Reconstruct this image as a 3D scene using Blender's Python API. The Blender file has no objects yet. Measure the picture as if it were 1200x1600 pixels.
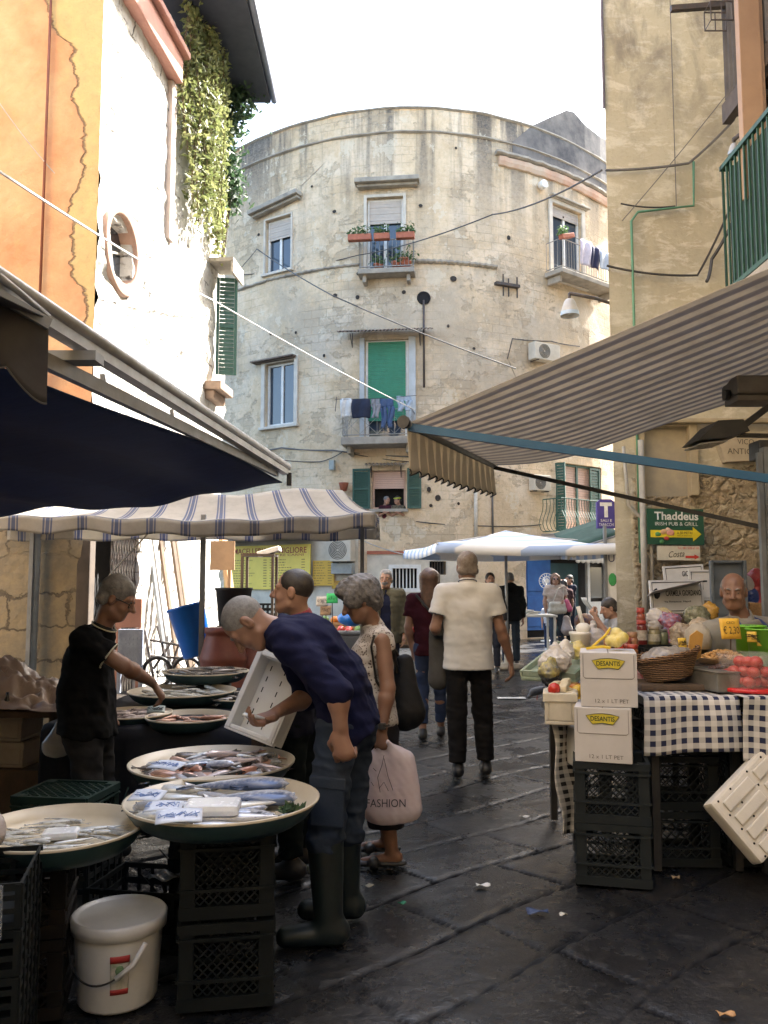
import bpy, bmesh, math, random
import numpy as np
from mathutils import Vector, Matrix
random.seed(7); RNG = np.random.default_rng(7)
S = bpy.context.scene; COL = S.collection
R = math.radians; PI = math.pi
# ---------------------------------------------------------------- camera
CAMZ = 1.5; PITCH = R(5.0); FPX = 1290.0
cam = bpy.data.cameras.new('camera'); camo = bpy.data.objects.new('camera', cam); COL.objects.link(camo)
camo.location = (0, 0, CAMZ); camo.rotation_euler = (R(90) + PITCH, 0, 0)
cam.sensor_fit = 'VERTICAL'; cam.sensor_height = 36; cam.lens = FPX / 1600 * 36
cam.clip_start = .05; cam.clip_end = 500
S.camera = camo
# ---------------------------------------------------------------- sky, sun, exposure
SUN_EL = R(45); SUN_AZ = R(50)          # azimuth from +Y towards +X
w = bpy.data.worlds.new('World'); S.world = w; w.use_nodes = True
nt = w.node_tree; sky = nt.nodes.new('ShaderNodeTexSky'); sky.sky_type = 'NISHITA'; sky.sun_disc = False
sky.sun_elevation = SUN_EL; sky.sun_rotation = SUN_AZ; sky.air_density = 1.0; sky.dust_density = 4.0; sky.ozone_density = 1.0
bg = nt.nodes['Background']; bg.inputs[1].default_value = .15; wm = nt.nodes.new('ShaderNodeMix'); wm.data_type = 'RGBA'; wm.blend_type = 'MULTIPLY'; wm.inputs[0].default_value = 1; wm.inputs[7].default_value = (.98, 1, .98, 1)   # faint tint multiplied into the sky colour
nt.links.new(sky.outputs[0], wm.inputs[6]); nt.links.new(wm.outputs[2], bg.inputs[0])
sl = bpy.data.lights.new('sun', 'SUN'); sl.energy = 5.0; sl.angle = R(.5); sl.color = (1, .96, .9)
so = bpy.data.objects.new('sun', sl); COL.objects.link(so)
sd = Vector((math.sin(SUN_AZ) * math.cos(SUN_EL), math.cos(SUN_AZ) * math.cos(SUN_EL), math.sin(SUN_EL)))
so.rotation_euler = (-sd).to_track_quat('-Z', 'Y').to_euler()
vs = S.view_settings; vs.view_transform = 'Standard'; vs.look = 'None'; vs.gamma = 1; vs.exposure = 2.8; vs.use_curve_mapping = False
# ---------------------------------------------------------------- geometry of the photograph
def ray(px, py):
    a = (px - 600) / FPX; b = (800 - py) / FPX
    return np.array([a, math.cos(PITCH) - b * math.sin(PITCH), math.sin(PITCH) + b * math.cos(PITCH)])
O = np.array([0, 0, CAMZ])
def P(px, py, Y):                       # the point a pixel shows at distance Y along the street
    d = ray(px, py); return O + d * (Y / d[1])
def G(px, py, z=0.):                    # ... on a level z
    d = ray(px, py); return O + d * ((z - CAMZ) / d[2])
V = lambda *a: np.array(a, float)
def unit(v): v = np.asarray(v, float); return v / (np.linalg.norm(v) + 1e-12)
# ---------------------------------------------------------------- objects
ORG = {}
def tag(o, label=None, cat=None, group=None, kind=None):
    if label: o['label'] = label
    if cat: o['category'] = cat
    if group: o['group'] = group
    if kind: o['kind'] = kind
    return o
def thing(name, label, cat, loc, group=None):
    o = bpy.data.objects.new(name, None); o.empty_display_size = .1; COL.objects.link(o)
    o.location = loc; ORG[o.name] = np.array(loc, float)
    return tag(o, label, cat, group)
def link(name, me, parent=None, origin=None):
    o = bpy.data.objects.new(name, me); COL.objects.link(o)
    if parent is not None:
        o.parent = parent; ORG[o.name] = ORG[parent.name]
    elif origin is not None:
        o.location = origin; ORG[o.name] = np.array(origin, float)
    else: ORG[o.name] = np.zeros(3)
    return o
def rawmesh(name, v, f, mat, smooth=True, uv=None):
    me = bpy.data.meshes.new(name); me.from_pydata([tuple(map(float, p)) for p in v], [], f)
    me.polygons.foreach_set('use_smooth', [smooth] * len(me.polygons))
    for m in (mat if isinstance(mat, (list, tuple)) else [mat]): me.materials.append(m)
    return me
def quadmesh(name, v, q, mat, smooth=True):
    v = np.asarray(v, np.float32); q = np.asarray(q, np.int32)
    me = bpy.data.meshes.new(name); me.vertices.add(len(v)); me.vertices.foreach_set('co', v.ravel())
    me.loops.add(q.size); me.loops.foreach_set('vertex_index', q.ravel())
    me.polygons.add(len(q)); me.polygons.foreach_set('loop_start', np.arange(0, q.size, 4, dtype=np.int32))
    me.polygons.foreach_set('loop_total', np.full(len(q), 4, np.int32))
    me.polygons.foreach_set('use_smooth', np.full(len(q), smooth))
    me.materials.append(mat); me.update(calc_edges=True); return me
class Fr:                               # a local frame: origin, right, up, out
    def __init__(s, o, r=(1, 0, 0), u=(0, 0, 1), n=None):
        s.o = np.array(o, float); s.r = unit(r); s.u = unit(u); s.n = unit(np.cross(s.r, s.u)) if n is None else unit(n)
    def p(s, a, b, c=0.): return s.o + s.r * a + s.u * b + s.n * c
    def at(s, a, b, c=0.): return Fr(s.p(a, b, c), s.r, s.u, s.n)
    def spin(s, ang):
        c, d = math.cos(ang), math.sin(ang); return Fr(s.o, s.r * c + s.u * d, s.u * c - s.r * d, s.n)
W0 = Fr((0, 0, 0), (1, 0, 0), (0, 1, 0), (0, 0, 1))     # world: a=x b=y c=z
def rotz(a, o=(0, 0, 0)): return Fr(o, (math.cos(a), math.sin(a), 0), (-math.sin(a), math.cos(a), 0), (0, 0, 1))
class MB:
    def __init__(s): s.v = []; s.f = []; s.mi = []; s.m = 0; s.sm = []
    def add(s, v, f, smooth=False):
        n = len(s.v); s.v += [np.asarray(p, float) for p in v]; s.f += [tuple(i + n for i in q) for q in f]
        s.mi += [s.m] * len(f); s.sm += [smooth] * len(f); return s
    def box(s, a, b, c, fr=W0, bev=0.):
        (a0, a1), (b0, b1), (c0, c1) = a, b, c
        if bev <= 0:
            v = [fr.p(x, y, z) for z in (c0, c1) for y in (b0, b1) for x in (a0, a1)]
            return s.add(v, [(0, 2, 3, 1), (4, 5, 7, 6), (0, 1, 5, 4), (2, 6, 7, 3), (0, 4, 6, 2), (1, 3, 7, 5)])
        e = min(bev, (a1 - a0) * .45, (b1 - b0) * .45, (c1 - c0) * .45)
        bm = bmesh.new(); bmesh.ops.create_cube(bm, size=1)
        for q in bm.verts:
            q.co.x = (a0 + a1) / 2 + q.co.x * (a1 - a0); q.co.y = (b0 + b1) / 2 + q.co.y * (b1 - b0); q.co.z = (c0 + c1) / 2 + q.co.z * (c1 - c0)
        bmesh.ops.bevel(bm, geom=bm.edges[:], offset=e, segments=2, affect='EDGES', profile=.6)
        bm.verts.index_update()
        s.add([fr.p(*q.co) for q in bm.verts], [tuple(q.index for q in f.verts) for f in bm.faces]); bm.free(); return s
    def tube(s, path, r, n=6, cap=True, closed=False):
        path = [np.asarray(p, float) for p in path]; k = len(path)
        rr = r if isinstance(r, (list, tuple, np.ndarray)) else [r] * k
        vs_ = []; up = None
        for i in range(k):
            a = path[(i - 1) % k] if (closed or i) else path[0]; b = path[(i + 1) % k] if (closed or i < k - 1) else path[-1]
            t = unit(b - a)
            if up is None: up = np.array([0, 0, 1.]) if abs(t[2]) < .9 else np.array([1., 0, 0])
            x = unit(np.cross(t, up)); y = np.cross(x, t); up = y
            for j in range(n):
                th = 2 * PI * (j + .5) / n; vs_.append(path[i] + rr[i] * (math.cos(th) * x + math.sin(th) * y))
        f = []
        for i in range(k if closed else k - 1):
            for j in range(n):
                f.append((i * n + j, i * n + (j + 1) % n, ((i + 1) % k) * n + (j + 1) % n, ((i + 1) % k) * n + j))
        s.add(vs_, f, n > 5)
        if cap and not closed:
            c = len(s.v) - len(vs_)
            s.f += [tuple(c + j for j in reversed(range(n))), tuple(c + (k - 1) * n + j for j in range(n))]; s.mi += [s.m] * 2; s.sm += [False] * 2
        return s
    def bar(s, a, b, w, h=None):
        a = np.asarray(a, float); b = np.asarray(b, float); h = h or w
        t = unit(b - a); x = np.cross(t, (0, 0, 1.)); x = unit(x) if np.linalg.norm(x) > 1e-3 else V(1, 0, 0)
        y = np.cross(x, t); L = np.linalg.norm(b - a)
        return s.box((-w / 2, w / 2), (-h / 2, h / 2), (0, L), Fr(a, x, y, t))
    def lathe(s, prof, fr=W0, n=24, sx=1., sy=1., smooth=True, cap0=True, cap1=True):
        vs_ = [fr.p(r * math.cos(2 * PI * j / n) * sx, r * math.sin(2 * PI * j / n) * sy, z) for r, z in prof for j in range(n)]
        f = [(i * n + j, i * n + (j + 1) % n, (i + 1) * n + (j + 1) % n, (i + 1) * n + j) for i in range(len(prof) - 1) for j in range(n)]
        c = len(s.v); s.add(vs_, f, smooth)
        if cap0: s.f.append(tuple(c + j for j in reversed(range(n)))); s.mi.append(s.m); s.sm.append(False)
        if cap1: s.f.append(tuple(c + (len(prof) - 1) * n + j for j in range(n))); s.mi.append(s.m); s.sm.append(False)
        return s
    def ball(s, c, r, n=10, fr=W0, jit=0.):
        r = r if hasattr(r, '__len__') else (r, r, r); m = max(4, n * 2 // 3); vs_ = []
        for i in range(m + 1):
            for j in range(n):
                a = PI * i / m; b = 2 * PI * j / n; q = 1 + (random.uniform(-jit, jit) if 0 < i < m else 0)
                d = fr.r * (r[0] * q * math.sin(a) * math.cos(b)) + fr.u * (r[1] * q * math.sin(a) * math.sin(b)) + fr.n * (r[2] * q * math.cos(a))
                vs_.append(np.asarray(c) + d)
        f = [(i * n + j, (i + 1) * n + j, (i + 1) * n + (j + 1) % n, i * n + (j + 1) % n) for i in range(m) for j in range(n)]
        return s.add(vs_, f, True)
    def grid(s, fn, nu, nv, smooth=True, thick=0.):
        p = [[np.asarray(fn(i / nu, j / nv), float) for i in range(nu + 1)] for j in range(nv + 1)]
        vs_ = [q for row in p for q in row]
        f = [(j * (nu + 1) + i, j * (nu + 1) + i + 1, (j + 1) * (nu + 1) + i + 1, (j + 1) * (nu + 1) + i) for j in range(nv) for i in range(nu)]
        if thick:
            N = []
            for j in range(nv + 1):
                for i in range(nu + 1):
                    du = p[j][min(i + 1, nu)] - p[j][max(i - 1, 0)]; dv = p[min(j + 1, nv)][i] - p[max(j - 1, 0)][i]
                    N.append(unit(np.cross(du, dv)))
            k = len(vs_); vs_ = vs_ + [a - b * thick for a, b in zip(vs_, N)]
            f = f + [tuple(k + x for x in reversed(q)) for q in f]
            bd = [i for i in range(nu)] , [nv * (nu + 1) + i for i in range(nu)]
            f += [(i + 1, i, k + i, k + i + 1) for i in bd[0]] + [(i, i + 1, k + i + 1, k + i) for i in bd[1]]
            f += [(j * (nu + 1), (j + 1) * (nu + 1), k + (j + 1) * (nu + 1), k + j * (nu + 1)) for j in range(nv)]
            f += [((j + 1) * (nu + 1) + nu, j * (nu + 1) + nu, k + j * (nu + 1) + nu, k + (j + 1) * (nu + 1) + nu) for j in range(nv)]
        return s.add(vs_, f, smooth)
    def poly(s, pts, fr, c0, c1):        # an outline given a thickness along fr.n
        n = len(pts); v = [fr.p(a, b, c0) for a, b in pts] + [fr.p(a, b, c1) for a, b in pts]
        return s.add(v, [tuple(reversed(range(n))), tuple(range(n, 2 * n))] + [(i, (i + 1) % n, n + (i + 1) % n, n + i) for i in range(n)])
    def build(s, name, mat, parent=None, origin=None, smooth=None):
        v = np.array(s.v); 
        if parent is not None: o0 = ORG[parent.name]
        elif origin is not None: o0 = np.array(origin, float)
        else: o0 = np.array([(v[:, 0].min() + v[:, 0].max()) / 2, (v[:, 1].min() + v[:, 1].max()) / 2, v[:, 2].min()])
        me = rawmesh(name, v - o0, s.f, mat, False)
        me.polygons.foreach_set('use_smooth', s.sm if smooth is None else [smooth] * len(s.f))
        me.polygons.foreach_set('material_index', s.mi)
        return link(name, me, parent, None if parent is not None else o0)
def solo(mb, name, mat, label, cat, group=None, kind=None):
    return tag(mb.build(name, mat), label, cat, group, kind)
def struct(mb, name, mat): return tag(mb.build(name, mat, origin=(0, 0, 0)), kind='structure')
def dup(root, loc, rz=0., label=None, group=None, scale=None):
    r = root.copy(); COL.objects.link(r); r.location = loc; r.rotation_euler = (0, 0, rz)
    if scale: r.scale = (scale,) * 3 if not hasattr(scale, '__len__') else scale
    if label: r['label'] = label
    if group: r['group'] = group
    ORG[r.name] = np.array(loc, float)
    for ch in list(root.children):
        c = ch.copy(); COL.objects.link(c); c.parent = r
        for g in list(ch.children):
            d = g.copy(); COL.objects.link(d); d.parent = c
    return r
# ---------------------------------------------------------------- materials
def newmat(name):
    m = bpy.data.materials.new(name); m.use_nodes = True; n = m.node_tree.nodes; return m, n, m.node_tree.links, n['Principled BSDF']
def rgba(c): return (c[0], c[1], c[2], 1)
class NT:                               # small node helper
    def __init__(s, m): s.m = m; s.n = m.node_tree.nodes; s.l = m.node_tree.links; s.b = s.n['Principled BSDF']; s.c = None
    def co(s, kind='Object'):
        if s.c is None: s.c = s.n.new('ShaderNodeTexCoord')
        return s.c.outputs[kind]
    def mapping(s, src, scale=(1, 1, 1), rot=(0, 0, 0), loc=(0, 0, 0)):
        k = s.n.new('ShaderNodeMapping'); s.l.new(src, k.inputs[0]); k.inputs['Scale'].default_value = scale
        k.inputs['Rotation'].default_value = rot; k.inputs['Location'].default_value = loc; return k.outputs[0]
    def noise(s, src, scale, detail=6, rough=.6, dist=0):
        k = s.n.new('ShaderNodeTexNoise'); s.l.new(src, k.inputs['Vector']); k.inputs['Scale'].default_value = scale
        k.inputs['Detail'].default_value = detail; k.inputs['Roughness'].default_value = rough; k.inputs['Distortion'].default_value = dist; return k.outputs[0]
    def ramp(s, src, p0, p1, c0=(0, 0, 0), c1=(1, 1, 1)):
        k = s.n.new('ShaderNodeValToRGB'); s.l.new(src, k.inputs[0]); e = k.color_ramp.elements
        e[0].position = p0; e[0].color = rgba(c0); e[1].position = p1; e[1].color = rgba(c1); return k.outputs[0]
    def mix(s, fac, a, b, mode='MIX'):
        k = s.n.new('ShaderNodeMix'); k.data_type = 'RGBA'; k.blend_type = mode
        for i, x in ((0, fac), (6, a), (7, b)):
            if hasattr(x, 'is_linked'): s.l.new(x, k.inputs[i])
            elif i == 0: k.inputs[0].default_value = x
            else: k.inputs[i].default_value = rgba(x)
        return k.outputs[2]
    def math(s, op, a, b=0., c=None):
        k = s.n.new('ShaderNodeMath'); k.operation = op
        for i, x in enumerate((a, b) if c is None else (a, b, c)):
            if hasattr(x, 'is_linked'): s.l.new(x, k.inputs[i])
            else: k.inputs[i].default_value = x
        return k.outputs[0]
    def sep(s, src):
        k = s.n.new('ShaderNodeSeparateXYZ'); s.l.new(src, k.inputs[0]); return k.outputs
    def comb(s, x, y, z):
        k = s.n.new('ShaderNodeCombineXYZ')
        for i, q in enumerate((x, y, z)):
            if hasattr(q, 'is_linked'): s.l.new(q, k.inputs[i])
            else: k.inputs[i].default_value = q
        return k.outputs[0]
    def brick(s, src, wd, ht, mortar=.02, off=.5):
        k = s.n.new('ShaderNodeTexBrick'); s.l.new(src, k.inputs['Vector']); k.inputs['Scale'].default_value = 1
        k.inputs['Brick Width'].default_value = wd; k.inputs['Row Height'].default_value = ht; k.inputs['Mortar Size'].default_value = mortar
        k.inputs['Mortar Smooth'].default_value = .3; k.offset = off
        k.inputs['Color1'].default_value = (1, 1, 1, 1); k.inputs['Color2'].default_value = (0, 0, 0, 1); return k.outputs
    def voro(s, src, scale, feature='F1', rnd=1.):
        k = s.n.new('ShaderNodeTexVoronoi'); k.feature = feature; s.l.new(src, k.inputs['Vector']); k.inputs['Scale'].default_value = scale; k.inputs['Randomness'].default_value = rnd; return k.outputs
    def bump(s, h, strength=.3, dist=.02, prev=None):
        k = s.n.new('ShaderNodeBump'); s.l.new(h, k.inputs['Height']); k.inputs['Strength'].default_value = strength; k.inputs['Distance'].default_value = dist
        if prev is not None: s.l.new(prev, k.inputs['Normal'])
        return k.outputs[0]
    def out(s, col=None, rough=None, normal=None):
        if col is not None:
            if hasattr(col, 'is_linked'): s.l.new(col, s.b.inputs['Base Color'])
            else: s.b.inputs['Base Color'].default_value = rgba(col)
        if rough is not None:
            if hasattr(rough, 'is_linked'): s.l.new(rough, s.b.inputs['Roughness'])
            else: s.b.inputs['Roughness'].default_value = rough
        if normal is not None: s.l.new(normal, s.b.inputs['Normal'])
        return s.m
def N(name): m = bpy.data.materials.new(name); m.use_nodes = True; return NT(m)
_MC = {}
def M(name, c, c2=None, scale=12., rough=.6, bump=.15, bscale=60., metal=0., spec=None, trans=0., alpha=1., sss=0.):
    if name in _MC: return _MC[name]
    t = N(name); src = t.co()
    c2 = c2 if c2 is not None else tuple(x * .72 for x in c)
    col = t.mix(t.ramp(t.noise(src, scale, 5, .65), .35, .68), c, c2)
    nr = t.bump(t.noise(src, bscale, 4, .6), bump, .004)
    rr = t.math('MULTIPLY_ADD', t.noise(src, scale * 2.3, 3), .3, rough - .15)
    t.out(col, rr, nr); t.b.inputs['Metallic'].default_value = metal
    if spec is not None: t.b.inputs['Specular IOR Level'].default_value = spec
    if trans: t.b.inputs['Transmission Weight'].default_value = trans
    if alpha < 1: t.b.inputs['Alpha'].default_value = alpha
    if sss: t.b.inputs['Subsurface Weight'].default_value = sss; t.b.inputs['Subsurface Radius'].default_value = (.6, .25, .12); t.b.inputs['Subsurface Scale'].default_value = .012
    _MC[name] = t.m; return t.m
# ---------------------------------------------------------------- lettering
def letters(s, fr, wid, mat, parent, hgt=None, name='lettering', off=.003, bold=0.):
    """text centred on frame origin, fitted to width (and height), standing off along fr.n"""
    cu = bpy.data.curves.new('t', 'FONT'); cu.body = s; cu.extrude = .0; cu.resolution_u = 3; cu.offset = bold
    o = bpy.data.objects.new('t', cu); COL.objects.link(o); dg = bpy.context.evaluated_depsgraph_get()
    me = bpy.data.meshes.new_from_object(o.evaluated_get(dg)); bpy.data.objects.remove(o)
    v = np.array([q.co[:] for q in me.vertices]); lo = v.min(0); hi = v.max(0); c = (lo + hi) / 2
    sx = wid / (hi[0] - lo[0]); sy = sx if hgt is None else hgt / (hi[1] - lo[1])
    o0 = ORG[parent.name]
    for q in me.vertices:
        p = fr.p((q.co.x - c[0]) * sx, (q.co.y - c[1]) * sy, off) - o0; q.co = Vector(p)
    me.materials.append(mat); me.update()
    return link(name, me, parent)
# ---------------------------------------------------------------- implicit surfaces (smooth unions, surface nets)
_WK = RNG.normal(size=(10, 3)); _WP = RNG.uniform(0, 6.28, 10)
def waves(p, freq, seed=0):
    o = np.zeros(len(p), np.float32)
    for i in range(7):
        k = _WK[(i + seed) % 10] * freq * (.7 + .25 * i); o += np.sin(p @ k.astype(np.float32) + _WP[(i * 3 + seed) % 10]) / (1 + .35 * i)
    return o / 2.6
def folds(p, freq, seed=0): return .45 - np.abs(waves(p, freq, seed)) * 1.6
class SDF:
    def __init__(s, h=.01): s.h = h; s.U = []
    def seg(s, a, b, ra, rb=None, k=.02, fl=None, af=1., capa=False, capb=False, op=0):
        s.U.append(('s', np.asarray(a, float), np.asarray(b, float), ra, ra if rb is None else rb, k, fl, af, capa, capb, op)); return s
    def ell(s, c, r, R_=None, k=.02, op=0):
        s.U.append(('e', np.asarray(c, float), np.asarray(r if hasattr(r, '__len__') else (r, r, r), float), R_, k, op)); return s
    def cut(s, c, n): s.U.append(('p', np.asarray(c, float), unit(n))); return s
    def bb(s, u):
        if u[0] == 's': m = max(u[3], u[4]) * max(1., 1 / u[7] if u[7] < 1 else 1); return np.minimum(u[1], u[2]) - m, np.maximum(u[1], u[2]) + m
        m = max(u[2]); return u[1] - m, u[1] + m
    def mesh(s, noise=None):
        h = s.h; un = [u for u in s.U if u[0] != 'p' and u[-1] == 0]
        lo = np.min([s.bb(u)[0] for u in un], 0) - 3 * h; hi = np.max([s.bb(u)[1] for u in un], 0) + 3 * h
        n = np.ceil((hi - lo) / h).astype(int) + 1
        f = np.full(n, .2, np.float32); ax = [(lo[i] + h * np.arange(n[i])).astype(np.float32) for i in range(3)]
        for u in s.U:
            if u[0] == 'p':
                d = (ax[0][:, None, None] - u[1][0]) * u[2][0] + (ax[1][None, :, None] - u[1][1]) * u[2][1] + (ax[2][None, None, :] - u[1][2]) * u[2][2]
                np.maximum(f, d, out=f); continue
            a, b = s.bb(u); kk = u[5] if u[0] == 's' else u[4]; mg = kk + 3 * h
            i0 = np.clip(((a - mg - lo) / h).astype(int), 0, n - 1); i1 = np.clip(np.ceil((b + mg - lo) / h).astype(int) + 1, 1, n)
            sl_ = tuple(slice(i0[i], i1[i]) for i in range(3))
            X = ax[0][sl_[0]][:, None, None]; Y = ax[1][sl_[1]][None, :, None]; Z = ax[2][sl_[2]][None, None, :]
            if u[0] == 's':
                _, a, b, ra, rb, k, fl, af, ca, cb, op = u
                px, py, pz = X - a[0], Y - a[1], Z - a[2]; ab = b - a
                if fl is not None:
                    q = px * fl[0] + py * fl[1] + pz * fl[2]; g = 1 / af - 1
                    px = px + g * q * fl[0]; py = py + g * q * fl[1]; pz = pz + g * q * fl[2]; ab = ab + g * (ab @ fl) * np.asarray(fl)
                L = max(ab @ ab, 1e-9); t0 = (px * ab[0] + py * ab[1] + pz * ab[2]) / L; t = np.clip(t0, 0, 1)
                d = np.sqrt((px - t * ab[0]) ** 2 + (py - t * ab[1]) ** 2 + (pz - t * ab[2]) ** 2) - (ra + (rb - ra) * t)
                if ca: d = np.maximum(d, -t0 * math.sqrt(L))
                if cb: d = np.maximum(d, (t0 - 1) * math.sqrt(L))
            else:
                _, c, r, R_, k, op = u
                px, py, pz = X - c[0], Y - c[1], Z - c[2]
                if R_ is not None: px, py, pz = (R_[0][0] * px + R_[0][1] * py + R_[0][2] * pz, R_[1][0] * px + R_[1][1] * py + R_[1][2] * pz, R_[2][0] * px + R_[2][1] * py + R_[2][2] * pz)
                k0 = np.sqrt((px / r[0]) ** 2 + (py / r[1]) ** 2 + (pz / r[2]) ** 2); k1 = np.sqrt((px / r[0] ** 2) ** 2 + (py / r[1] ** 2) ** 2 + (pz / r[2] ** 2) ** 2)
                d = k0 * (k0 - 1) / (k1 + 1e-6)
            g = f[sl_]
            if op == 0:
                e = np.maximum(k - np.abs(g - d), 0) / max(k, 1e-6); f[sl_] = np.minimum(g, d) - e * e * k * .25
            else:
                e = np.maximum(k - np.abs(-g - d), 0) / max(k, 1e-6); f[sl_] = np.maximum(g, -d) + e * e * k * .25
        if noise:
            near = np.argwhere(np.abs(f) < .05); p = (near * h + lo).astype(np.float32)
            f[near[:, 0], near[:, 1], near[:, 2]] += noise(p).astype(np.float32)
        return nets(f, lo, h)
def nets(f, lo, h):
    s = f < 0; c = np.zeros(tuple(np.array(f.shape) - 1), np.int8)
    D = [(i, j, k) for i in (0, 1) for j in (0, 1) for k in (0, 1)]; sh = c.shape
    for i, j, k in D: c += s[i:i + sh[0], j:j + sh[1], k:k + sh[2]]
    act = (c > 0) & (c < 8); ids = np.argwhere(act); idx = np.full(sh, -1, np.int32); idx[act] = np.arange(len(ids))
    F = {d: f[ids[:, 0] + d[0], ids[:, 1] + d[1], ids[:, 2] + d[2]] for d in D}
    acc = np.zeros((len(ids), 3)); cnt = np.zeros(len(ids))
    for a in D:
        for b in D:
            if sum(b) - sum(a) == 1 and sum(abs(x - y) for x, y in zip(a, b)) == 1:
                fa, fb = F[a], F[b]; m = (fa < 0) != (fb < 0); t = np.where(m, fa / np.where(m, fa - fb, 1), 0)
                acc[m] += np.array(a) + t[m][:, None] * (np.array(b) - np.array(a)); cnt += m
    v = (ids + acc / np.maximum(cnt, 1)[:, None]) * h + lo; Q = []
    for ax in range(3):
        o1, o2 = [(1, 2), (2, 0), (0, 1)][ax]
        a = np.take(s, range(f.shape[ax] - 1), ax); b = np.take(s, range(1, f.shape[ax]), ax)
        e = np.argwhere(a != b); e = e[(e[:, o1] > 0) & (e[:, o2] > 0) & (e[:, o1] < sh[o1]) & (e[:, o2] < sh[o2])]
        fl = a[e[:, 0], e[:, 1], e[:, 2]]
        def cell(d1, d2):
            q = e.copy(); q[:, o1] -= d1; q[:, o2] -= d2; return idx[q[:, 0], q[:, 1], q[:, 2]]
        q = np.stack([cell(1, 1), cell(0, 1), cell(0, 0), cell(1, 0)], 1)
        q[~fl] = q[~fl][:, ::-1]; Q.append(q)
    return v, np.concatenate(Q)
def sdf_obj(sd, name, mat, parent=None, noise=None, origin=None):
    v, q = sd.mesh(noise)
    o0 = ORG[parent.name] if parent is not None else (np.array(origin, float) if origin is not None else np.array([v[:, 0].mean(), v[:, 1].mean(), v[:, 2].min()]))
    return link(name, quadmesh(name, v - o0, q, mat), parent, None if parent is not None else o0)
# ================================================================ the setting: ground and buildings
def ground():
    t = N('basalt_paving'); src = t.co()
    at = t.n.new('ShaderNodeAttribute'); at.attribute_name = 'joint'; j = at.outputs['Fac']
    a2 = t.n.new('ShaderNodeAttribute'); a2.attribute_name = 'slab'
    base = t.mix(a2.outputs['Fac'], (.0052, .0056, .007), (.0115, .0118, .0135))
    base = t.mix(t.ramp(t.noise(src, 2.2, 7, .7), .45, .7), base, (.021, .0195, .019))
    base = t.mix(t.math('MULTIPLY', t.ramp(t.noise(t.mapping(src, (1, 1.6, 1), (0, 0, R(40))), 17, 6, .72), .54, .66), .75), base, (.048, .045, .041))
    base = t.mix(t.math('MULTIPLY', j, 1.), base, (.006, .006, .007))
    wet = t.ramp(t.noise(src, 1.1, 6, .65, .4), .38, .62)
    rr = t.math('MULTIPLY_ADD', t.math('MULTIPLY', wet, 1.), .30, .10)
    rr = t.math('MULTIPLY_ADD', t.noise(src, 35, 4, .6), .3, t.math('SUBTRACT', rr, .12))
    b1 = t.bump(t.noise(src, 30, 5, .65), .5, .010)
    b2 = t.bump(t.noise(t.mapping(src, (60, 150, 60), (0, 0, R(30))), 1, 4, .6), .3, .004, b1)
    rr = t.math('MAXIMUM', rr, t.math('MULTIPLY', j, .95)); t.out(base, rr, b2); t.l.new(t.math('MULTIPLY_ADD', j, -.44, .45), t.b.inputs['Specular IOR Level'])
    def lines(lo, a, b, hi, fine):
        return np.unique(np.concatenate([-np.geomspace(1, -lo + a + 1, 14)[::-1] + a + 1, np.arange(a, b, fine), np.geomspace(1, hi - b + 1, 14) + b - 1]))
    xs = lines(-70, -3.2, 4.2, 70, .021); ys = lines(-40, 1.4, 11.5, 90, .024)
    X, Y = np.meshgrid(xs, ys); th = R(41); c, s_ = math.cos(th), math.sin(th)
    U = X * c + Y * s_; W = -X * s_ + Y * c; rh = .44; wd = .8
    wob = .03 * np.sin(U * 3.1 + 1) + .02 * np.sin(W * 5.3)
    W2 = W + wob; row = np.floor(W2 / rh); off = (np.sin(row * 12.9898) * 43758.5453) % 1
    U2 = U / wd + off + .03 * np.sin(W * 4.1); colm = np.floor(U2)
    fu = U2 - colm; fw = W2 / rh - row; e = np.minimum(np.minimum(fu, 1 - fu) * wd, np.minimum(fw, 1 - fw) * rh)
    hsh = (np.sin(row * 78.233 + colm * 37.719) * 43758.5453) % 1; h2 = (np.sin(row * 26.7 + colm * 91.3) * 24634.6345) % 1
    near = ((X > -3.2) & (X < 4.2) & (Y > 1.2) & (Y < 12)).astype(float)
    jw = np.clip(1 - (e + .008 * np.sin(X * 31) * np.sin(Y * 27)) / .019, 0, 1) * near
    Z = near * (-.012 * jw ** .9 + (hsh - .5) * .004 + (fu - .5) * (h2 - .5) * .009 + (fw - .5) * (hsh - .5) * .006)
    p = np.stack([X, Y, Z], -1).reshape(-1, 3)
    Z = Z.reshape(-1) + near.reshape(-1) * (.0015 * waves(p, 6.) + .0016 * waves(p, 17., 3) + .0014 * waves(p, 48., 5)); p[:, 2] = Z - .012
    ny, nx = X.shape; i = np.arange(ny * nx).reshape(ny, nx)
    q = np.stack([i[:-1, :-1], i[:-1, 1:], i[1:, 1:], i[1:, :-1]], -1).reshape(-1, 4)
    me = quadmesh('street_paving', p, q, t.m)
    for nm, arr in (('joint', jw), ('slab', hsh)):
        A = me.attributes.new(nm, 'FLOAT', 'POINT'); A.data.foreach_set('value', arr.reshape(-1).astype(np.float32))
    tag(link('street_paving', me), kind='structure')
ground()

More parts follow.
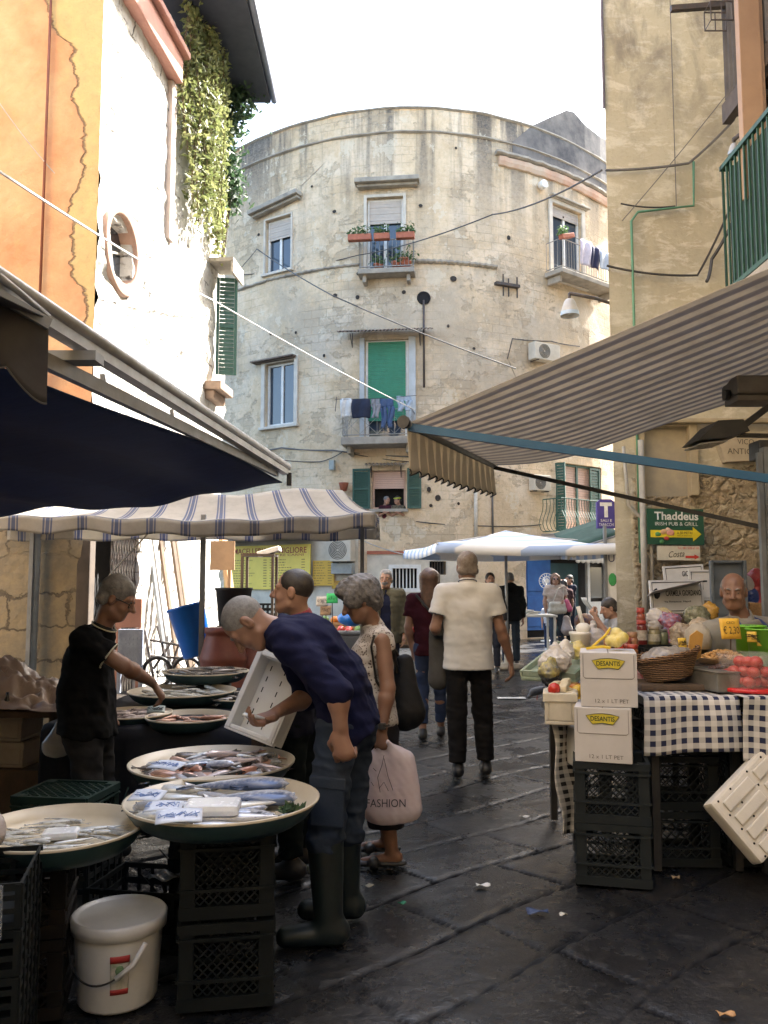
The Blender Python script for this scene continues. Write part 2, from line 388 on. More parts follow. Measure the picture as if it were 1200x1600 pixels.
def wallgrid(mapf, u0, u1, z0, z1, opens, du, dz, depth):
    """outer skin with real openings and their reveals; opens = (u0,u1,z0,z1)"""
    us = set(np.round(np.linspace(u0, u1, max(2, int((u1 - u0) / du) + 1)), 4)); zs = set(np.round(np.linspace(z0, z1, max(2, int((z1 - z0) / dz) + 1)), 4))
    for a, b, c, d in opens: us |= {round(a, 4), round(b, 4)}; zs |= {round(c, 4), round(d, 4)}
    us = sorted(us); zs = sorted(zs); m = MB()
    idx = {}; vs_ = []; f = []
    def vid(i, j, d=0.):
        k = (i, j, d)
        if k not in idx: idx[k] = len(vs_); vs_.append(mapf(us[i], zs[j], d))
        return idx[k]
    def inside(u, z): return any(a < u < b and c < z < d for a, b, c, d in opens)
    hole = {}
    for i in range(len(us) - 1):
        for j in range(len(zs) - 1): hole[i, j] = inside((us[i] + us[i + 1]) / 2, (zs[j] + zs[j + 1]) / 2)
    for (i, j), h in hole.items():
        if not h: f.append((vid(i, j), vid(i + 1, j), vid(i + 1, j + 1), vid(i, j + 1)))
        else:
            for (di, dj), (p, q) in {(-1, 0): ((i, j), (i, j + 1)), (1, 0): ((i + 1, j), (i + 1, j + 1)), (0, -1): ((i, j), (i + 1, j)), (0, 1): ((i, j + 1), (i + 1, j + 1))}.items():
                if not hole.get((i + di, j + dj), False): f.append((vid(*p), vid(*q), vid(*q, depth), vid(*p, depth)))
    return m.add(vs_, f, False)

# ---- plaster of the curved house
def plaster(name, cream, dark, stain_top, zmid, blocks=.5):
    t = N(name); src = t.co(); x, y, z = t.sep(src)
    n1 = t.noise(src, .55, 8, .7); n2 = t.noise(src, 2.6, 8, .72); n3 = t.noise(src, 14, 6, .7)
    col = t.mix(t.ramp(n2, .38, .66), cream, tuple(c * k for c, k in zip(cream, (.82, .78, .72))))
    col = t.mix(t.ramp(n1, .46, .62), col, tuple(c * k for c, k in zip(cream, (1.08, 1.12, 1.22))))
    col = t.mix(t.math('MULTIPLY', t.ramp(n3, .52, .75), .45), col, dark)
    # rain streaks running down from the top edge
    st = t.noise(t.mapping(src, (1.6, 1.6, .10)), 1, 6, .6); top = t.n.new('ShaderNodeMapRange'); t.l.new(z, top.inputs[0])
    top.inputs[1].default_value = stain_top - 4.2; top.inputs[2].default_value = stain_top
    k = t.math('MULTIPLY', t.ramp(st, .45, .57), t.math('POWER', top.outputs[0], 1.1))
    k = t.math('MULTIPLY', k, t.math('MULTIPLY_ADD', n3, .9, .45))
    col = t.mix(t.math('MINIMUM', k, .93), col, (.075, .07, .066))
    # grey band where plaster fell, below the string course
    g = t.ramp(t.math('ADD', t.noise(src, .38, 7, .75), t.math('MULTIPLY', t.math('ABSOLUTE', t.math('SUBTRACT', z, zmid)), -.055)), .36, .5)
    col = t.mix(t.math('MULTIPLY', g, .5), col, (.33, .30, .25))
    # small pock marks
    vo = t.voro(t.mapping(src, (1, 1, 1)), 1.25); pk = t.ramp(vo[0], .045, .075, (1, 1, 1), (0, 0, 0))
    pk = t.math('MULTIPLY', pk, t.ramp(t.noise(src, .9, 2), .56, .6)); col = t.mix(t.math('MULTIPLY', pk, .5), col, (.12, .10, .08))
    pe = t.ramp(t.noise(t.mapping(src, (1, 1, 1.3), (0, 0, 0), (7, 3, 2)), .75, 9, .72), .545, .56); pe2 = t.ramp(t.noise(t.mapping(src, (1, 1, .8), (0, 0, 0), (2, 9, 5)), 1.7, 8, .7), .585, .60); col = t.mix(t.math('MULTIPLY', pe, .55), col, (.40, .315, .21)); col = t.mix(t.math('MULTIPLY', pe2, .6), col, (.66, .58, .44))
    br = t.brick(t.comb(x, z, 0.), .42, .235, .012); bm_ = t.ramp(t.noise(src, .5, 5, .7), .42, .58)
    bf = t.math('MULTIPLY', t.math('MULTIPLY', br[1], t.math('MAXIMUM', bm_, pe)), blocks)
    col = t.mix(t.math('MULTIPLY', bf, .55), col, tuple(c * .55 for c in cream))
    # hairline cracks
    cr = t.voro(t.mix(.12, src, t.n.new('ShaderNodeTexNoise').outputs[1]), .62, 'DISTANCE_TO_EDGE')
    ck = t.math('MULTIPLY', t.ramp(cr[0], .004, .012, (1, 1, 1), (0, 0, 0)), t.ramp(t.noise(src, .35, 3), .60, .66)); col = t.mix(t.math('MULTIPLY', ck, .7), col, (.09, .075, .06))
    nb = t.bump(t.noise(src, 3.2, 8, .72), .5, .05); nb = t.bump(n3, .45, .015, nb); nb = t.bump(t.math('SUBTRACT', 1., t.math('ADD', bf, t.math('ADD', pe, ck))), .6, .025, nb)
    return t.out(col, .88, nb)
M_facade = plaster('weathered_cream_plaster', (.68, .535, .355), (.30, .245, .175), 14.7, 8.4, .75)
M_white = M('white_paint', (.74, .73, .69), (.6, .58, .53), 6, .5, .1)
M_glass = None
def glassmat():
    t = N('window_glass'); t.out((.035, .05, .07), .06); t.b.inputs['Specular IOR Level'].default_value = .8; return t.m
M_glass = glassmat()
M_dark = M('recess_shade', (.012, .011, .011), None, 5, .9)  # near-black colour standing for the shade inside openings, slots and holes
M_blind = M('beige_roller_blind', (.50, .43, .36), (.42, .36, .30), 4, .6, .05)
M_pinkblind = M('pinkish_roller_blind', (.55, .37, .29), (.5, .33, .26), 4, .6, .05)
M_shutG = M('green_painted_shutter', (.022, .075, .058), (.03, .095, .07), 8, .5, .1)
M_greenblind = M('bright_green_slat_blind', (.03, .23, .125), (.025, .18, .095), 5, .55, .05)
M_iron = M('dark_iron', (.045, .043, .042), (.09, .06, .045), 20, .55, .3)
M_greyiron = M('pale_painted_iron', (.30, .29, .27), (.2, .19, .17), 20, .5, .2)
M_stone = M('grey_cut_stone', (.40, .355, .285), (.23, .205, .17), 3, .85, .4, 30)
M_rust = M('rusty_corrugated_sheet', (.13, .095, .075), (.22, .17, .13), 5, .8, .3)
M_terra = M('terracotta', (.42, .14, .075), (.32, .1, .06), 10, .75, .2)
M_pinkplaster = M('pink_plaster', (.50, .26, .20), (.40, .20, .16), 3, .85, .3, 30)
KF = .08
def fcy(x): return 22 + KF * (x - .8) ** 2
def ffr(x, z=0.): return Fr((x, fcy(x), z), (1, 2 * KF * (x - .8), 0), (0, 0, 1))
def FX(px, py):
    Y = 22.
    for _ in range(12): Y = fcy(P(px, py, Y)[0])
    return P(px, py, Y)
def frect(l, t, r, b):
    m = (t + b) / 2; c = (l + r) / 2; a = FX(l, m); d = FX(r, m); xm = (a[0] + d[0]) / 2
    zt, zb = FX(c, t)[2], FX(c, b)[2]; fr = ffr(xm, zb); return fr, math.hypot(a[0] - d[0], a[1] - d[1]), zt - zb, (a[0], d[0], zb, zt)
FXL, FXR, FTOP = -9.5, 9.5, 14.76
OPEN = {'left top': (415, 340, 455, 423), 'mid top': (573, 308, 630, 428), 'right top': (863, 325, 909, 441), 'left second': (414, 566, 460, 664),
        'green': (570, 530, 638, 688), 'people': (581, 735, 634, 795), 'right first': (871, 726, 940, 832), 'grate': (613, 888, 652, 925), 'small': (671, 877, 697, 898), 'shop': (823, 866, 958, 1000)}
RC = {k: frect(*v) for k, v in OPEN.items()}
bb = thing('apartment_building', 'tall curved cream plaster apartment house at the end of the street', 'building', (0.7, 22, 0))
def facade():
    ops = []
    for k, (fr, w_, h_, (a, b, c, d)) in RC.items(): ops.append((a, b, max(c, .02), d))
    def mp(u, z, d):
        f = ffr(u); 
        return f.p(0, z, -d + (.012 * math.sin(u * 3.7 + z * 1.9) + .01 * math.sin(z * 4.3 - u * 2.2) if d == 0 else 0))
    m = wallgrid(mp, FXL, FXR, 0, FTOP, ops, .3, .35, .32); m.build('wall', M_facade, bb)
    # behind it: a near-black sheet for the shade of the rooms, the roof and the plain side and back walls
    m = MB()
    xs = np.linspace(FXL, FXR, 33)
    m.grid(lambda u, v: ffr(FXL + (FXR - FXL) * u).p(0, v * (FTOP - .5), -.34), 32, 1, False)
    m.build('dark_backing', M_dark, bb)
    m = MB(); m.grid(lambda u, v: ffr(FXL + (FXR - FXL) * u).p(0, FTOP - .03, -.02) * (1 - v) + v * V(FXL + (FXR - FXL) * u, 46, FTOP - .03), 32, 1, False)
    for xx in (FXL, FXR): m.box((xx - .15, xx + .15), (fcy(xx) + .3, 46), (0, FTOP - .2))
    m.build('roof', M_stone, bb)
    # parapet band, string course, lower cornice
    def band(x0, x1, z0, z1, pr, nm, mt, nz=.0, n=40):
        m = MB(); rings = []
        prof = [(0., z0), (pr * .6, z0 + .02), (pr, z0 + (z1 - z0) * .5), (pr, z1), (0, z1)]
        m.grid(lambda u, v: ffr(x0 + (x1 - x0) * u).p(0, prof[round(v * 4)][1] + nz * math.sin(u * 90), prof[round(v * 4)][0] + .012 + nz * math.sin(u * 61)), n, 4, False)
        for q in (x0, x1):
            f = ffr(q); m.add([f.p(0, b, a + .012) for a, b in prof], [tuple(range(5))])
        m.build(nm, mt, bb)
    band(FXL, FXR, 14.02, 14.08, .055, 'cornice', M_stone, .008)
    band(FXL, FXR, 14.72, 14.79, .05, 'coping', M_stone, .01)
    x1 = FX(418, 440)[0]; x2 = FX(562, 430)[0]; x3 = FX(648, 412)[0]; x4 = FX(775, 416)[0]
    band(-8, x1, 10.26, 10.33, .06, 'string_course', M_stone, .012); band(x1 + .02, x2, 10.27, 10.34, .05, 'string_course', M_stone, .01)
    band(x3, x4, 10.27, 10.37, .09, 'string_course', M_stone, .012)
    a = FX(778, 252)[0]; b = FX(955, 292)[0]
    band(a, b + 2, 13.32, 13.58, .09, 'moulding', M('worn_red_plaster', (.50, .29, .19), (.55, .45, .33), 1.6, .9, .4), .012); band(a - .1, b + 2, 13.60, 13.72, .15, 'moulding', M_stone, .012)
    # the broken gable on the right
    m = MB(); pts = [(800, 222), (832, 196), (858, 184), (884, 173), (896, 176), (912, 195), (936, 214), (960, 226)]
    top = [FX(*q) for q in pts]; top = [(q[0], q[2]) for q in top]; o = []
    for i, (x, z) in enumerate(top):
        f = ffr(x); o.append((f.p(0, 13.74, .03), f.p(0, max(z, 13.8), .03), f.p(0, max(z, 13.8), -.5), f.p(0, 13.74, -.5)))
    v = [q for r_ in o for q in r_]; n = len(o)
    m.add(v, [(4 * i + k, 4 * i + 4 + k, 4 * i + 4 + (k + 1) % 4, 4 * i + (k + 1) % 4) for i in range(n - 1) for k in range(4)] + [(0, 1, 2, 3), tuple(4 * (n - 1) + k for k in (3, 2, 1, 0))])
    m.build('gable', M('lichen_grey_plaster', (.06, .058, .06), (.2, .18, .16), 1.4, .9, .5, 12), bb)
    # beam pockets: raised discs, the shade of the holes put into a dark colour
    for px, py, s_ in ((355, 520, 5), (424, 522, 5), (463, 520, 4), (524, 462, 7), (559, 465, 6), (631, 457, 6), (708, 436, 10), (560, 428, 5), (466, 300, 5), (488, 292, 4), (523, 331, 6), (657, 322, 6), (712, 232, 4), (794, 372, 6), (879, 340, 4), (405, 367, 5), (684, 778, 8), (670, 765, 6), (716, 787, 4), (673, 790, 5), (507, 556, 4), (740, 545, 5), (700, 510, 4)):
        f = ffr(FX(px, py)[0]); z = FX(px, py)[2]; r_ = s_ / 64. * .5
        m = MB(); m.lathe([(r_ * 1.25, .03), (r_, .034), (r_ * .8, .018)], Fr(f.p(0, z), f.r, f.u), 9, 1, random.uniform(.8, 1.3)); m.build('beam_pocket', M('pocket_shade', (.05, .042, .035), None, 9, .95), bb)
facade()
def wbox(m, fr, l, r, b, t, c0, c1): return m.box((l, r), (b, t), (c0, c1), fr)
def frame_mb(fr, w_, h_, th, c0, c1, mull=1, bottom=True):
    m = MB(); wbox(m, fr, -w_ / 2, -w_ / 2 + th, 0, h_, c0, c1); wbox(m, fr, w_ / 2 - th, w_ / 2, 0, h_, c0, c1)
    wbox(m, fr, -w_ / 2 + th, w_ / 2 - th, h_ - th, h_, c0, c1 - .003)
    if bottom: wbox(m, fr, -w_ / 2 + th, w_ / 2 - th, 0, th, c0, c1 - .003)
    for i in range(mull):
        a = -w_ / 2 + w_ * (i + 1) / (mull + 1); wbox(m, fr, a - th * .6, a + th * .6, th, h_ - th, c0 + .01, c1 - .006)
    return m
def blind_mb(fr, w_, b, t, c, n):
    m = MB()
    for i in range(n):
        z0 = b + (t - b) * i / n; z1 = b + (t - b) * (i + 1) / n; m.box((-w_ / 2, w_ / 2), (z0 + .002, z1 - .004), (c, c + .018 + .004 * (i % 2)), fr)
    return m
def window(key, blind=.3, mat=M_white, bm_=M_blind, mull=1, glass=M_glass):
    fr, w_, h_, _ = RC[key]
    wn = frame_mb(fr, w_ - .02, h_ - .01, .065, -.2, -.12, mull).build('window', mat, bb)
    m = MB(); wbox(m, fr, -w_ / 2 + .06, w_ / 2 - .06, .05, h_ - .06, -.185, -.17); m.build('pane', glass, wn)
    if blind: blind_mb(fr, w_ - .14, h_ * (1 - blind), h_ - .07, -.118, 7).build('roller_blind', bm_, wn)
    return wn, fr, w_, h_
def hood(px0, px1, py, dz, out, mt, tilt=0., nm='window_hood'):
    a = FX(px0, py); b = FX(px1, py); xm = (a[0] + b[0]) / 2; f = ffr(xm, a[2] + (b[2] - a[2]) / 2 - .0); L = math.hypot(b[0] - a[0], b[1] - a[1])
    f = Fr(f.o, f.r * math.cos(tilt) + f.u * math.sin(tilt), f.u * math.cos(tilt) - f.r * math.sin(tilt), f.n); m = MB()
    m.box((-L / 2, L / 2), (-dz / 2, dz / 2), (.0, out), f, .02); m.box((-L / 2 + .06, L / 2 - .06), (-dz * 1.1, -dz / 2 - .003), (.0, out * .6), f, .02)
    return m.build(nm, mt, bb)
window('left top', .38); window('mid top', .33); window('left second', 0)
hood(396, 472, 322, .13, .28, M_stone, R(7)); hood(556, 656, 289, .13, .34, M_stone)
hood(398, 464, 563, .05, .22, M_rust, 0.)
# plaster surrounds
for key, th in (('left second', .12), ('right top', .13), ('mid top', .08), ('left top', .05)):
    fr, w_, h_, _ = RC[key]; m = MB()
    for sgn in (-1, 1): m.box((min(sgn * w_ / 2, sgn * (w_ / 2 + th)), max(sgn * w_ / 2, sgn * (w_ / 2 + th))), (-.02, h_ + th), (-.02, .035), fr)
    m.box((-w_ / 2, w_ / 2), (h_ + .002, h_ + th), (-.02, .032), fr); m.box((-w_ / 2 - th - .04, w_ / 2 + th + .04), (-.1, -.022), (-.02, .1), fr, .01)
    m.build('window_surround', M('pale_plaster_trim', (.62, .57, .48), (.5, .44, .36), 4, .8), bb)
wn, fr, w_, h_ = window('right top', .15)
hood(858, 916, 318, .06, .16, M_stone, 0.)
# green slatted blind behind the second floor balcony
fr, w_, h_, _ = RC['green']
wn = frame_mb(fr, w_ - .02, h_ - .01, .09, -.22, -.1, 0).build('balcony_door', M_white, bb)
blind_mb(fr, w_ - .16, .55, h_ - .05, -.09, 40).build('slat_blind', M_greenblind, wn)
m = MB(); wbox(m, fr, -w_ / 2 + .08, w_ / 2 - .08, .03, .6, -.2, -.16); m.build('pane', M_glass, wn)
m = MB(); m.box((w_ / 2 + .01, w_ / 2 + .2), (0, h_ + .05), (-.01, .03), fr); m.box((-w_ / 2 - .14, -w_ / 2 - .01), (0, h_ + .05), (-.01, .03), fr); m.build('door_surround', M('pale_blue_grey_trim', (.5, .52, .52), (.42, .43, .42), 4, .8), bb)
def corrug(px0, px1, py, out, drop, mt, nm='corrugated_hood'):
    a = FX(px0, py); b = FX(px1, py); f = ffr((a[0] + b[0]) / 2, (a[2] + b[2]) / 2 + drop); L = math.hypot(b[0] - a[0], b[1] - a[1]); m = MB()
    m.grid(lambda u, v: f.p((u - .5) * L, -v * drop + .022 * math.cos(u * L / .1 * 2 * PI), .01 + v * out), int(L / .1 * 6), 2, True, .01)
    ob = m.build(nm, mt, bb)
    for s_ in (-.36, .36): m = MB(); m.tube([f.p(s_ * L, -drop - .04, out * .9), f.p(s_ * L, -drop - .3, .02), f.p(s_ * L, -.06, .02)], .012, 5); m.build('bracket', M_iron, ob)
    return ob
corrug(531, 677, 527, .5, .16, M_rust)
# first floor window with people
fr, w_, h_, _ = RC['people']
wn = frame_mb(fr, w_ - .02, h_ - .01, .05, -.2, -.1, 0).build('window', M('pinkish_frame', (.5, .34, .26), None, 6, .6), bb)
blind_mb(fr, w_ - .1, h_ * .53, h_ - .04, -.09, 9).build('roller_blind', M_pinkblind, wn)
def leaf_shutter(fr, mt=M_shutG, wd=.42, h=1.05, parent=None):
    m = MB(); m.box((0, .05), (0, h), (0, .04), fr); m.box((wd - .05, wd), (0, h), (0, .04), fr)
    for z in (0, h / 2 - .03, h - .06): m.box((.052, wd - .052), (z, z + .06), (.003, .037), fr)
    n = 22
    for i in range(n):
        z = .07 + (h - .14) * i / n; f = fr.at(.052, z); m.box((0, wd - .104), (0, .004), (.006, .034), Fr(f.o, f.r, unit(f.u + f.n * .4), None), 0)
        m.box((0, wd - .104), (0, (h - .14) / n * .8), (.012, .018), f)
    return m.build('shutter', mt, parent or bb)
for px0, px1 in ((552, 579), (636, 658)):
    a = FX(px0, 765); b = FX(px1, 765); f = ffr((a[0] + b[0]) / 2); wd = math.hypot(b[0] - a[0], b[1] - a[1]); z0 = FX(600, 795)[2]; z1 = FX(600, 732)[2]
    leaf_shutter(Fr(f.p(-wd / 2, z0, .045), f.r, f.u), wd=wd, h=z1 - z0)
m = MB(); m.box((-w_ / 2 - .06, w_ / 2 + .06), (-.09, -.01), (-.02, .12), fr, .01); m.build('sill', M_stone, bb)
corrug(572, 636, 729, .28, .08, M('pale_corrugated_sheet', (.38, .33, .27), None, 5, .8))
# first floor door on the right
fr, w_, h_, _ = RC['right first']
wn = frame_mb(fr, w_ - .02, h_ - .01, .06, -.2, -.1, 1).build('balcony_door', M_shutG, bb)
blind_mb(fr, w_ - .2, .1, h_ - .06, -.17, 26).build('roller_blind', M_pinkblind, wn)
f = fr.at(w_ / 2 - .48, .02, -.08); leaf_shutter(f, wd=.46, h=h_ - .06)
f = fr.at(-w_ / 2 + .0, .02, -.06); leaf_shutter(Fr(f.o, unit(f.n + f.r * .25), f.u), wd=.3, h=h_ - .06)
# balconies
def balcony(px0, px1, pyb, out, rail_py, style, mt, slabth=.14):
    a = FX(px0, pyb); b = FX(px1, pyb); f = ffr((a[0] + b[0]) / 2, (a[2] + b[2]) / 2); L = math.hypot(b[0] - a[0], b[1] - a[1]); H = FX((px0 + px1) / 2, rail_py)[2] - f.o[2]
    m = MB(); m.box((-L / 2, L / 2), (-slabth, 0), (-.05, out), f, .015); m.box((-L / 2 + .12, -L / 2 + .22), (-slabth - .2, -slabth - .003), (-.05, out * .7), f, .02); m.box((L / 2 - .22, L / 2 - .12), (-slabth - .2, -slabth - .003), (-.05, out * .7), f, .02)
    bl = m.build('balcony', M_stone, bb); m = MB(); o = out - .05
    path = [(-L / 2 + .04, .0), (-L / 2 + .04, o), (L / 2 - .04, o), (L / 2 - .04, 0.)]
    for z in (.06, H): m.tube([f.p(x, z, c) for x, c in path], .016, 5)
    seg = [(path[i], path[i + 1]) for i in range(3)]
    for (x0, c0), (x1, c1) in seg:
        d = math.hypot(x1 - x0, c1 - c0); n = max(2, int(d / (.11 if style != 'x' else .42)))
        for i in range(n + 1):
            t_ = i / n; x = x0 + (x1 - x0) * t_; c = c0 + (c1 - c0) * t_
            if style == 'belly':
                nx, nc = (0, 1) if abs(x1 - x0) > .1 else (math.copysign(1, x0), 0)
                m.tube([f.p(x + nx * q, H * z, c + nc * q) for z, q in ((.06, 0), (.12, .1), (.28, .17), (.45, .12), (.65, .02), (.85, -.01), (1, 0))], .009, 4)
            else: m.tube([f.p(x, .06, c), f.p(x, H, c)], .008, 4)
            if style == 'x' and i < n:
                x2 = x0 + (x1 - x0) * (i + 1) / n; c2 = c0 + (c1 - c0) * (i + 1) / n
                m.tube([f.p(x, .08, c), f.p(x2, H * .72, c2)], .007, 4); m.tube([f.p(x2, .08, c2), f.p(x, H * .72, c)], .007, 4); m.tube([f.p((x + x2) / 2, .06, (c + c2) / 2), f.p((x + x2) / 2, H, (c + c2) / 2)], .007, 4)
    m.build('railing', mt, bl); return f, L, out, H
BAL = {}
BAL['top'] = balcony(562, 649, 428, .42, 383, 'bars', M_greyiron)
BAL['right'] = balcony(852, 941, 444, .6, 398, 'bars', M_greyiron)
BAL['green'] = balcony(541, 650, 690, .75, 648, 'x', M_greyiron, .2)
BAL['first'] = balcony(846, 962, 838, .7, 786, 'belly', M_shutG, .2)
# street level of the curved house
fr, w_, h_, _ = RC['grate']; m = MB(); [m.tube([fr.p(-w_ / 2 + w_ * i / 7, .0, -.06), fr.p(-w_ / 2 + w_ * i / 7, h_, -.06)], .018, 5) for i in range(8)]; m.build('window_bars', M_white, bb)
frame_mb(fr, w_ + .2, h_ + .1, .1, -.02, .04, 0).build('window_frame', M_white, bb)
fr, w_, h_, _ = RC['small']; m = MB(); [m.tube([fr.p(-w_ / 2 + w_ * i / 6, .0, -.05), fr.p(-w_ / 2 + w_ * i / 6, h_, -.05)], .014, 5) for i in range(7)]; m.build('window_bars', M_iron, bb)
for l, t_, r_, b_, dep in ((574, 862, 741, 1000, .03), (362, 838, 560, 1000, .03)):
    fr, w_, h_, (x0, x1, z0, z1) = frect(l, t_, r_, b_); ops = [(q[0], q[1], q[2], q[3]) for q in (RC['grate'][3], RC['small'][3]) if q[0] > x0 and q[1] < x1]
    m = wallgrid(lambda u, z, d: ffr(u).p(0, z, dep - d), x0, x1, .0, z1, ops, .2, .3, .05)
    m.build('white_stucco', M('stained_white_stucco', (.66, .60, .49), (.44, .39, .31), 1.6, .85, .4, 18), bb)
fr, w_, h_, (x0, x1, z0, z1) = frect(574, 858, 741, 866); m = MB(); m.grid(lambda u, v: ffr(x0 + (x1 - x0) * u).p(0, z0 + (v * .09), .05), 10, 1, False, .04); m.build('ledge', M_terra, bb)
# blue door, dark shop and its grey doors
M_bluedoor = M('bright_blue_paint', (.03, .14, .42), (.02, .09, .3), 3, .55)
fr, w_, h_, (x0, x1, z0, z1) = frect(826, 868, 868, 985)
m = MB(); m.box((-w_ / 2, w_ / 2), (0, h_), (-.25, -.2), fr); m.box((-w_ / 2 + .1, w_ / 2 - .1), (h_ * .52, h_ * .95), (-.2, -.17), fr, .02); m.box((-w_ / 2 + .1, w_ / 2 - .1), (h_ * .05, h_ * .45), (-.2, -.17), fr, .02); m.build('door', M_bluedoor, bb)
fr, w_, h_, (x0, x1, z0, z1) = frect(870, 880, 914, 985); m = MB(); m.box((-w_ / 2, w_ / 2), (0, h_), (-.30, -.25), fr); m.build('shop_interior', M('teal_shop_wall', (.02, .06, .08), (.03, .09, .1), 2, .7), bb)
fr, w_, h_, (x0, x1, z0, z1) = frect(915, 873, 945, 985); dd = frame_mb(fr, w_, h_, .12, .0, .08, 0); dd.box((-w_ / 2 + .1, w_ / 2 - .1), (.1, h_ * .4), (.02, .05), fr); d_ = dd.build('door', M('grey_metal_door', (.36, .36, .35), (.28, .28, .27), 5, .5), bb)
m = MB(); m.box((-w_ / 2 + .16, w_ / 2 - .16), (h_ * .45, h_ * .88), (.01, .03), fr); m.build('pane', M_glass, d_)

# ---- rough stone and plaster on the two near houses
def rough_plaster(name, fn):
    t = N(name); src = t.co(); x, y, z = t.sep(src); return fn(t, src, x, y, z)
def m_side(t, src, x, y, z):            # the sunlit white side wall
    n1 = t.noise(src, 1.1, 8, .7); n2 = t.noise(src, 7, 7, .7)
    col = t.mix(t.ramp(n1, .4, .62), (.60, .585, .545), (.50, .47, .41)); col = t.mix(t.math('MULTIPLY', t.ramp(n2, .58, .68), .75), col, (.12, .09, .06))
    br = t.brick(t.comb(t.math('ADD', y, t.math('MULTIPLY', n2, .12)), t.math('ADD', z, t.math('MULTIPLY', n1, .35)), 0.), .46, .26, .014); k = t.math('MULTIPLY', br[1], t.ramp(t.noise(src, 1.6, 6, .7), .5, .6)); col = t.mix(t.math('MULTIPLY', k, .9), col, (.035, .026, .018))
    nb = t.bump(n2, .8, .03); nb = t.bump(t.math('SUBTRACT', 1., k), .8, .03, nb); return t.out(col, .9, nb)
def m_orange(t, src, x, y, z):
    n1 = t.noise(src, .8, 7, .65); n2 = t.noise(src, 5, 7, .7); n3 = t.noise(src, 30, 4, .6)
    edge = t.math('ADD', t.math('ADD', x, t.math('MULTIPLY', t.math('SUBTRACT', t.noise(t.mapping(src, (.25, .25, 1)), .42, 8, .58), .5), 2.4)), -.30)
    edge = t.math('ADD', edge, t.math('MULTIPLY', z, .06))
    org = t.mix(t.ramp(n1, .36, .62), (.53, .235, .12), (.60, .40, .23)); org = t.mix(t.math('MULTIPLY', t.ramp(n2, .55, .72), .5), org, (.66, .38, .17))
    yel = t.mix(t.ramp(n2, .4, .66), (.60, .44, .21), (.50, .37, .19)); yel = t.mix(t.math('MULTIPLY', t.ramp(n3, .6, .72), .4), yel, (.33, .24, .12))
    col = t.mix(t.ramp(edge, .18, .19), org, yel); cr = t.math('MULTIPLY', t.ramp(edge, .165, .18), t.ramp(edge, .19, .205, (1, 1, 1), (0, 0, 0))); col = t.mix(t.math('MULTIPLY', cr, .75), col, (.16, .12, .08))
    # below: grey render falling off tuff stone
    lo = t.ramp(t.math('ADD', z, t.math('MULTIPLY', n1, .9)), .0, 1.); low = t.n.new('ShaderNodeMath'); low.operation = 'LESS_THAN'; t.l.new(t.math('ADD', z, t.math('MULTIPLY', n1, .9)), low.inputs[0]); low.inputs[1].default_value = 3.9
    st = t.mix(t.ramp(n2, .36, .64), (.30, .235, .14), (.20, .165, .115)); br = t.brick(t.comb(t.math('ADD', x, t.math('MULTIPLY', n2, .3)), t.math('ADD', z, t.math('MULTIPLY', n1, .8)), 0.), .66, .36, .016)
    st = t.mix(t.math('MULTIPLY', t.math('MULTIPLY', br[1], t.ramp(n1, .4, .5)), .75), st, (.07, .055, .04)); gr = t.mix(t.ramp(n2, .4, .6), (.30, .31, .30), (.38, .385, .37))
    mm = t.ramp(t.math('ADD', t.noise(src, 1.4, 6, .6), t.math('MULTIPLY', x, -.12)), .96, .985); st = t.mix(mm, st, gr)
    col = t.mix(low.outputs[0], col, st); nb = t.bump(n2, .6, .03); nb = t.bump(n3, .4, .006, nb); nb = t.bump(t.math('SUBTRACT', 1., t.math('MULTIPLY', br[1], low.outputs[0])), .8, .03, nb); nb = t.bump(t.math('SUBTRACT', 1., cr), .8, .03, nb)
    return t.out(col, .9, nb)
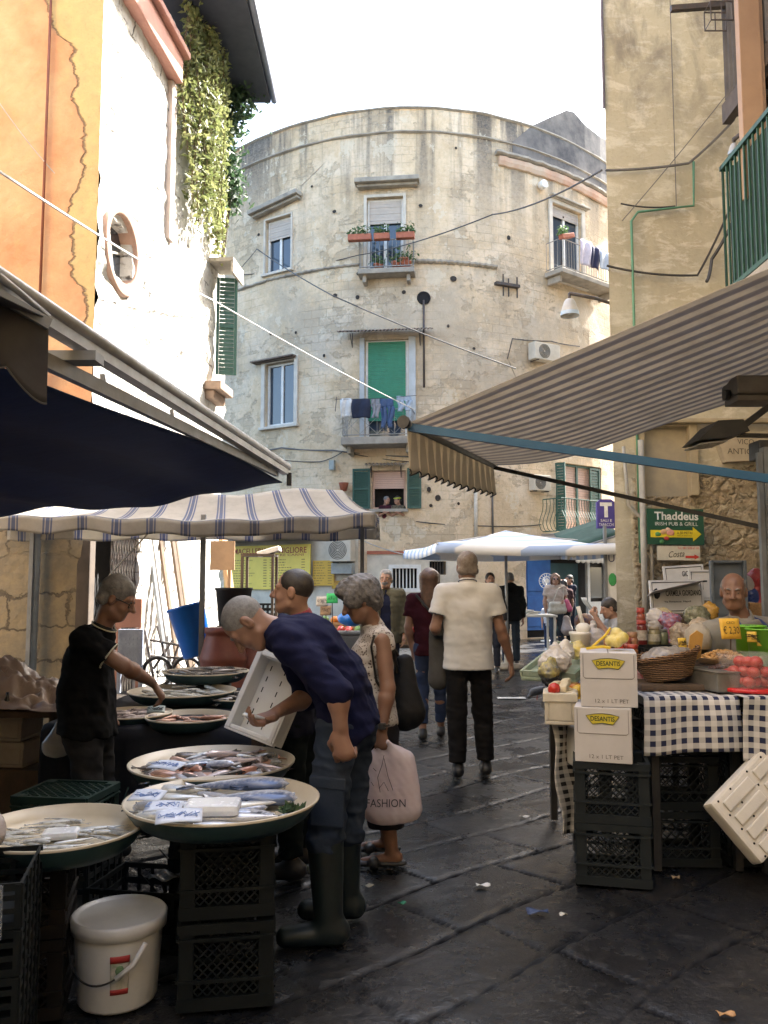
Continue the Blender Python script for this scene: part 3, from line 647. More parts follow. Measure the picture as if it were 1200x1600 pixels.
def m_right(t, src, x, y, z):
    n1 = t.noise(src, .7, 8, .68, .3); n2 = t.noise(t.mapping(src, (1, 1, 2.2)), 3., 8, .7, .5); n3 = t.noise(src, 20, 6, .65)
    col = t.mix(t.ramp(n1, .38, .62), (.43, .375, .26), (.54, .485, .35)); col = t.mix(t.math('MULTIPLY', t.ramp(n2, .50, .60), .8), col, (.66, .61, .48)); col = t.mix(t.math('MULTIPLY', t.ramp(n3, .55, .7), .3), col, (.30, .24, .14))
    top = t.n.new('ShaderNodeMapRange'); t.l.new(z, top.inputs[0]); top.inputs[1].default_value = 6.2; top.inputs[2].default_value = 8.6
    k = t.math('MULTIPLY', t.ramp(t.noise(t.mapping(src, (1.1, 1.1, .55)), 1.5, 8, .7, .6), .47, .62), t.math('MULTIPLY_ADD', top.outputs[0], .65, .22)); col = t.mix(k, col, (.20, .175, .14))
    low = t.ramp(t.math('ADD', t.math('MULTIPLY', z, .25), t.math('MULTIPLY', t.math('SUBTRACT', n1, .5), .55)), .70, .725, (1, 1, 1), (0, 0, 0))
    wn_ = t.n.new('ShaderNodeTexNoise'); t.l.new(src, wn_.inputs['Vector']); wn_.inputs['Scale'].default_value = 2.2; wn_.inputs['Detail'].default_value = 5; vo = t.voro(t.mapping(t.mix(.42, src, wn_.outputs[1]), (1, 1, 1.5)), 5.2, 'DISTANCE_TO_EDGE'); st = t.mix(t.ramp(n3, .36, .66), (.50, .40, .255), (.34, .26, .165)); st = t.mix(t.ramp(n2, .5, .62), st, (.56, .48, .33)); st = t.mix(t.math('MULTIPLY', t.ramp(vo[0], .0, .025, (1, 1, 1), (0, 0, 0)), t.ramp(n2, .42, .6)), st, (.13, .10, .06))
    low = t.math('MULTIPLY', low, t.ramp(t.math('ADD', t.math('ADD', x, 1.2), t.math('MULTIPLY', n1, .3)), .03, .08))
    col = t.mix(low, col, st); nb = t.bump(n2, .45, .03); nb = t.bump(n3, .5, .012, nb); nb = t.bump(t.math('MULTIPLY', low, t.math('ADD', t.ramp(vo[0], 0., .2), n3)), .9, .06, nb)
    return t.out(col, .9, nb)
M_side = rough_plaster('sunlit_white_masonry', m_side); M_orange = rough_plaster('peeling_orange_plaster', m_orange); M_right = rough_plaster('stained_yellow_plaster', m_right)
def nz(p, f, a, seed=0): return float(waves(np.array([p], np.float32), f, seed)[0]) * a
# left house: orange front, white side wall
lb = thing('house', 'peeling orange house with a blinding white sunlit side wall on the left', 'building', (-3.6, 9, 0))
SA, SB = V(-3.24, 9, 0), V(-2.75, 13.9, 0); SD = unit(SB - SA); SF = Fr(SA, SD, (0, 0, 1)); SL = np.linalg.norm(SB - SA)   # SF.n looks over the street
def SX(px, py):
    d = ray(px, py); t_ = ((SA - O) @ SF.n) / (d @ SF.n); p = O + d * t_; return (p - SA) @ SD, p[2]
LTOP = 9.55
gu0, gu1 = SX(141, 930)[0], SX(216, 930)[0]; gz = SX(180, 826)[1]
wu, wz = SX(188, 393)
def side():
    cyc, rad = (wu, wz), .43
    def mp(u, z, d):
        b = 0.
        if d == 0: b = nz((u, z, 0), 5., .02) + nz((u, z, 3), 15., .020, 4) + (.02 if z < 5.6 else 0) * max(0, math.sin(u * 8.1 + math.floor(z / .24) * 2.4)) * math.sin(z / .24 * PI) ** 2
        return SF.p(u, z, b - d)
    n0 = (wu - .34, wu + .34, wz - .34, wz + .34)
    wallgrid(mp, 0, SL, 0, LTOP, [(gu0, gu1, .02, gz), n0], .042, .042, .35).build('wall', M_side, lb)
    m = MB(); m.box((.02, SL), (0, LTOP), (-6, -.36), SF); m.build('dark_backing', M_dark, lb)  # near-black block behind gate and window, standing for the unlit room
    # round window
    f = Fr(SF.p(wu, wz, 0), SF.r, SF.u); m = MB()
    prof = [(.41, -.3), (.40, .03), (.42, .05), (.48, .055), (.50, .04), (.51, -.02)]
    m.lathe(prof, f, 40, 1, 1.08, True, False, False); rw = m.build('round_window', M('brown_stucco_ring', (.46, .30, .23), (.34, .22, .16), 6, .85, .4), lb)
    m = MB(); m.lathe([(.41, -.16), (.40, -.15)], f, 32, 1, 1.08); m.build('pane', M_glass, rw)
    m = MB(); [m.box((-.42, .42), (-.012, .012), (-.14, -.11), f.spin(a)) for a in (0.3, 0.3 + PI / 2)]; m.build('glazing_bar', M_stone, rw)
    # front
    wallgrid(lambda u, z, d: V(u, 9 - (nz((u, 0, z), 4., .012) + nz((u, 1, z), 11., .008, 3) + (.03 * max(0, nz((u, 2, z), 3.2, 1.)) if z < 3.6 else 0)) + d, z), -9, -3.24, 0, LTOP, [], .09, .09, .3).build('front_wall', M_orange, lb)
    # pink cornice and pilaster, eave, pipes
    a = SX(268, 100); b = SX(200, 0)
    m = MB(); m.box((-.05, a[0] + .05), (a[1] - .28, a[1] + .1), (-.1, .16), SF, .03); m.box((-.05, a[0] + .1), (a[1] + .103, a[1] + .2), (-.1, .25), SF, .02); m.build('cornice', M_pinkplaster, lb)
    m = MB(); m.box((a[0] - .08, a[0] + .1), (a[1] - 2.6, a[1] - .283), (-.05, .06), SF, .02); m.build('pilaster', M('faded_pink_plaster', (.52, .42, .36), None, 3, .85, .3), lb)
    e0 = P(423, 161, 13.9); m = MB(); m.box((-3.4, e0[0]), (10.6, 13.9), (e0[2], e0[2] + .14)); ev = m.build('eave', M('dark_blue_boarding', (.035, .04, .06), (.05, .055, .075), 4, .7), lb)
    m = MB(); m.tube([V(e0[0] + .05, 10.5, e0[2] + .1), V(e0[0] + .05, 14., e0[2] + .1)], .06, 10); m.build('gutter', M('grey_gutter', (.18, .2, .26), None, 5, .5), ev)
    m = MB(); m.box((-8.9, -3.3), (9.1, 13.5), (LTOP - .1, LTOP + .05)); m.build('roof', M_stone, lb)
    m = MB(); q = P(69, 300, 8.95); m.tube([V(q[0], 8.94, 4.0), V(q[0], 8.94, 8.7)], .016, 6); m.build('downpipe', M('rust_brown_pipe', (.20, .06, .03), None, 5, .6), lb)
    q0 = P(52, 940, 8.85); m = MB(); m.tube([V(q0[0], 8.86, .0), V(q0[0] + .01, 8.86, 3.9)], .05, 10); dp = m.build('downpipe', M('grey_plastic_pipe', (.30, .34, .37), None, 5, .45), lb)
    # edge-on window at the far end: hood, green shutter, sill
    u1 = SX(338, 500)[0]; z1 = SX(340, 425)[1]; z0 = SX(340, 600)[1]
    m = MB(); m.box((u1 - .5, u1 + .12), (z1 - .02, z1 + .04), (.0, .42), SF, .01); m.box((u1 - .5, u1 + .12), (z1 - .22, z1 - .023), (.38, .42), SF, .01); m.build('window_hood', M_stone, lb)
    sh = leaf_shutter(Fr(SF.p(u1 - .1, z0 + .1, .03), unit(SF.n + SF.r * .3), SF.u), M_shutG, .34, z1 - z0 - .25, lb)
    m = MB(); m.box((u1 - .6, u1 + .1), (z0 - .26, z0 - .12), (.0, .28), SF, .02); m.box((u1 - .55, u1 + .06), (z0 - .4, z0 - .263), (.0, .16), SF, .02); m.build('sill', M('brown_cut_stone', (.30, .21, .15), None, 5, .85, .3), lb)
    # scissor gate in the side door
    g = MB(); n = 9
    for i in range(n + 1):
        u = gu0 + .62 + (gu1 - gu0 - .64) * i / n; g.bar(SF.p(u, .02, -.05), SF.p(u, gz - .02, -.05), .014)
        if i < n:
            d = (gu1 - gu0 - .64) / n
            for k in range(7):
                z = .1 + k * (gz - .2) / 7; g.tube([SF.p(u, z, -.035), SF.p(u + d, z + (gz - .2) / 7, -.035)], .006, 4); g.tube([SF.p(u + d, z, -.03), SF.p(u, z + (gz - .2) / 7, -.03)], .006, 4)
    g.build('folding_gate', M_iron, lb)
    m = MB(); m.box((gu0 - .14, gu0 - .002), (0, gz + .12), (-.1, .05), SF, .015); m.box((gu0, gu1), (gz + .003, gz + .12), (-.1, .05), SF, .015); m.build('door_frame', M('dark_wood_frame', (.10, .075, .055), None, 6, .8), lb)
    # unseen wing behind the viewer, brought in close to darken the foreground
    m = MB(); m.box((-9, -3.4), (-14, 5.0), (0, 13.5)); m.build('unseen_shade_wing', M_facade, lb)
side()
# right house
rb = thing('house', 'stained yellow plaster corner house on the right with exposed stone at street level', 'building', (4.2, 9.5, 0))
RX0 = 2.665
def RP(px, py): return P(px, py, 9.5)
pn0 = RP(1008, 775); pn1 = RP(1074, 668)
def right():
    def mp(u, z, d):
        rgh = np.clip((3.05 - z + nz((u, 0, z), 1.7, .5)) * 2.5, 0, 1) * np.clip((u - 2.78) * 6, 0, 1)
        b = nz((u, 5, z), 3., .012) + rgh * (nz((u, 1, z), 6., .035) + nz((u, 2, z), 15., .02, 3) - .02)
        return V(u, 9.5 - b + d, z)
    wallgrid(mp, RX0, 7.5, 0, 13, [(pn0[0], pn1[0], pn0[2], pn1[2])], .05, .05, .06).build('wall', M_right, rb)
    m = MB(); m.box((pn0[0] - .005, pn1[0] + .005), (9.555, 9.6), (pn0[2] - .005, pn1[2] + .005)); m.build('blocked_opening', M('grey_cement_fill', (.30, .27, .21), (.44, .37, .25), 3, .9, .4, 25), rb)
    m = MB(); w_ = .1
    for a, b, c, d in ((pn0[0] - w_, pn0[0], pn0[2], pn1[2] + w_), (pn1[0], pn1[0] + w_, pn0[2], pn1[2] + w_), (pn0[0], pn1[0], pn1[2] + .002, pn1[2] + w_)): m.box((a, b), (9.44, 9.57), (c, d), bev=.015)
    m.build('stone_surround', M('tan_cut_stone', (.42, .345, .22), (.32, .26, .165), 5, .88, .4, 30), rb)
    m = MB(); m.grid(lambda u, v: V(RX0 + 1.55 * u, 9.5 + 4 * u, 13 * v), 8, 8, False); m.box((RX0 + 1.57, 7.5), (13.4, 13.5), (0, 13)); m.poly([(RX0, 9.62), (7.5, 9.62), (7.5, 13.5), (RX0 + 1.5, 13.5)], W0, 12.9, 13.05); m.build('side_wall', M_right, rb)
    a = RP(990, 664)[2]; m = MB(); m.box((RX0 + .0, 7.4), (9.36, 9.47), (a, a + .06), bev=.02); m.build('string_course', M('tan_cut_stone', (1, 1, 1)), rb)
    m = MB(); m.tube([V(RX0 - .02, 9.46, 7.2), V(RX0 - .02, 9.46, 13)], .018, 8); m.build('edge_fringe', M('violet_grey_fringe', (.24, .23, .32), None, 4, .5), rb)  # added thin tube for the violet lens fringe along the wall edge
    q = RP(990, 600); m = MB(); m.tube([V(q[0], 9.42, RP(990, 880)[2]), V(q[0], 9.42, RP(990, 340)[2] - .08), V(q[0] + .08, 9.42, RP(990, 336)[2]), V(RP(1080, 326)[0], 9.42, RP(1080, 326)[2]), V(RP(1080, 262)[0], 9.42, RP(1080, 258)[2])], .016, 6); m.build('conduit', M('green_conduit', (.10, .26, .15), None, 6, .5), rb)
    m = MB(); q0 = RP(1001, 840); m.tube([V(q0[0], 9.4, .1), V(q0[0], 9.4, RP(1000, 690)[2])], .035, 10); m.tube([V(q0[0] + .09, 9.41, .1), V(q0[0] + .09, 9.41, RP(1000, 850)[2]), V(q0[0] + .02, 9.41, RP(1000, 815)[2]), V(q0[0] - .16, 9.4, RP(985, 790)[2]), V(q0[0] - .2, 9.4, RP(975, 700)[2])], .02, 8); m.build('downpipe', M('grey_tan_pipe', (.36, .33, .27), None, 6, .6), rb)
    # carved street name stone, half broken
    a = RP(1120, 718); b = RP(1204, 676); m = MB()
    f = Fr((0, 9.38, 0), (1, 0, 0), (0, 0, 1)); pts = [RP(*q) for q in ((1112, 682), (1210, 676), (1210, 708), (1165, 722), (1128, 724))]
    m.poly([(q[0], q[2]) for q in pts], f, -.12, .0); pl = m.build('street_name_stone', M('pale_marble', (.47, .40, .28), (.38, .31, .21), 5, .7, .2), rb)
    ink = M('engraved_ink', (.10, .085, .06), None, 20, .9)
    q = RP(1158, 693); letters('VICO', Fr(V(q[0], 9.38, q[2]), (1, 0, -.03), (0, 0, 1)), .19, ink, pl, .062)
    q = RP(1158, 708); letters('ANTIGNA', Fr(V(q[0], 9.38, q[2]), (1, 0, -.03), (0, 0, 1)), .42, ink, pl, .068)
    # unseen street wing above the grocer's stall; bay and end block added for shade
    m = MB(); m.box((4.6, 9), (-14, 9.2), (0, 12)); m.box((3.35, 4.597), (-14, 6.4), (0, 14)); m.box((-3.39, 3.34), (-14, -12), (0, 14)); m.build('unseen_shade_wing', M_right, rb)
    m = MB(); m.box((9.7, 16), (13.6, 24), (0, 15)); m.build('unseen_shade_row', M_facade, rb)  # unseen row, added and sized to shade the square
right()
# balconies of the street wing at the upper right
def rbalc():
    m = MB(); a = P(1128, 168, 7.4)     # upper balcony: floor and dark beams
    z0 = a[2]; x0 = a[0]
    m.box((x0 + .12, 4.7), (5.2, 7.4), (z0, z0 + .1)); [m.box((x0 + .1, 4.7), (y - .05, y + .05), (z0 - .12, z0 - .003)) for y in np.linspace(5.3, 7.3, 7)]
    m.box((x0 + .02, x0 + .1), (5.2, 7.45), (z0 - .14, z0 + .05)); bl = m.build('balcony', M('dark_timber_and_iron', (.055, .043, .038), (.09, .07, .055), 6, .8), rb)
    m = MB(); m.grid(lambda u, v: V(x0 + .05 + .018 * math.cos(u * 2 * PI * 14), 7.42 - u * .001 - u * .0, z0 + .05 + v * 1.5) + V(u * 1.2, 0, 0), 84, 1, False, .02)
    m.grid(lambda u, v: V(x0 + .03 + .018 * math.cos(u * 2 * PI * 24), 7.4 - u * 2.2, z0 + .05 + v * 1.5), 144, 1, False, .02)
    m.build('corrugated_screen', M('dark_corrugated_sheet', (.05, .045, .045), (.08, .07, .06), 5, .7), bl)
    a = P(1148, 70, 6.6); b = P(1172, 312, 6.6); m = MB(); m.box((a[0] + .02, a[0] + .20), (6.55, 6.63), (b[2], a[2] + .8), bev=.006)
    m.box((a[0] + .206, a[0] + .23), (6.57, 6.63), (b[2] + .12, a[2] + .8)); m.build('timber_panel', M('orange_brown_timber', (.36, .23, .14), (.30, .185, .11), 3, .6), rb)
    a = P(1137, 440, 6.9); b = P(1137, 375, 6.9); z0 = a[2] - .1; x0 = a[0]; H = 1.15
    m = MB(); m.box((x0, 4.7), (4.4, 7.0), (z0 - .12, z0)); b2 = m.build('balcony', M_stone, rb)
    m = MB(); [m.bar(V(x0 + .02, y, z0), V(x0 + .02, y, z0 + H), .016) for y in np.arange(4.5, 7.0, .085)]; [m.bar(V(x, 6.97, z0), V(x, 6.97, z0 + H), .016) for x in np.arange(x0 + .02, 4.7, .09)]
    for z in (z0 + .03, z0 + H): m.bar(V(x0 + .02, 4.4, z), V(x0 + .02, 6.97, z), .04); m.bar(V(x0, 6.97, z), V(4.7, 6.97, z), .04)
    m.build('railing', M('green_iron_railing', (.022, .08, .046), (.016, .055, .03), 9, .5), b2)
    m = MB(); m.box((x0 + .06, x0 + .075), (4.5, 6.93), (z0 + .05, z0 + H - .05)); m.box((x0 + .06, 4.7), (6.925, 6.94), (z0 + .05, z0 + H - .05)); m.build('privacy_sheet', M('dark_green_sheet', (.03, .055, .045), None, 4, .8), b2)
    a = P(1048, 14, 7.3); b = P(1125, 5, 7.3); m = MB(); m.bar(a, b + V(.3, 0, 0), .05); m.build('clothes_bracket', M_iron, rb)
    f = Fr(P(1128, 48, 7.3), (1, 0, 0), (0, 0, 1)); m = MB(); [m.tube([f.p(-.16 + x, 0, c), f.p(-.16 + x, .18, c)], .006, 4) for x in (0, .1, .2, .3) for c in (0, .15)]
    for z in (0, .18): m.tube([f.p(-.16, z, 0), f.p(.14, z, 0), f.p(.14, z, .15), f.p(-.16, z, .15)], .007, 4, closed=True)
    m.build('flower_rack', M_iron, rb)
rbalc()
# ================================================================ awnings, canopies, cables, lamps, signs, laundry
def cloth(name, fn, nu, nv, mat, parent=None, thick=.003, sub=0):
    pts = np.array([[fn(i / nu, j / nv) for i in range(nu + 1)] for j in range(nv + 1)]).reshape(-1, 3)
    o0 = ORG[parent.name] if parent is not None else np.array([*pts.mean(0)[:2], pts[:, 2].min()])
    i = np.arange((nu + 1) * (nv + 1)).reshape(nv + 1, nu + 1)
    q = np.stack([i[:-1, :-1], i[:-1, 1:], i[1:, 1:], i[1:, :-1]], -1).reshape(-1, 4)
    me = quadmesh(name, pts - o0, q, mat)
    st = np.array([[(a / nu, b / nv) for a in range(nu + 1)] for b in range(nv + 1)], np.float32).reshape(-1, 2)
    for k, nm in enumerate(('su', 'sv')):
        A = me.attributes.new(nm, 'FLOAT', 'POINT'); A.data.foreach_set('value', np.ascontiguousarray(st[:, k]))
    o = link(name, me, parent, None if parent is not None else o0)
    if thick: md = o.modifiers.new('thick', 'SOLIDIFY'); md.thickness = thick; md.offset = 0
    return o
def att(t, nm): k = t.n.new('ShaderNodeAttribute'); k.attribute_name = nm; return k.outputs['Fac']
def stripes(name, c0, c1, n, duty=.5, rough=.85, trans=.0, fine=None, axis='su', weave=.15, c2=None):
    t = N(name); src = t.co(); u = t.math('FRACT', t.math('MULTIPLY', att(t, axis), n))
    k = t.ramp(u, duty - .02, duty + .02); col = t.mix(k, c0, c1)
    if fine:
        for a, b in fine:
            kk = t.math('MULTIPLY', t.ramp(u, a, a + .015), t.ramp(u, b, b + .015, (1, 1, 1), (0, 0, 0))); col = t.mix(kk, col, c2 or c1)
    n1 = t.noise(src, 5, 6, .7); col = t.mix(t.math('MULTIPLY', t.ramp(n1, .42, .7), .35), col, tuple(x * .45 for x in c0))
    t.out(col, rough, t.bump(t.noise(src, 9, 5, .6), .25, .02))
    if trans:
        tr = t.n.new('ShaderNodeBsdfTranslucent'); t.l.new(col, tr.inputs[0]); mx = t.n.new('ShaderNodeMixShader'); mx.inputs[0].default_value = trans
        t.l.new(t.b.outputs[0], mx.inputs[1]); t.l.new(tr.outputs[0], mx.inputs[2]); t.l.new(mx.outputs[0], t.n['Material Output'].inputs[0])
    return t.m
M_alu = M('dull_aluminium', (.36, .36, .36), (.26, .26, .26), 8, .45, .08, metal=.3)
M_black = M('black_metal', (.014, .014, .015), (.03, .028, .026), 9, .5, .1)
M_steelgrey = M('grey_painted_steel', (.20, .21, .22), (.15, .155, .16), 7, .5, .1)
# ---- right awning with brown and grey stripes
A_ = P(636, 662, 5.6); B_ = P(771, 727, 7.55); qa = P(1200, 420, 4.73); qb = P(1132, 611, 6.79)
def raw():
    aw = thing('awning', 'large brown and grey striped awning with scalloped valance over the grocery stall on the right', 'awning', (2.2, 5.9, 0))
    ea = A_ + (qa - A_) * 1.32; eb = B_ + (qb - B_) * 1.55
    brown = stripes('brown_grey_stripes', (.60, .545, .46), (.34, .32, .31), 17, .5, .85, .6)
    def fab(u, v):
        p = (A_ + (ea - A_) * v) * (1 - u) + (B_ + (eb - B_) * v) * u
        p = p - V(0, 0, 1) * (.05 * math.sin(PI * u) * math.sin(PI * min(1, v * .9)) + .16 * u * math.sin(PI * min(v / .9, 1)) + .035 * (math.sin(PI * v * 3) * u) + .006 * math.sin(u * 17 * 2 * PI) * v); return p
    cloth('fabric', fab, 136, 26, brown, aw)
    bd = unit(B_ - A_); bn = unit(np.cross(bd, (0, 0, 1)))
    val = stripes('valance_stripes', (.68, .61, .48), (.46, .41, .33), 13, .5, .85, .55)
    L = np.linalg.norm(B_ - A_)
    def vl(u, v):
        dr = .33 - .05 * u; sc = .035 * abs(math.sin(u * 13 * PI)); q = v * (dr - .035 + sc)
        return A_ + bd * (u * L) - V(0, 0, q + .02) + bn * (.02 * v * math.sin(u * 26 * PI + 1) + .015 * v * math.sin(u * 9))
    cloth('valance', vl, 208, 8, val, aw)
    m = MB(); m.tube([vl(i / 208, 1) for i in range(209)], .006, 4); m.build('valance_piping', M_black, aw)
    m = MB(); m.tube([A_ - bd * .06, B_ + bd * .05], .032, 10); m.build('front_bar', M_steelgrey, aw)
    m = MB(); m.tube([A_ - bd * .075, A_ - bd * .04], .045, 12); m.build('end_cap', M_black, aw)
    e = P(1200, 745, 5.3); m = MB(); m.bar(A_ + bd * .03 - V(0, 0, .02), A_ + (e - A_) * 2.0, .035, .055); m.build('arm', M('blue_painted_arm', (.016, .085, .18), (.02, .1, .2), 5, .45), aw)
    e = P(1197, 824, 6.3); m = MB(); m.bar(B_ - V(0, 0, .02), B_ + (e - B_) * 1.5, .03, .035); m.build('arm', M_black, aw)
    c = P(1180, 607, 6.2); m = MB(); m.box((c[0] - .2, 4.6), (6.05, 6.35), (c[2] - .07, c[2] + .07), bev=.02); m.box((c[0] - .19, 4.6), (6.08, 6.32), (c[2] - .12, c[2] - .073), bev=.01); m.build('roller_box', M('grey_brown_box', (.15, .135, .12), None, 6, .5), aw)
    m = MB(); m.tube([c + V(-.24, 0, -.05), c + V(-.2, 0, -.05)], .04, 10); m.build('roller_end', M_black, aw)
raw()
def floodlight():
    t = thing('floodlight', 'black floodlight on an arm in front of the carved street name stone', 'lamp', P(1130, 678, 6.0))
    a = P(1082, 690, 6.0); b = P(1118, 662, 6.0); c = P(1150, 668, 6.0); d = P(1135, 690, 6.0); f = Fr((0, 6.0, 0), (1, 0, 0), (0, 0, 1))
    m = MB(); m.poly([(q[0], q[2]) for q in (P(1078, 694, 6), P(1108, 664, 6), P(1146, 662, 6), P(1156, 680, 6), P(1125, 690, 6))], f, -.17, .17); m.build('housing', M_black, t)
    m = MB(); m.poly([(q[0], q[2] - .004) for q in (P(1081, 697, 6), P(1124, 692, 6), P(1124, 694, 6), P(1081, 699, 6))], f, -.15, .15); m.build('glass', M('dusty_lamp_glass', (.22, .21, .19), None, 5, .3), t)
    m = MB(); m.bar(P(1150, 674, 6), P(1215, 625, 6), .045); m.bar(P(1152, 680, 6), P(1240, 682, 6), .03); m.build('bracket_arm', M_black, t)
floodlight()
def stallpost():
    m = MB(); x = P(1194, 850, 5.6)[0]; m.box((x, x + .07), (5.55, 5.62), (.0, P(1194, 700, 5.6)[2])); m.box((x - .035, x - .004), (5.56, 5.6), (.9, P(1194, 708, 5.6)[2]))
    solo(m, 'awning_post', M('grey_blue_post', (.17, .19, .20), (.08, .08, .085), 3, .5), 'grey metal post at the right edge behind the grocer', 'post')
    t = thing('shutter_box', 'dark bracket box on top of the metal post at the right edge', 'box', P(1200, 690, 5.7)); m = MB(); q = P(1190, 715, 5.6); m.box((q[0], q[0] + .4), (5.63, 5.8), (q[2], q[2] + .13), bev=.01); m.build('housing', M_black, t)
stallpost()
# ---- left: dark blue tarpaulin on a rail, grey flap, striped canopy
r0 = P(60, 496, 2.98); r1 = P(447, 738, 7.08); rdir = unit(r1 - r0)
def left_awnings():
    t = thing('awning', 'dark blue awning with a long aluminium front rail above the fish stall', 'awning', (-2, 5, 0))
    rn = r0 - rdir * 1.8
    m = MB(); m.bar(rn, r1, .06, .05); m.tube([rn + V(.02, 0, .045), r1 + V(.02, 0, .045)], .03, 10); m.build('front_rail', M_alu, t)
    s0 = P(75, 566, 3.15); s1 = P(432, 739, 6.9); m = MB(); m.bar(s0 - unit(s1 - s0) * 1.5, s1, .035, .06); m.build('folding_arm', M('brown_grey_arm', (.20, .185, .165), None, 6, .5), t)
    s0 = P(330, 590, 4.9); [MB().bar(P(x, y, Y), P(x + 3, y + 22, Y), .02).build('bracket', M_steelgrey, t) for x, y, Y in ((160, 585, 3.7), (268, 640, 4.9), (405, 720, 6.7))]; m = MB(); m.box((-.05, .05), (-.02, .02), (-.12, .12), Fr(P(110, 560, 3.3), (0, 1, 0), (0, 0, 1))); m.build('motor_box', M_steelgrey, t)
    tA = P(60, 588, 3.12); tB = P(441, 747, 7.0); tC = P(0, 816, 6.9)
    tA = tA - unit(tB - tA) * 1.2; ex = (tC - tB) * 1.25
    def tp(u, v):
        a = tA + (tB - tA) * v; p = a + ex * u * (1 - .0 * v); far = v ** 3
        p = p - V(0, 0, 1) * (.05 * math.sin(PI * u * 2.) * far + .05 * math.sin(PI * v * 2.2) * (1 - u) * .5 + .025 * math.sin(u * 13 + v * 2) * (.4 + .6 * v) + .012 * math.sin(u * 31 - v * 3)); return p
    cloth('tarpaulin', tp, 70, 40, stripes('navy_tarpaulin', (.012, .033, .095), (.010, .027, .08), 3, .5, .7, .5), t, .004)
    m = MB(); m.tube([tp(i / 40, 1.) for i in range(41)], .007, 4); m.build('hem', M('navy_hem', (.01, .013, .025), None, 5, .8), t)
    m = MB(); q = P(452, 748, 7.05); m.bar(q + V(0, 0, .05), q - V(0, 0, .06), .04); m.build('end_bracket', M_black, t)
    # grey scalloped flap of the next awning
    m = MB()
    t2 = thing('awning_flap', 'dark grey scalloped awning flap at the upper left edge', 'awning', P(30, 560, 2.6))
    a = P(-60, 430, 2.55); b = P(76, 508, 2.75)
    def fl(u, v):
        p = a + (b - a) * u; y0 = .0; sc = .05 * abs(math.sin(u * 1.6 * PI + .35)); return p - V(0, 0, v * (.20 + sc + .03 * u)) + V(0, .02 * math.sin(u * 9) * v, 0)
    cloth('flap', fl, 40, 10, M('charcoal_canvas', (.05, .045, .045), (.035, .032, .032), 5, .85, .2), t2, .004)
    m = MB(); m.tube([fl(i / 40, 1.) for i in range(41)], .004, 4); m.build('piping', M('grey_piping', (.12, .12, .12)), t2)
    m = MB(); m.bar(a, b, .035, .04); m.build('front_bar', M_steelgrey, t2); d_ = unit(b - a); n_ = V(-.97, .25, .0); cloth('roof_canvas', lambda u, v: b - d_ * (.02 + 4.6 * u) * V(.35, 1.6, .0) + n_ * (3.3 * v) + V(0, 0, .02 + .45 * v - .04 * math.sin(PI * u)), 20, 12, M('charcoal_canvas', (0, 0, 0)), t2, .004); m = MB(); m.tube([P(-20, 415, 2.6), P(75, 494, 2.9)], .012, 6); m.build('stay_rod', M_alu, t2)
    # striped canopy
    c = thing('market_canopy', 'grey and white market canopy with blue stripes standing over the fish tables', 'canopy', (-1.8, 8.4, 0))
    fc = [P(-60, 834, 7.3), P(586, 806, 7.3)]; z = fc[1][2]; x0, x1 = -4.05, fc[1][0]; y0, y1 = 7.3, 8.85
    tl = P(395, 742, 7.75); tr = P(531, 768, 7.55); rz = P(520, 765, 8.1)[2]
    mat = stripes('blue_white_canopy', (.50, .47, .42), (.50, .47, .42), 13, .5, .8, .45, [(.36, .42), (.45, .56), (.59, .64)], c2=(.12, .145, .25))
    def hr(u): return rz - .02 * math.sin(u * 20) - .15 * (1 - u)
    def front(u, v):                  # ridge (v=0) to eave (v=1)
        xr = x0 + .25 + (tr[0] - x0 - .25) * u; xe = x0 + (x1 - x0) * u
        a_ = V(xr, 8.0, hr(u)); b_ = V(xe, y0, z - .05 * (1 - u) + .03 * math.sin(u * 7)); p = a_ * (1 - v) + b_ * v; p[2] += -.05 * math.sin(PI * v) + .012 * math.sin(u * 40) * v; return p
    def back(u, v):
        xr = x0 + .25 + (tr[0] - x0 - .25) * u; xe = x0 + (x1 - x0) * u; return V(xr, 8.0, hr(u)) * (1 - v) + V(xe, y1, z) * v - V(0, 0, .05 * math.sin(PI * v))
    cloth('roof', front, 90, 12, mat, c); cloth('roof', back, 90, 10, mat, c)
    def val(y, sg):
        def f(u, v): e = front(u, 1.) if sg < 0 else back(u, 1.); return e + V(0, sg * (.012 * math.sin(u * 50) * v + .01), -v * (.135 + .012 * math.sin(u * 31)))
        return f
    mv = stripes('blue_white_valance', (.46, .43, .38), (.46, .43, .38), 13, .5, .8, .45, [(.36, .42), (.45, .56), (.59, .64)], c2=(.12, .145, .25))
    cloth('valance', val(y0, -1), 90, 5, mv, c); cloth('valance', val(y1, 1), 90, 5, mv, c)
    mr = stripes('blue_white_end', (.50, .47, .43), (.50, .47, .43), 3, .5, .8, .45, [(.36, .42), (.45, .56), (.59, .64)], axis='sv', c2=(.12, .145, .25))
    def end(u, v):
        a_ = V(tr[0], 8.0, hr(1)); e = front(1., 1.) * (1 - u) + back(1., 1.) * u
        if v < .7: return a_ * (1 - v / .7) + e * (v / .7) - V(0, 0, .04 * math.sin(PI * v / .7)) + V(.03 * math.sin(u * 9) * v, 0, 0)
        return e - V(0, 0, (v - .7) / .3 * .15) + V(.02 * math.sin(u * 15) * v + .02, 0, 0)
    cloth('end_panel', end, 26, 16, mr, c)
    m = MB(); m.tube([front(i / 40, 1.) + V(0, .015, .0) for i in range(41)], .012, 6); m.tube([back(i / 40, 1.) - V(0, .015, 0) for i in range(41)], .012, 6); m.tube([V(x0 + .25, 8, hr(0) - .02), V(tr[0], 8, hr(1) - .02)], .014, 6); m.build('frame', M_steelgrey, c)
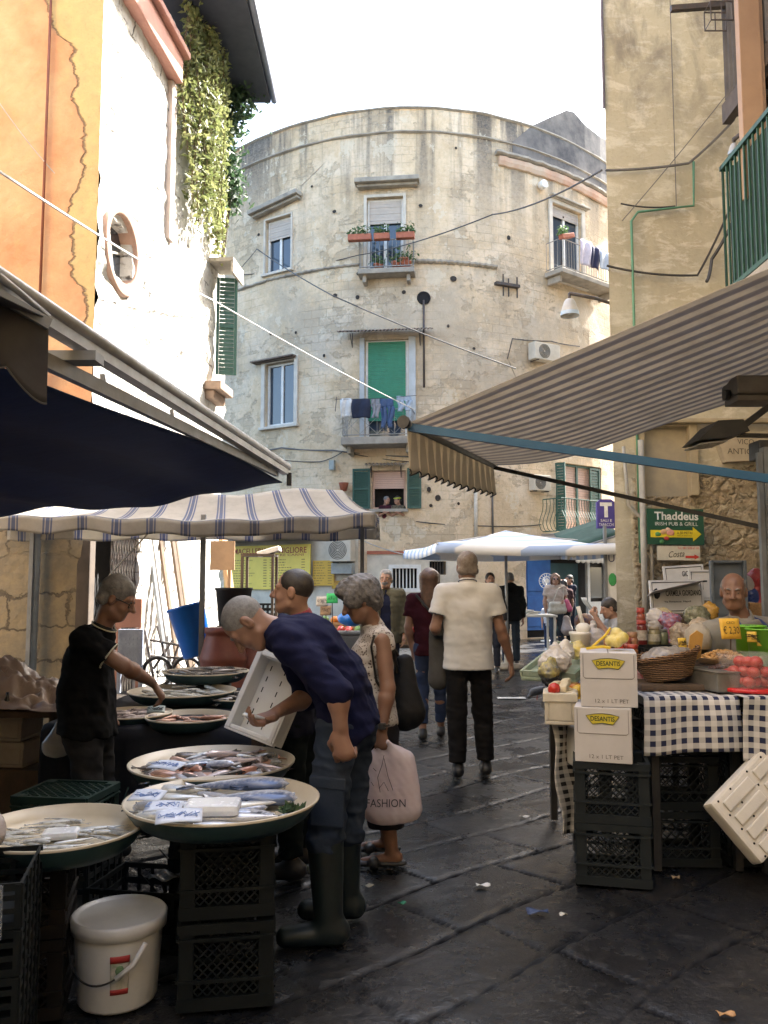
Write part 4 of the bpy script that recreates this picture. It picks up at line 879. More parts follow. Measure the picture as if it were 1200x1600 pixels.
    q = P(316, 930, 7.42); m = MB(); m.bar(V(q[0], 7.42, .0), V(q[0], 7.42, z + .02), .042); m.build('pole', M_steelgrey, c)
    m = MB(); q = P(566, 900, 8.8); m.bar(V(q[0], 8.78, .0), V(q[0], 8.78, z), .042); m.build('pole', M_steelgrey, c)
    m = MB(); m.bar(V(x0 + .3, 8.8, 0), V(x0 + .3, 8.8, z), .042); m.build('pole', M_steelgrey, c)
    m = MB(); m.tube([P(170, 900, 8.0), P(240, 824, 7.6)], .008, 5); m.build('tie_rope', M('pale_rope', (.5, .46, .4)), c)
left_awnings()
# ---- parasol in the square, green awning, white shop valance
def square():
    t = thing('parasol', 'blue and white striped square parasol over the white table in the far square', 'parasol', P(792, 985, 15.0) * V(1, 1, 0))
    cx, cy = ORG[t.name][0], 15.0; ze = P(700, 862, 13.6)[2] + .13; za = P(792, 829, 15)[2]; rot = R(8); hw = 1.62
    tt = N('parasol_stripes'); kx = tt.math('FRACT', tt.math('MULTIPLY', tt.sep(tt.mapping(tt.co(), (1, 1, 1), (0, 0, R(-20))))[1], 2.6)); tt.out(tt.mix(tt.ramp(kx, .58, .6), (.66, .66, .66), (.33, .42, .60)), .8); mt = tt.m
    cs = [V(math.cos(rot + PI / 4 + k * PI / 2) * hw * 1.414 + cx, math.sin(rot + PI / 4 + k * PI / 2) * hw * 1.414 + cy, ze) for k in range(4)]
    for k in range(4):
        a, b = cs[k], cs[(k + 1) % 4]
        def fn(u, v, a=a, b=b):
            e = a + (b - a) * u; 
            if v < .85: q = v / .85; return V(cx, cy, za) * (1 - q) + e * q - V(0, 0, .05 * math.sin(PI * q) + .05 * math.sin(PI * u) * q * q)
            return e - V(0, 0, .05 * math.sin(PI * u) + (v - .85) / .15 * .16)
        cloth('canopy_panel', fn, 18, 12, mt, t)
    m = MB(); m.tube([V(cx, cy, 0), V(cx, cy, za - .03)], .028, 8); m.build('pole', M_alu, t)
    m = MB(); [m.tube([V(cx, cy, za - .05), c_ - V(0, 0, .02)], .012, 5) for c_ in cs]; m.build('rib', M_alu, t)
    m = MB(); m.lathe([(.3, 0), (.3, .07), (.06, .1), (.05, .3)], Fr((cx, cy, 0), (1, 0, 0), (0, 1, 0), (0, 0, 1)), 20); m.build('base', M_stone, t)
    g = thing('awning', 'small dark green awning reaching out of the corner behind the yellow house', 'awning', (3.5, 14.0, 0))
    a, b = P(886, 862, 13.8), P(968, 836, 13.8)
    cloth('fabric', lambda u, v: a + (b - a) * u + V(0, 1.1 * v, .02 + .35 * v), 10, 4, M('dark_green_canvas', (.015, .06, .045), None, 4, .8), g)
    cloth('valance', lambda u, v: a + (b - a) * u - V(0, .01, v * (.13 + .02 * math.sin(u * 60))), 60, 3, M('off_white_canvas', (.6, .58, .52), None, 4, .8), g)
    m = MB(); m.tube([a, b + (b - a) * .4], .02, 6); m.tube([b + (b - a) * .4, V(b[0] + .5, 13.52, b[2] - .3)], .02, 6); m.build('frame', M_steelgrey, g)
    f, w_, h_, _ = frect(873, 867, 946, 880); m = MB()
    w0 = thing('shop_valance', 'white scalloped shop valance above the dark shop entrance in the far square', 'awning', f.o - V(0, .5, 0))
    cloth('fabric', lambda u, v: f.p((u - .5) * w_ * 1.03, h_ * 1.6 - v * h_ * (1.5 + .2 * abs(math.sin(u * 10 * PI))), .55 * min(1, .3 + v * 2) + .05), 60, 6, M('off_white_canvas', (1, 1, 1)), w0)
    m = MB(); m.tube([f.p(-w_ / 2, h_, .55), f.p(w_ / 2, h_, .55)], .02, 6); m.build('rod', M_alu, w0)
square()
# ---- cables
def cable(pts, r, mat, label, sag=.0, n=10):
    ps = []
    for i in range(len(pts) - 1):
        for k in range(n): t_ = k / n; ps.append(pts[i] * (1 - t_) + pts[i + 1] * t_ - V(0, 0, sag * 4 * t_ * (1 - t_)))
    ps.append(pts[-1]); m = MB(); m.tube(ps, r, 5); solo(m, 'cable', mat, label, 'cable')
M_cabk = M('dark_cable', (.05, .045, .042)); M_cabw = M('pale_cable', (.55, .54, .52)); M_cabg = M('grey_cable', (.16, .15, .14))
cable([FX(366, 433) - V(0, .15, 0), FX(560, 402) - V(0, .15, 0), P(770, 335, 15), P(940, 266, 9.44)], .013, M_cabk, 'dark cable rising across the curved house from the left edge to the yellow house', .1)
cable([FX(402, 391) - V(0, .1, 0), P(520, 462, 19), P(806, 576, 17.)], .016, M_cabk, 'dark cable slanting down across the curved house over the corrugated hood', .05)
cable([P(-10, 262, 6.), P(335, 470, 12.5), P(648, 640, 20.5)], .012, M_cabw, 'white cable slanting from the upper left down to the laundry balcony', .05)
cable([P(-5, 155, 8.6), P(168, 345, 9.4)], .006, M_cabw, 'thin pale wire hanging across the orange wall', .12)
cable([FX(366, 433) - V(0, .1, 0), FX(402, 391) - V(0, .08, 0)], .01, M_cabk, 'short dark wire stub at the left end of the curved house', .02)
cable([P(946, 266, 9.42), P(1076, 255, 9.42), P(1147, 187, 9.4)], .016, M_cabg, 'grey green cable running along the top of the yellow corner house', .02)
cable([P(948, 415, 9.42), P(1090, 430, 9.42), P(1150, 303, 9.3)], .014, M_cabk, 'black cable sagging low across the yellow corner house', .04)
cable([P(1104, 440, 9.3), P(1112, 405, 9.35), P(1160, 310, 9.0)], .02, M_cabk, 'black cable bunch rising to the green railing balcony', .05)
cable([P(970, 318, 9.42), P(1055, 322, 9.42)], .01, M_cabk, 'short dark wire above the green conduit elbow', .03)
cable([P(972, 345, 9.42), P(1135, 148, 9.3)], .006, M_cabg, 'thin grey wire slanting up the yellow corner house', .02)
cable([P(1047, 0, 9.42), P(1057, 325, 9.42)], .006, M_cabg, 'thin grey wire dropping down the yellow corner house', .0)
cable([FX(352, 712) + V(0, -.06, 0), FX(440, 700) + V(0, -.06, 0), FX(520, 704) + V(0, -.06, 0), FX(640, 714) + V(0, -.06, 0)], .022, M_cabg, 'grey cable bundle above the open green shutters', .03)
cable([FX(420, 716) + V(0, -.06, 0), FX(500, 722) + V(0, -.06, 0), FX(536, 706) + V(0, -.06, 0), FX(640, 722) + V(0, -.06, 0)], .014, M_cabk, 'black cable looping under the grey cable bundle', .04)
cable([FX(548, 838) - V(0, 1., 0), FX(630, 866) - V(0, .1, 0), FX(672, 872) - V(0, .1, 0)], .014, M_cabw, 'white cable slanting over the white stucco wall', .05)
cable([FX(650, 815) + V(0, -.05, 0), FX(760, 822) + V(0, -.05, 0), FX(845, 820) + V(0, -.05, 0)], .014, M_cabk, 'dark cable along the wall above the blue parasol', .03)
cable([FX(792, 562) + V(0, -.06, 0), FX(800, 530) + V(0, -.06, 0), FX(860, 534) + V(0, -.06, 0), FX(905, 542) + V(0, -.06, 0)], .014, M_cabk, 'dark cable looping over the upper air conditioner', .02)
def pipe(px, y0, y1, r, mat, label):
    q = FX(px, (y0 + y1) / 2); f = ffr(q[0]); m = MB(); m.tube([f.p(0, FX(px, y1)[2], r + .02), f.p(0, FX(px, y0)[2], r + .02)], r, 8); solo(m, 'wall_pipe', mat, label, 'pipe')
pipe(662, 470, 606, .03, M_iron, 'dark stove pipe running down beside the green blind')
pipe(742, 762, 850, .05, M('cream_pipe', (.6, .54, .44)), 'cream drain pipe below the striped awning valance')
pipe(768, 735, 836, .03, M_cabg, 'thin grey pipe to the right of the cream drain pipe')
q = FX(662, 466); f = ffr(q[0], q[2]); m = MB(); m.lathe([(.19, .025), (.17, .05), (.14, .05), (.13, .03)], Fr(f.o, f.r, f.u), 20); solo(m, 'flue_vent', M_dark, 'round black flue hole at the top of the stove pipe', 'vent')
# iron bracket on the wall
q = FX(790, 447); f = ffr(q[0], q[2]); m = MB(); m.box((-.38, .38), (-.04, .04), (.02, .16), f); [m.box((a - .015, a + .015), (-.32, b), (.06, .09), f) for a, b in ((-.12, .3), (.05, .2), (.33, .28))]; solo(m, 'wall_bracket', M_iron, 'rusty iron bracket left on the curved wall right of the string course', 'bracket')
# ---- hanging street lamps
def bell_lamp(px, py, Y, wpx, label, arm_to):
    c = P(px, py, Y); r_ = wpx / 2 * Y / FPX; t = thing('street_lamp', label, 'lamp', c); F_ = Fr(c, (1, 0, 0), (0, 1, 0), (0, 0, 1)); m = MB()
    m.lathe([(r_ * 1.02, -r_ * 1.02), (r_ * .98, -r_ * .55), (r_ * .6, r_ * .55), (r_ * .42, r_ * .8), (r_ * .2, r_ * .9)], F_, 24, cap0=False); m.build('shade', M('galvanised_lamp_shade', (.50, .47, .42), (.42, .39, .34), 8, .4, .05, metal=.2), t)
    m = MB(); m.lathe([(r_ * 1.04, -r_ * 1.06), (r_ * 1.0, -r_ * .62)], F_, 24, cap0=False, cap1=False); m.build('rim_band', M('pale_blue_band', (.42, .52, .64), None, 8, .4), t)
    m = MB(); m.ball(c - V(0, 0, r_ * .4), r_ * .4, 10); m.build('bulb', M('milky_glass', (.7, .7, .66), None, 5, .2), t)
    m = MB(); top = c + V(0, 0, r_ * 1.5); m.tube([c + V(0, 0, r_ * .85), top], .02, 6); m.tube([top, (top + arm_to) / 2 + V(0, 0, .03), arm_to], .025, 6); m.build('arm', M_iron, t)
bell_lamp(890, 479, 11.0, 29, 'bell shaped street lamp on an arm below the right top balcony', V(3.33, 11.2, P(940, 453, 10.5)[2]))
bell_lamp(1147, 232, 8.2, 20, 'bell shaped lamp half hidden behind the orange brown timber panel', P(1175, 205, 8.0))
q = FX(843, 292); f = ffr(q[0], q[2]); m = MB(); m.lathe([(.05, .02), (.12, .06), (.13, .22), (.11, .24)], Fr(f.o, f.r, f.u), 16); solo(m, 'wall_lamp', M_white, 'small round white lamp under the red moulding', 'lamp')
# ---- air conditioners
def aircon(l, t_, r, b, dep, label):
    fr, w_, h_, _ = frect(l, t_, r, b); t = thing('air_conditioner', label, 'air conditioner', fr.o); m = MB(); m.box((-w_ / 2, w_ / 2), (0, h_), (.06, dep), fr, .02); m.build('casing', M('yellowed_white_casing', (.60, .55, .45), (.5, .45, .36), 4, .5), t)
    m = MB(); g = fr.at(-w_ * .12, h_ / 2, dep + .004); [m.tube([g.p(rr * math.cos(a), rr * math.sin(a)) for a in np.linspace(0, 2 * PI, 25)], .008, 4) for rr in np.linspace(h_ * .08, h_ * .4, 6)]; m.build('fan_grille', M_black, t)
    [MB().tube([fr.p(a, 0, .0), fr.p(a, -.02, dep), fr.p(a, -.02, dep - .05)], .015, 5).build('bracket', M_iron, t) for a in (-w_ * .35, w_ * .35)]
aircon(823, 541, 862, 567, .35, 'air conditioner just above the striped awning edge under a dark cable')
aircon(824, 744, 850, 768, .3, 'air conditioner left of the curved iron balcony')
aircon(525, 843, 557, 878, .5, 'large air conditioner box above the street beside the yellow menu board')
fr, w_, h_, _ = frect(524, 880, 556, 897); m = MB(); m.box((-w_ / 2, w_ / 2), (0, h_), (.05, .35), fr, .02); solo(m, 'meter_box', M('grey_meter_box', (.36, .38, .36), None, 5, .6), 'grey meter box under the large air conditioner', 'box')
fr, w_, h_, _ = frect(517, 720, 525, 735); m = MB(); m.box((-w_ / 2, w_ / 2), (0, h_), (.03, .15), fr, .01); solo(m, 'junction_box', M('grey_green_box', (.36, .40, .38)), 'small grey junction box among the cables left of the shutters', 'box')
fr, w_, h_, _ = frect(533, 755, 547, 768); m = MB(); m.lathe([(.08, 0), (.13, .2), (.14, .22)], Fr(fr.p(0, .0, .16), (1, 0, 0), (0, 1, 0), (0, 0, 1)), 14); solo(m, 'flower_pot', M_terra, 'terracotta pot on the wall left of the open green shutter', 'pot')
# ---- signs
def menu(l, t_, r, b, c, c2, label, title=None, rows=12, cols=2, sub=None):
    fr, w_, h_, _ = frect(l, t_, r, b); t = thing('menu_board', label, 'sign', fr.o); m = MB(); m.box((-w_ / 2, w_ / 2), (0, h_), (.05, .09), fr); m.build('board', M(label[:12].replace(' ', '_') + '_board', c, tuple(x * .9 for x in c), 3, .5, .03), t)
    ink = M('red_brown_print', (.42, .06, .03)); y1 = h_ * .97
    if title: letters(title, fr.at(0, h_ * .875, .092), w_ * .92, ink, t, h_ * .13, bold=.01); y1 = h_ * .76
    if sub: letters(sub, fr.at(w_ * .15, h_ * .77, .092), w_ * .55, ink, t, h_ * .05); y1 = h_ * .70
    m = MB(); rnd = random.Random(l)
    for cc in range(cols):
        x0 = -w_ * .46 + cc * w_ * .94 / cols
        for k in range(rows):
            y = y1 - (k + .6) * (y1 - h_ * .05) / rows; L = w_ * .92 / cols * rnd.uniform(.35, .62); hh = (y1 / rows) * .16
            x = x0
            while x < x0 + L: q = rnd.uniform(.03, .1); m.box((x, min(x + q, x0 + L)), (y - hh, y + hh), (.0905, .0925), fr); x += q + .025
            m.box((x0 + w_ * .86 / cols - .12, x0 + w_ * .86 / cols), (y - hh, y + hh), (.0905, .0925), fr)
    m.build('small_print', M('dark_print', c2), t)
menu(365, 852, 488, 921, (.85, .64, .10), (.42, .26, .05), 'large yellow butcher menu board with red title behind the market', 'MACELLERIA  IL  MIGLIORE', 11, 2, 'LE NOSTRE CARNI')
menu(354, 876, 386, 925, (.70, .42, .05), (.45, .16, .03), 'narrow orange price board left of the yellow menu board', None, 11, 1)
menu(491, 876, 524, 915, (.72, .36, .06), (.5, .14, .03), 'narrow orange price board right of the yellow menu board', None, 9, 1)
fr, w_, h_, _ = frect(520, 899, 560, 920); t = thing('menu_board', 'small brown and orange strip sign under the meter box', 'sign', fr.o); m = MB(); m.box((-w_ / 2, w_ / 2), (0, h_ * .6), (.05, .08), fr); m.build('board', M('brown_orange', (.4, .18, .04), (.6, .4, .05), 9), t)
m = MB(); fr, w_, h_, _ = frect(352, 838, 492, 846); m.box((-w_ / 2, w_ / 2), (0, h_), (-.05, .8), fr, .02); bl = m.build('balcony', M_stone, bb); m = MB(); [m.tube([fr.p(a, h_, .75), fr.p(a + .03, h_ + .28, .78)], .012, 5) for a in np.arange(-w_ / 2, w_ / 2, .12)]; m.tube([fr.p(-w_ / 2, h_ + .28, .78), fr.p(w_ / 2, h_ + .28, .78)], .02, 5); m.build('railing', M_shutG, bl)
def signs_right():
    f0 = Fr((0, 9.33, 0), (1, 0, -.03), (0, 0, 1))
    a, b = RP(1006, 852), RP(1091, 797); cx, cz = (a[0] + b[0]) / 2, (a[2] + b[2]) / 2; w_, h_ = b[0] - a[0], b[2] - a[2]
    f = Fr(V(cx, 9.35, cz), (1, 0, -.015), (0, 0, 1)); t = thing('pub_sign', 'dark green pub sign with yellow arrow on the corner house', 'sign', f.p(0, -h_ / 2))
    m = MB(); m.box((-w_ / 2, w_ / 2), (-h_ / 2, h_ / 2), (-.03, 0), f); m.build('board', M('bottle_green_sign', (.018, .075, .042), (.02, .085, .05), 5, .4, .02), t)
    wh = M('sign_white_print', (.75, .74, .68)); letters('Thaddeus', f.at(.01, h_ * .3), w_ * .78, wh, t, h_ * .23, bold=.025); letters('IRISH PUB & GRILL', f.at(.01, h_ * .08), w_ * .76, wh, t, h_ * .10)
    y = -h_ * .2; m = MB(); ar = [(-w_ * .45, y - h_ * .1), (w_ * .3, y - h_ * .1), (w_ * .3, y - h_ * .2), (w_ * .45, y), (w_ * .3, y + h_ * .2), (w_ * .3, y + h_ * .1), (-w_ * .45, y + h_ * .1)]; m.poly(ar, f, .002, .006); ao = m.build('arrow', M('arrow_yellow', (.75, .60, .03), None, 5, .4, .02), t)
    bk = M('sign_black_print', (.05, .04, .02)); letters('A 50 METRI', f.at(w_ * .15, y + h_ * .03, .006), w_ * .27, bk, t, h_ * .075); letters('SULLA SINISTRA', f.at(w_ * .15, y - h_ * .05, .006), w_ * .26, bk, t, h_ * .03)
    m = MB(); cols = [(.7, .42, .2), (.75, .35, .25), (.1, .3, .08), (.5, .06, .05), (.75, .5, .35), (.08, .25, .08)]
    for k, (x, yy, rr) in enumerate(((-.22, .04, .05), (-.1, .02, .055), (-.32, -.01, .04), (-.17, -.09, .035), (-.14, .08, .04), (-.26, -.16, .035))):
        m = MB(); m.ball(f.p(x * w_, y + yy * h_ * 1.4, .008), (rr * w_ * 1.3, rr * w_, .008), 10, f, .15); m.build('printed_dish', M('dish_%d' % k, cols[k]), t)
    a, b = RP(1021, 876), RP(1086, 854); cx, cz = (a[0] + b[0]) / 2, (a[2] + b[2]) / 2; w_, h_ = b[0] - a[0], b[2] - a[2]; f = Fr(V(cx, 9.35, cz), (1, 0, -.01), (0, 0, 1)); t = thing('arrow_sign', 'small cream sign with a red arrow under the green pub sign', 'sign', f.p(0, -h_ / 2))
    m = MB(); m.box((-w_ / 2, w_ / 2), (-h_ / 2, h_ / 2), (-.025, 0), f); m.build('board', M('cream_sign', (.62, .57, .44), None, 5, .5), t)
    red = M('sign_red_print', (.62, .05, .03)); letters('Costa', Fr(f.p(-w_ * .05, -.01), unit(f.r + f.u * .08), unit(f.u + f.r * .25)), w_ * .38, bk, t, h_ * .45); letters('Tel. 081 578 67 00', f.at(w_ * .22, h_ * .36), w_ * .5, red, t, h_ * .16)
    m = MB(); m.poly([(w_ * .15, -h_ * .34), (w_ * .36, -h_ * .34), (w_ * .36, -h_ * .44), (w_ * .48, -h_ * .26), (w_ * .36, -h_ * .08), (w_ * .36, -h_ * .18), (w_ * .15, -h_ * .18)], f, .002, .004); m.build('arrow', red, t)
    # tobacconist sign
    q = P(946, 803, 13.9); w_, h_ = .30, .49; f = Fr(q, (1, 0, 0), (0, 0, 1)); t = thing('tobacco_sign', 'violet tobacconist sign with a big white T beside the yellow house corner', 'sign', q)
    m = MB(); m.poly([(-w_ / 2, -h_ / 2), (w_ / 2, -h_ / 2), (w_ / 2, h_ * .4), (w_ * .3, h_ / 2), (-w_ * .3, h_ / 2), (-w_ / 2, h_ * .4)], f, -.04, .04); m.build('board', M('violet_sign', (.07, .05, .26), None, 5, .4, .02), t)
    m = MB(); m.poly([(-.03, -.06), (.03, -.06), (.03, .13), (.1, .13), (.1, .19), (-.1, .19), (-.1, .13), (-.03, .13)], f, .041, .046); m.build('letter_mark', wh, t); letters('SALI E', f.at(0, -.115, .042), .19, wh, t, .045); letters('TABACCHI', f.at(0, -.185, .042), .25, wh, t, .05)
    m = MB(); m.bar(f.p(w_ / 2, .05, 0), V(q[0] + .6, 13.9, q[2] + .05), .03); m.bar(V(q[0] + .58, 13.9, q[2] + .05), V(q[0] + .58, 13.5, q[2] + .05), .03); m.build('bracket', M_iron, t)
    # tall banner behind the corner
    q = P(962, 915, 13.75); t = thing('banner_sign', 'tall white shop banner just behind the yellow house corner', 'sign', q - V(0, 0, .6)); f = Fr(q, (1, 0, 0), (0, 0, 1)); m = MB(); m.box((-.13, .3), (-.65, .55), (-.03, 0), f); m.build('panel', M_white, t); letters('U', f.at(-.06, .45), .1, M('navy_print', (.03, .03, .12)), t); m = MB(); m.ball(f.p(-.05, .1, .004), (.07, .11, .004), 10, f); m.build('green_mark', M('leaf_green_print', (.05, .35, .1)), t)
    m = MB(); m.box((-.18, -.135), (-.7, 1.), (-.05, .02), f); m.build('post', M_steelgrey, t)
signs_right()
# ---- laundry and planters on the balconies
def garment(fr, x, ztop, w_, h_, c, kind, name, label, group='laundry hung out on the balconies'):
    nm = 'laundry_%s_%d' % (name, int(c[0] * 1000) + int(c[2] * 7000)); mt = M(nm, c, tuple(q * .75 for q in c), 9, .9, .3, 30); m = MB()
    if kind == 'trousers':
        m.grid(lambda u, v: fr.p(x + (u - .5) * w_, ztop - v * h_ * .3, .02 * math.sin(u * 8 + v)), 8, 4, True, .03)
        for s_ in (-1, 1): m.grid(lambda u, v, s_=s_: fr.p(x + s_ * w_ * .27 + (u - .5) * w_ * (.46 - .12 * v) + .02 * math.sin(v * 5 + s_), ztop - h_ * .28 - v * h_ * .72, .02 * math.sin(u * 9 + v * 4) + .01 * s_), 6, 10, True, .035)
    else:
        m.grid(lambda u, v: fr.p(x + (u - .5) * w_ * (1 + (.12 * math.sin(PI * v) if kind == 'shirt' else 0)), ztop - v * h_ + .02 * math.sin(u * PI), .025 * math.sin(u * 9 + v * 2) + .02 * math.sin(v * 5)), 10, 10, True, .03)
    tag(m.build(name, mt), label, 'laundry', group)
def laundry():
    f, L, out, H = BAL['green']; a = f.at(0, 0, out + .02); px = lambda p: ((p - 541) / (650 - 541) - .5) * L
    zz = lambda p: H * (690 - p) / (690 - 648)
    m = MB(); m.tube([a.p(-L / 2 - .15, zz(632), .05), a.p(0, zz(633), .05), a.p(L / 2 + .1, zz(630), .05)], .008, 4); m.tube([a.p(-L / 2 - .15, zz(625), -.2), a.p(-L / 2 - .15, zz(650), 0)], .012, 4); solo(m, 'clothes_line', M_cabk, 'clothes line on the green blind balcony', 'clothes line')
    for l, r, t_, b, c, k, nm, lb_ in ((541, 558, 632, 660, (.72, .71, .68), 'towel', 'towel', 'white towel hanging leftmost on the green blind balcony'), (559, 585, 633, 662, (.022, .028, .055), 'shirt', 'shirt', 'navy shirt hanging on the green blind balcony'), (588, 600, 633, 662, (.28, .28, .30), 'trousers', 'trousers', 'grey trousers hanging on the green blind balcony'), (601, 621, 633, 678, (.06, .10, .20), 'trousers', 'trousers', 'dark blue jeans hanging on the green blind balcony'), (626, 648, 630, 653, (.38, .46, .56), 'trousers', 'trousers', 'pale blue shorts hanging at the right of the green blind balcony')):
        garment(a, px((l + r) / 2), zz(t_), (r - l) / 109 * L, (b - t_) / 42 * H, c, k, nm, lb_)
    f, L, out, H = BAL['right']; a = f.at(0, 0, out + .05); px = lambda p: ((p - 852) / (941 - 852) - .5) * L; zz = lambda p: H * (444 - p) / (444 - 398)
    m = MB(); m.tube([a.p(px(868), zz(392), 0), a.p(px(942), zz(396), 0)], .008, 4); solo(m, 'clothes_line', M_cabk, 'clothes line on the top right balcony', 'clothes line')
    for l, r, t_, b, c, k, nm, lb_ in ((877, 893, 392, 431, (.62, .56, .62), 'shirt', 'shirt', 'pale pinkish shirt hanging leftmost on the top right balcony'), (893, 906, 396, 430, (.03, .03, .07), 'towel', 'towel', 'dark navy towel hanging beside the pinkish shirt'), (907, 925, 398, 426, (.50, .55, .62), 'shirt', 'shirt', 'light blue shirt hanging on the top right balcony'), (926, 940, 397, 432, (.025, .03, .08), 'trousers', 'trousers', 'navy trousers hanging at the right end of the top right balcony')):
        garment(a, px((l + r) / 2), zz(t_), (r - l) / 89 * L, (b - t_) / 46 * H, c, k, nm, lb_)
laundry()
M_leafd = None
def leafmat(name, c, c2):
    t = N(name); src = t.co(); oi = t.n.new('ShaderNodeNewGeometry'); col = t.mix(oi.outputs['Random Per Island'], c, c2); t.out(col, .6)
    tr = t.n.new('ShaderNodeBsdfTranslucent'); t.l.new(col, tr.inputs[0]); mx = t.n.new('ShaderNodeMixShader'); mx.inputs[0].default_value = .3
    t.l.new(t.b.outputs[0], mx.inputs[1]); t.l.new(tr.outputs[0], mx.inputs[2]); t.l.new(mx.outputs[0], t.n['Material Output'].inputs[0]); return t.m
M_leaf = leafmat('vine_leaf', (.13, .165, .055), (.29, .30, .125)); M_leafd = leafmat('shrub_leaf', (.025, .06, .03), (.08, .13, .06)); M_leafp = leafmat('pot_plant_leaf', (.05, .11, .035), (.12, .18, .07))
def leaves(m, pts, size, rnd):
    for p in pts:
        n = unit(rnd.normal(size=3) + V(0, 0, .3)); a = unit(np.cross(n, rnd.normal(size=3))); b = np.cross(n, a); s_ = size * rnd.uniform(.35, 1.7)
        m.add([p - a * s_, p - b * s_ * .45 + n * s_ * .12, p + a * s_, p + b * s_ * .45 + n * s_ * .12], [(0, 1, 2, 3)])
def planter(fr, x, z, w_, c, label, flowers=None, nm='planter'):
    t = thing(nm, label, 'planter', fr.p(x, z), 'planters on the balconies'); m = MB(); m.box((-w_ / 2, w_ / 2), (0, .17), (-.09, .09), fr.at(x, z), .02); m.build('trough', M_terra, t)
    rnd = np.random.default_rng(int(abs(x) * 977)); m = MB(); pts = [fr.p(x + rnd.uniform(-.5, .5) * w_, z + .17 + abs(rnd.normal()) * .11, rnd.normal() * .08) for _ in range(150)]; leaves(m, pts, .045, rnd); m.build('plant', M_leafp, t)
f, L, out, H = BAL['top']; a = f.at(0, 0, out + .08); px = lambda p: ((p - 562) / 87. - .5) * L
for l, r, lb_ in ((548, 584, 'terracotta planter at the left of the top middle balcony rail'), (588, 612, 'terracotta planter in the middle of the top middle balcony rail'), (622, 650, 'terracotta planter at the right of the top middle balcony rail')): planter(a, px((l + r) / 2), H - .06, (r - l) / 87 * L, None, lb_)
for k, (x, r_) in enumerate(((.3, .1), (.42, .08), (.62, .14), (.75, .1), (-.2, .07), (-.35, .08))):
    t = thing('flower_pot', ['large terracotta pot with leafy plant on the top middle balcony floor', 'small pot beside the large pot on the top middle balcony', 'round terracotta pot at the right corner of the top middle balcony', 'small pot in the far right corner of the top middle balcony', 'tiny pot in the middle of the top middle balcony floor', 'tiny pot at the left of the top middle balcony floor'][k], 'pot', a.p(x * L * .5, .02, -.25)); F_ = Fr(ORG[t.name], (1, 0, 0), (0, 1, 0), (0, 0, 1)); m = MB(); m.lathe([(r_ * .7, 0), (r_, r_ * 1.6), (r_ * 1.1, r_ * 1.65), (r_ * 1.1, r_ * 1.9), (r_ * .9, r_ * 1.9)], F_, 14); m.build('pot', M_terra, t)
    rnd = np.random.default_rng(k + 40); m = MB(); leaves(m, [ORG[t.name] + V(rnd.normal() * r_, rnd.normal() * r_, r_ * 1.9 + abs(rnd.normal()) * r_ * 1.4) for _ in range(90)], .04, rnd); m.build('plant', M_leafp, t)
f, L, out, H = BAL['right']; a = f.at(0, 0, out + .1); t = thing('planter', 'tilted red planter at the left corner of the top right balcony', 'planter', a.p(-L / 2, H - .1), 'planters on the balconies'); g = Fr(a.p(-L / 2 + .1, H - .05), unit(a.r + a.u * .35), unit(a.u - a.r * .35)); m = MB(); m.box((-.25, .3), (0, .13), (-.08, .08), g, .02); m.build('trough', M_terra, t); rnd = np.random.default_rng(5); m = MB(); leaves(m, [g.p(rnd.uniform(-.3, .1), .13 + abs(rnd.normal()) * .1, rnd.normal() * .06) for _ in range(110)], .045, rnd); m.build('plant', M_leafp, t)
# ---- the hanging vine and the shrub on the left house
def vines():
    rnd = np.random.default_rng(11); u0 = SX(266, 300)[0]; u1 = SX(336, 300)[0]; zt = SX(290, -60)[1]; m = MB(); pts = []
    t = thing('hanging_vine', 'bright yellow green vine hanging down the sunlit white wall', 'vine', SF.p((u0 + u1) / 2, 6, .1))
    st = []
    for k in range(52):
        s_ = rnd.uniform(); u = u0 + .1 + (u1 - u0 - .1) * s_; top = LTOP + .9 + rnd.uniform(-.2, .3); bot = SX(300, 385)[1] + abs(rnd.normal()) * .55 + (.9 if s_ < .15 else 0) + (1.0 if .48 < s_ < .56 else 0)
        dep = .12 + .26 * math.sin(PI * min(1, s_ * 1.1)) * rnd.uniform(.4, 1); L = top - bot; du = rnd.normal() * .06; path = []
        for i in range(int(L / .16)):
            z = top - i * .16; q = SF.p(u + du * i * .1 + .05 * math.sin(z * 2.3 + k), z, dep * (1 if i > 2 else .5 + .2 * i) + .04 * math.sin(z * 3 + k) - .02); path.append(q)
        if len(path) < 3: continue
        st.append(path)
        for q in path:
            for _ in range(9): pts.append(q + rnd.normal(size=3) * V(.05, .075, .075))
    leaves(m, pts, .042, rnd); m.build('foliage', M_leaf, t)
    m = MB(); [m.tube(p, .008, 3, False) for p in st]; m.build('stem', M('vine_stem', (.16, .11, .06)), t)
    t = thing('shrub', 'dark green shrub growing under the eave at the far end of the left house', 'shrub', SF.p(SL + .2, 7, .2)); m = MB(); pts = []; st = []
    for (px, py, s_, n_) in ((360, 120, .36, 620), (372, 150, .34, 560), (355, 190, .32, 480), (352, 230, .26, 380), (354, 270, .26, 380), (360, 305, .24, 320), (345, 150, .3, 300), (330, 15, .25, 260), (365, 5, .2, 150)):
        c = P(px, py, 13.6 if py > 60 else 12.4); st.append(c)
        for _ in range(n_):
            d = rnd.normal(size=3) * s_ * V(.5, .5, .62); pts.append(c + d)
    leaves(m, pts, .055, rnd); m.build('foliage', M_leafd, t); m = MB(); m.tube([SF.p(SL - .1, 6.4, -.1), st[5], st[4], st[3], st[2], st[1], st[0]], .03, 6); m.tube([st[2], st[6], st[7], st[8]], .02, 5); m.build('trunk', M('shrub_bark', (.13, .1, .07)), t)
vines()
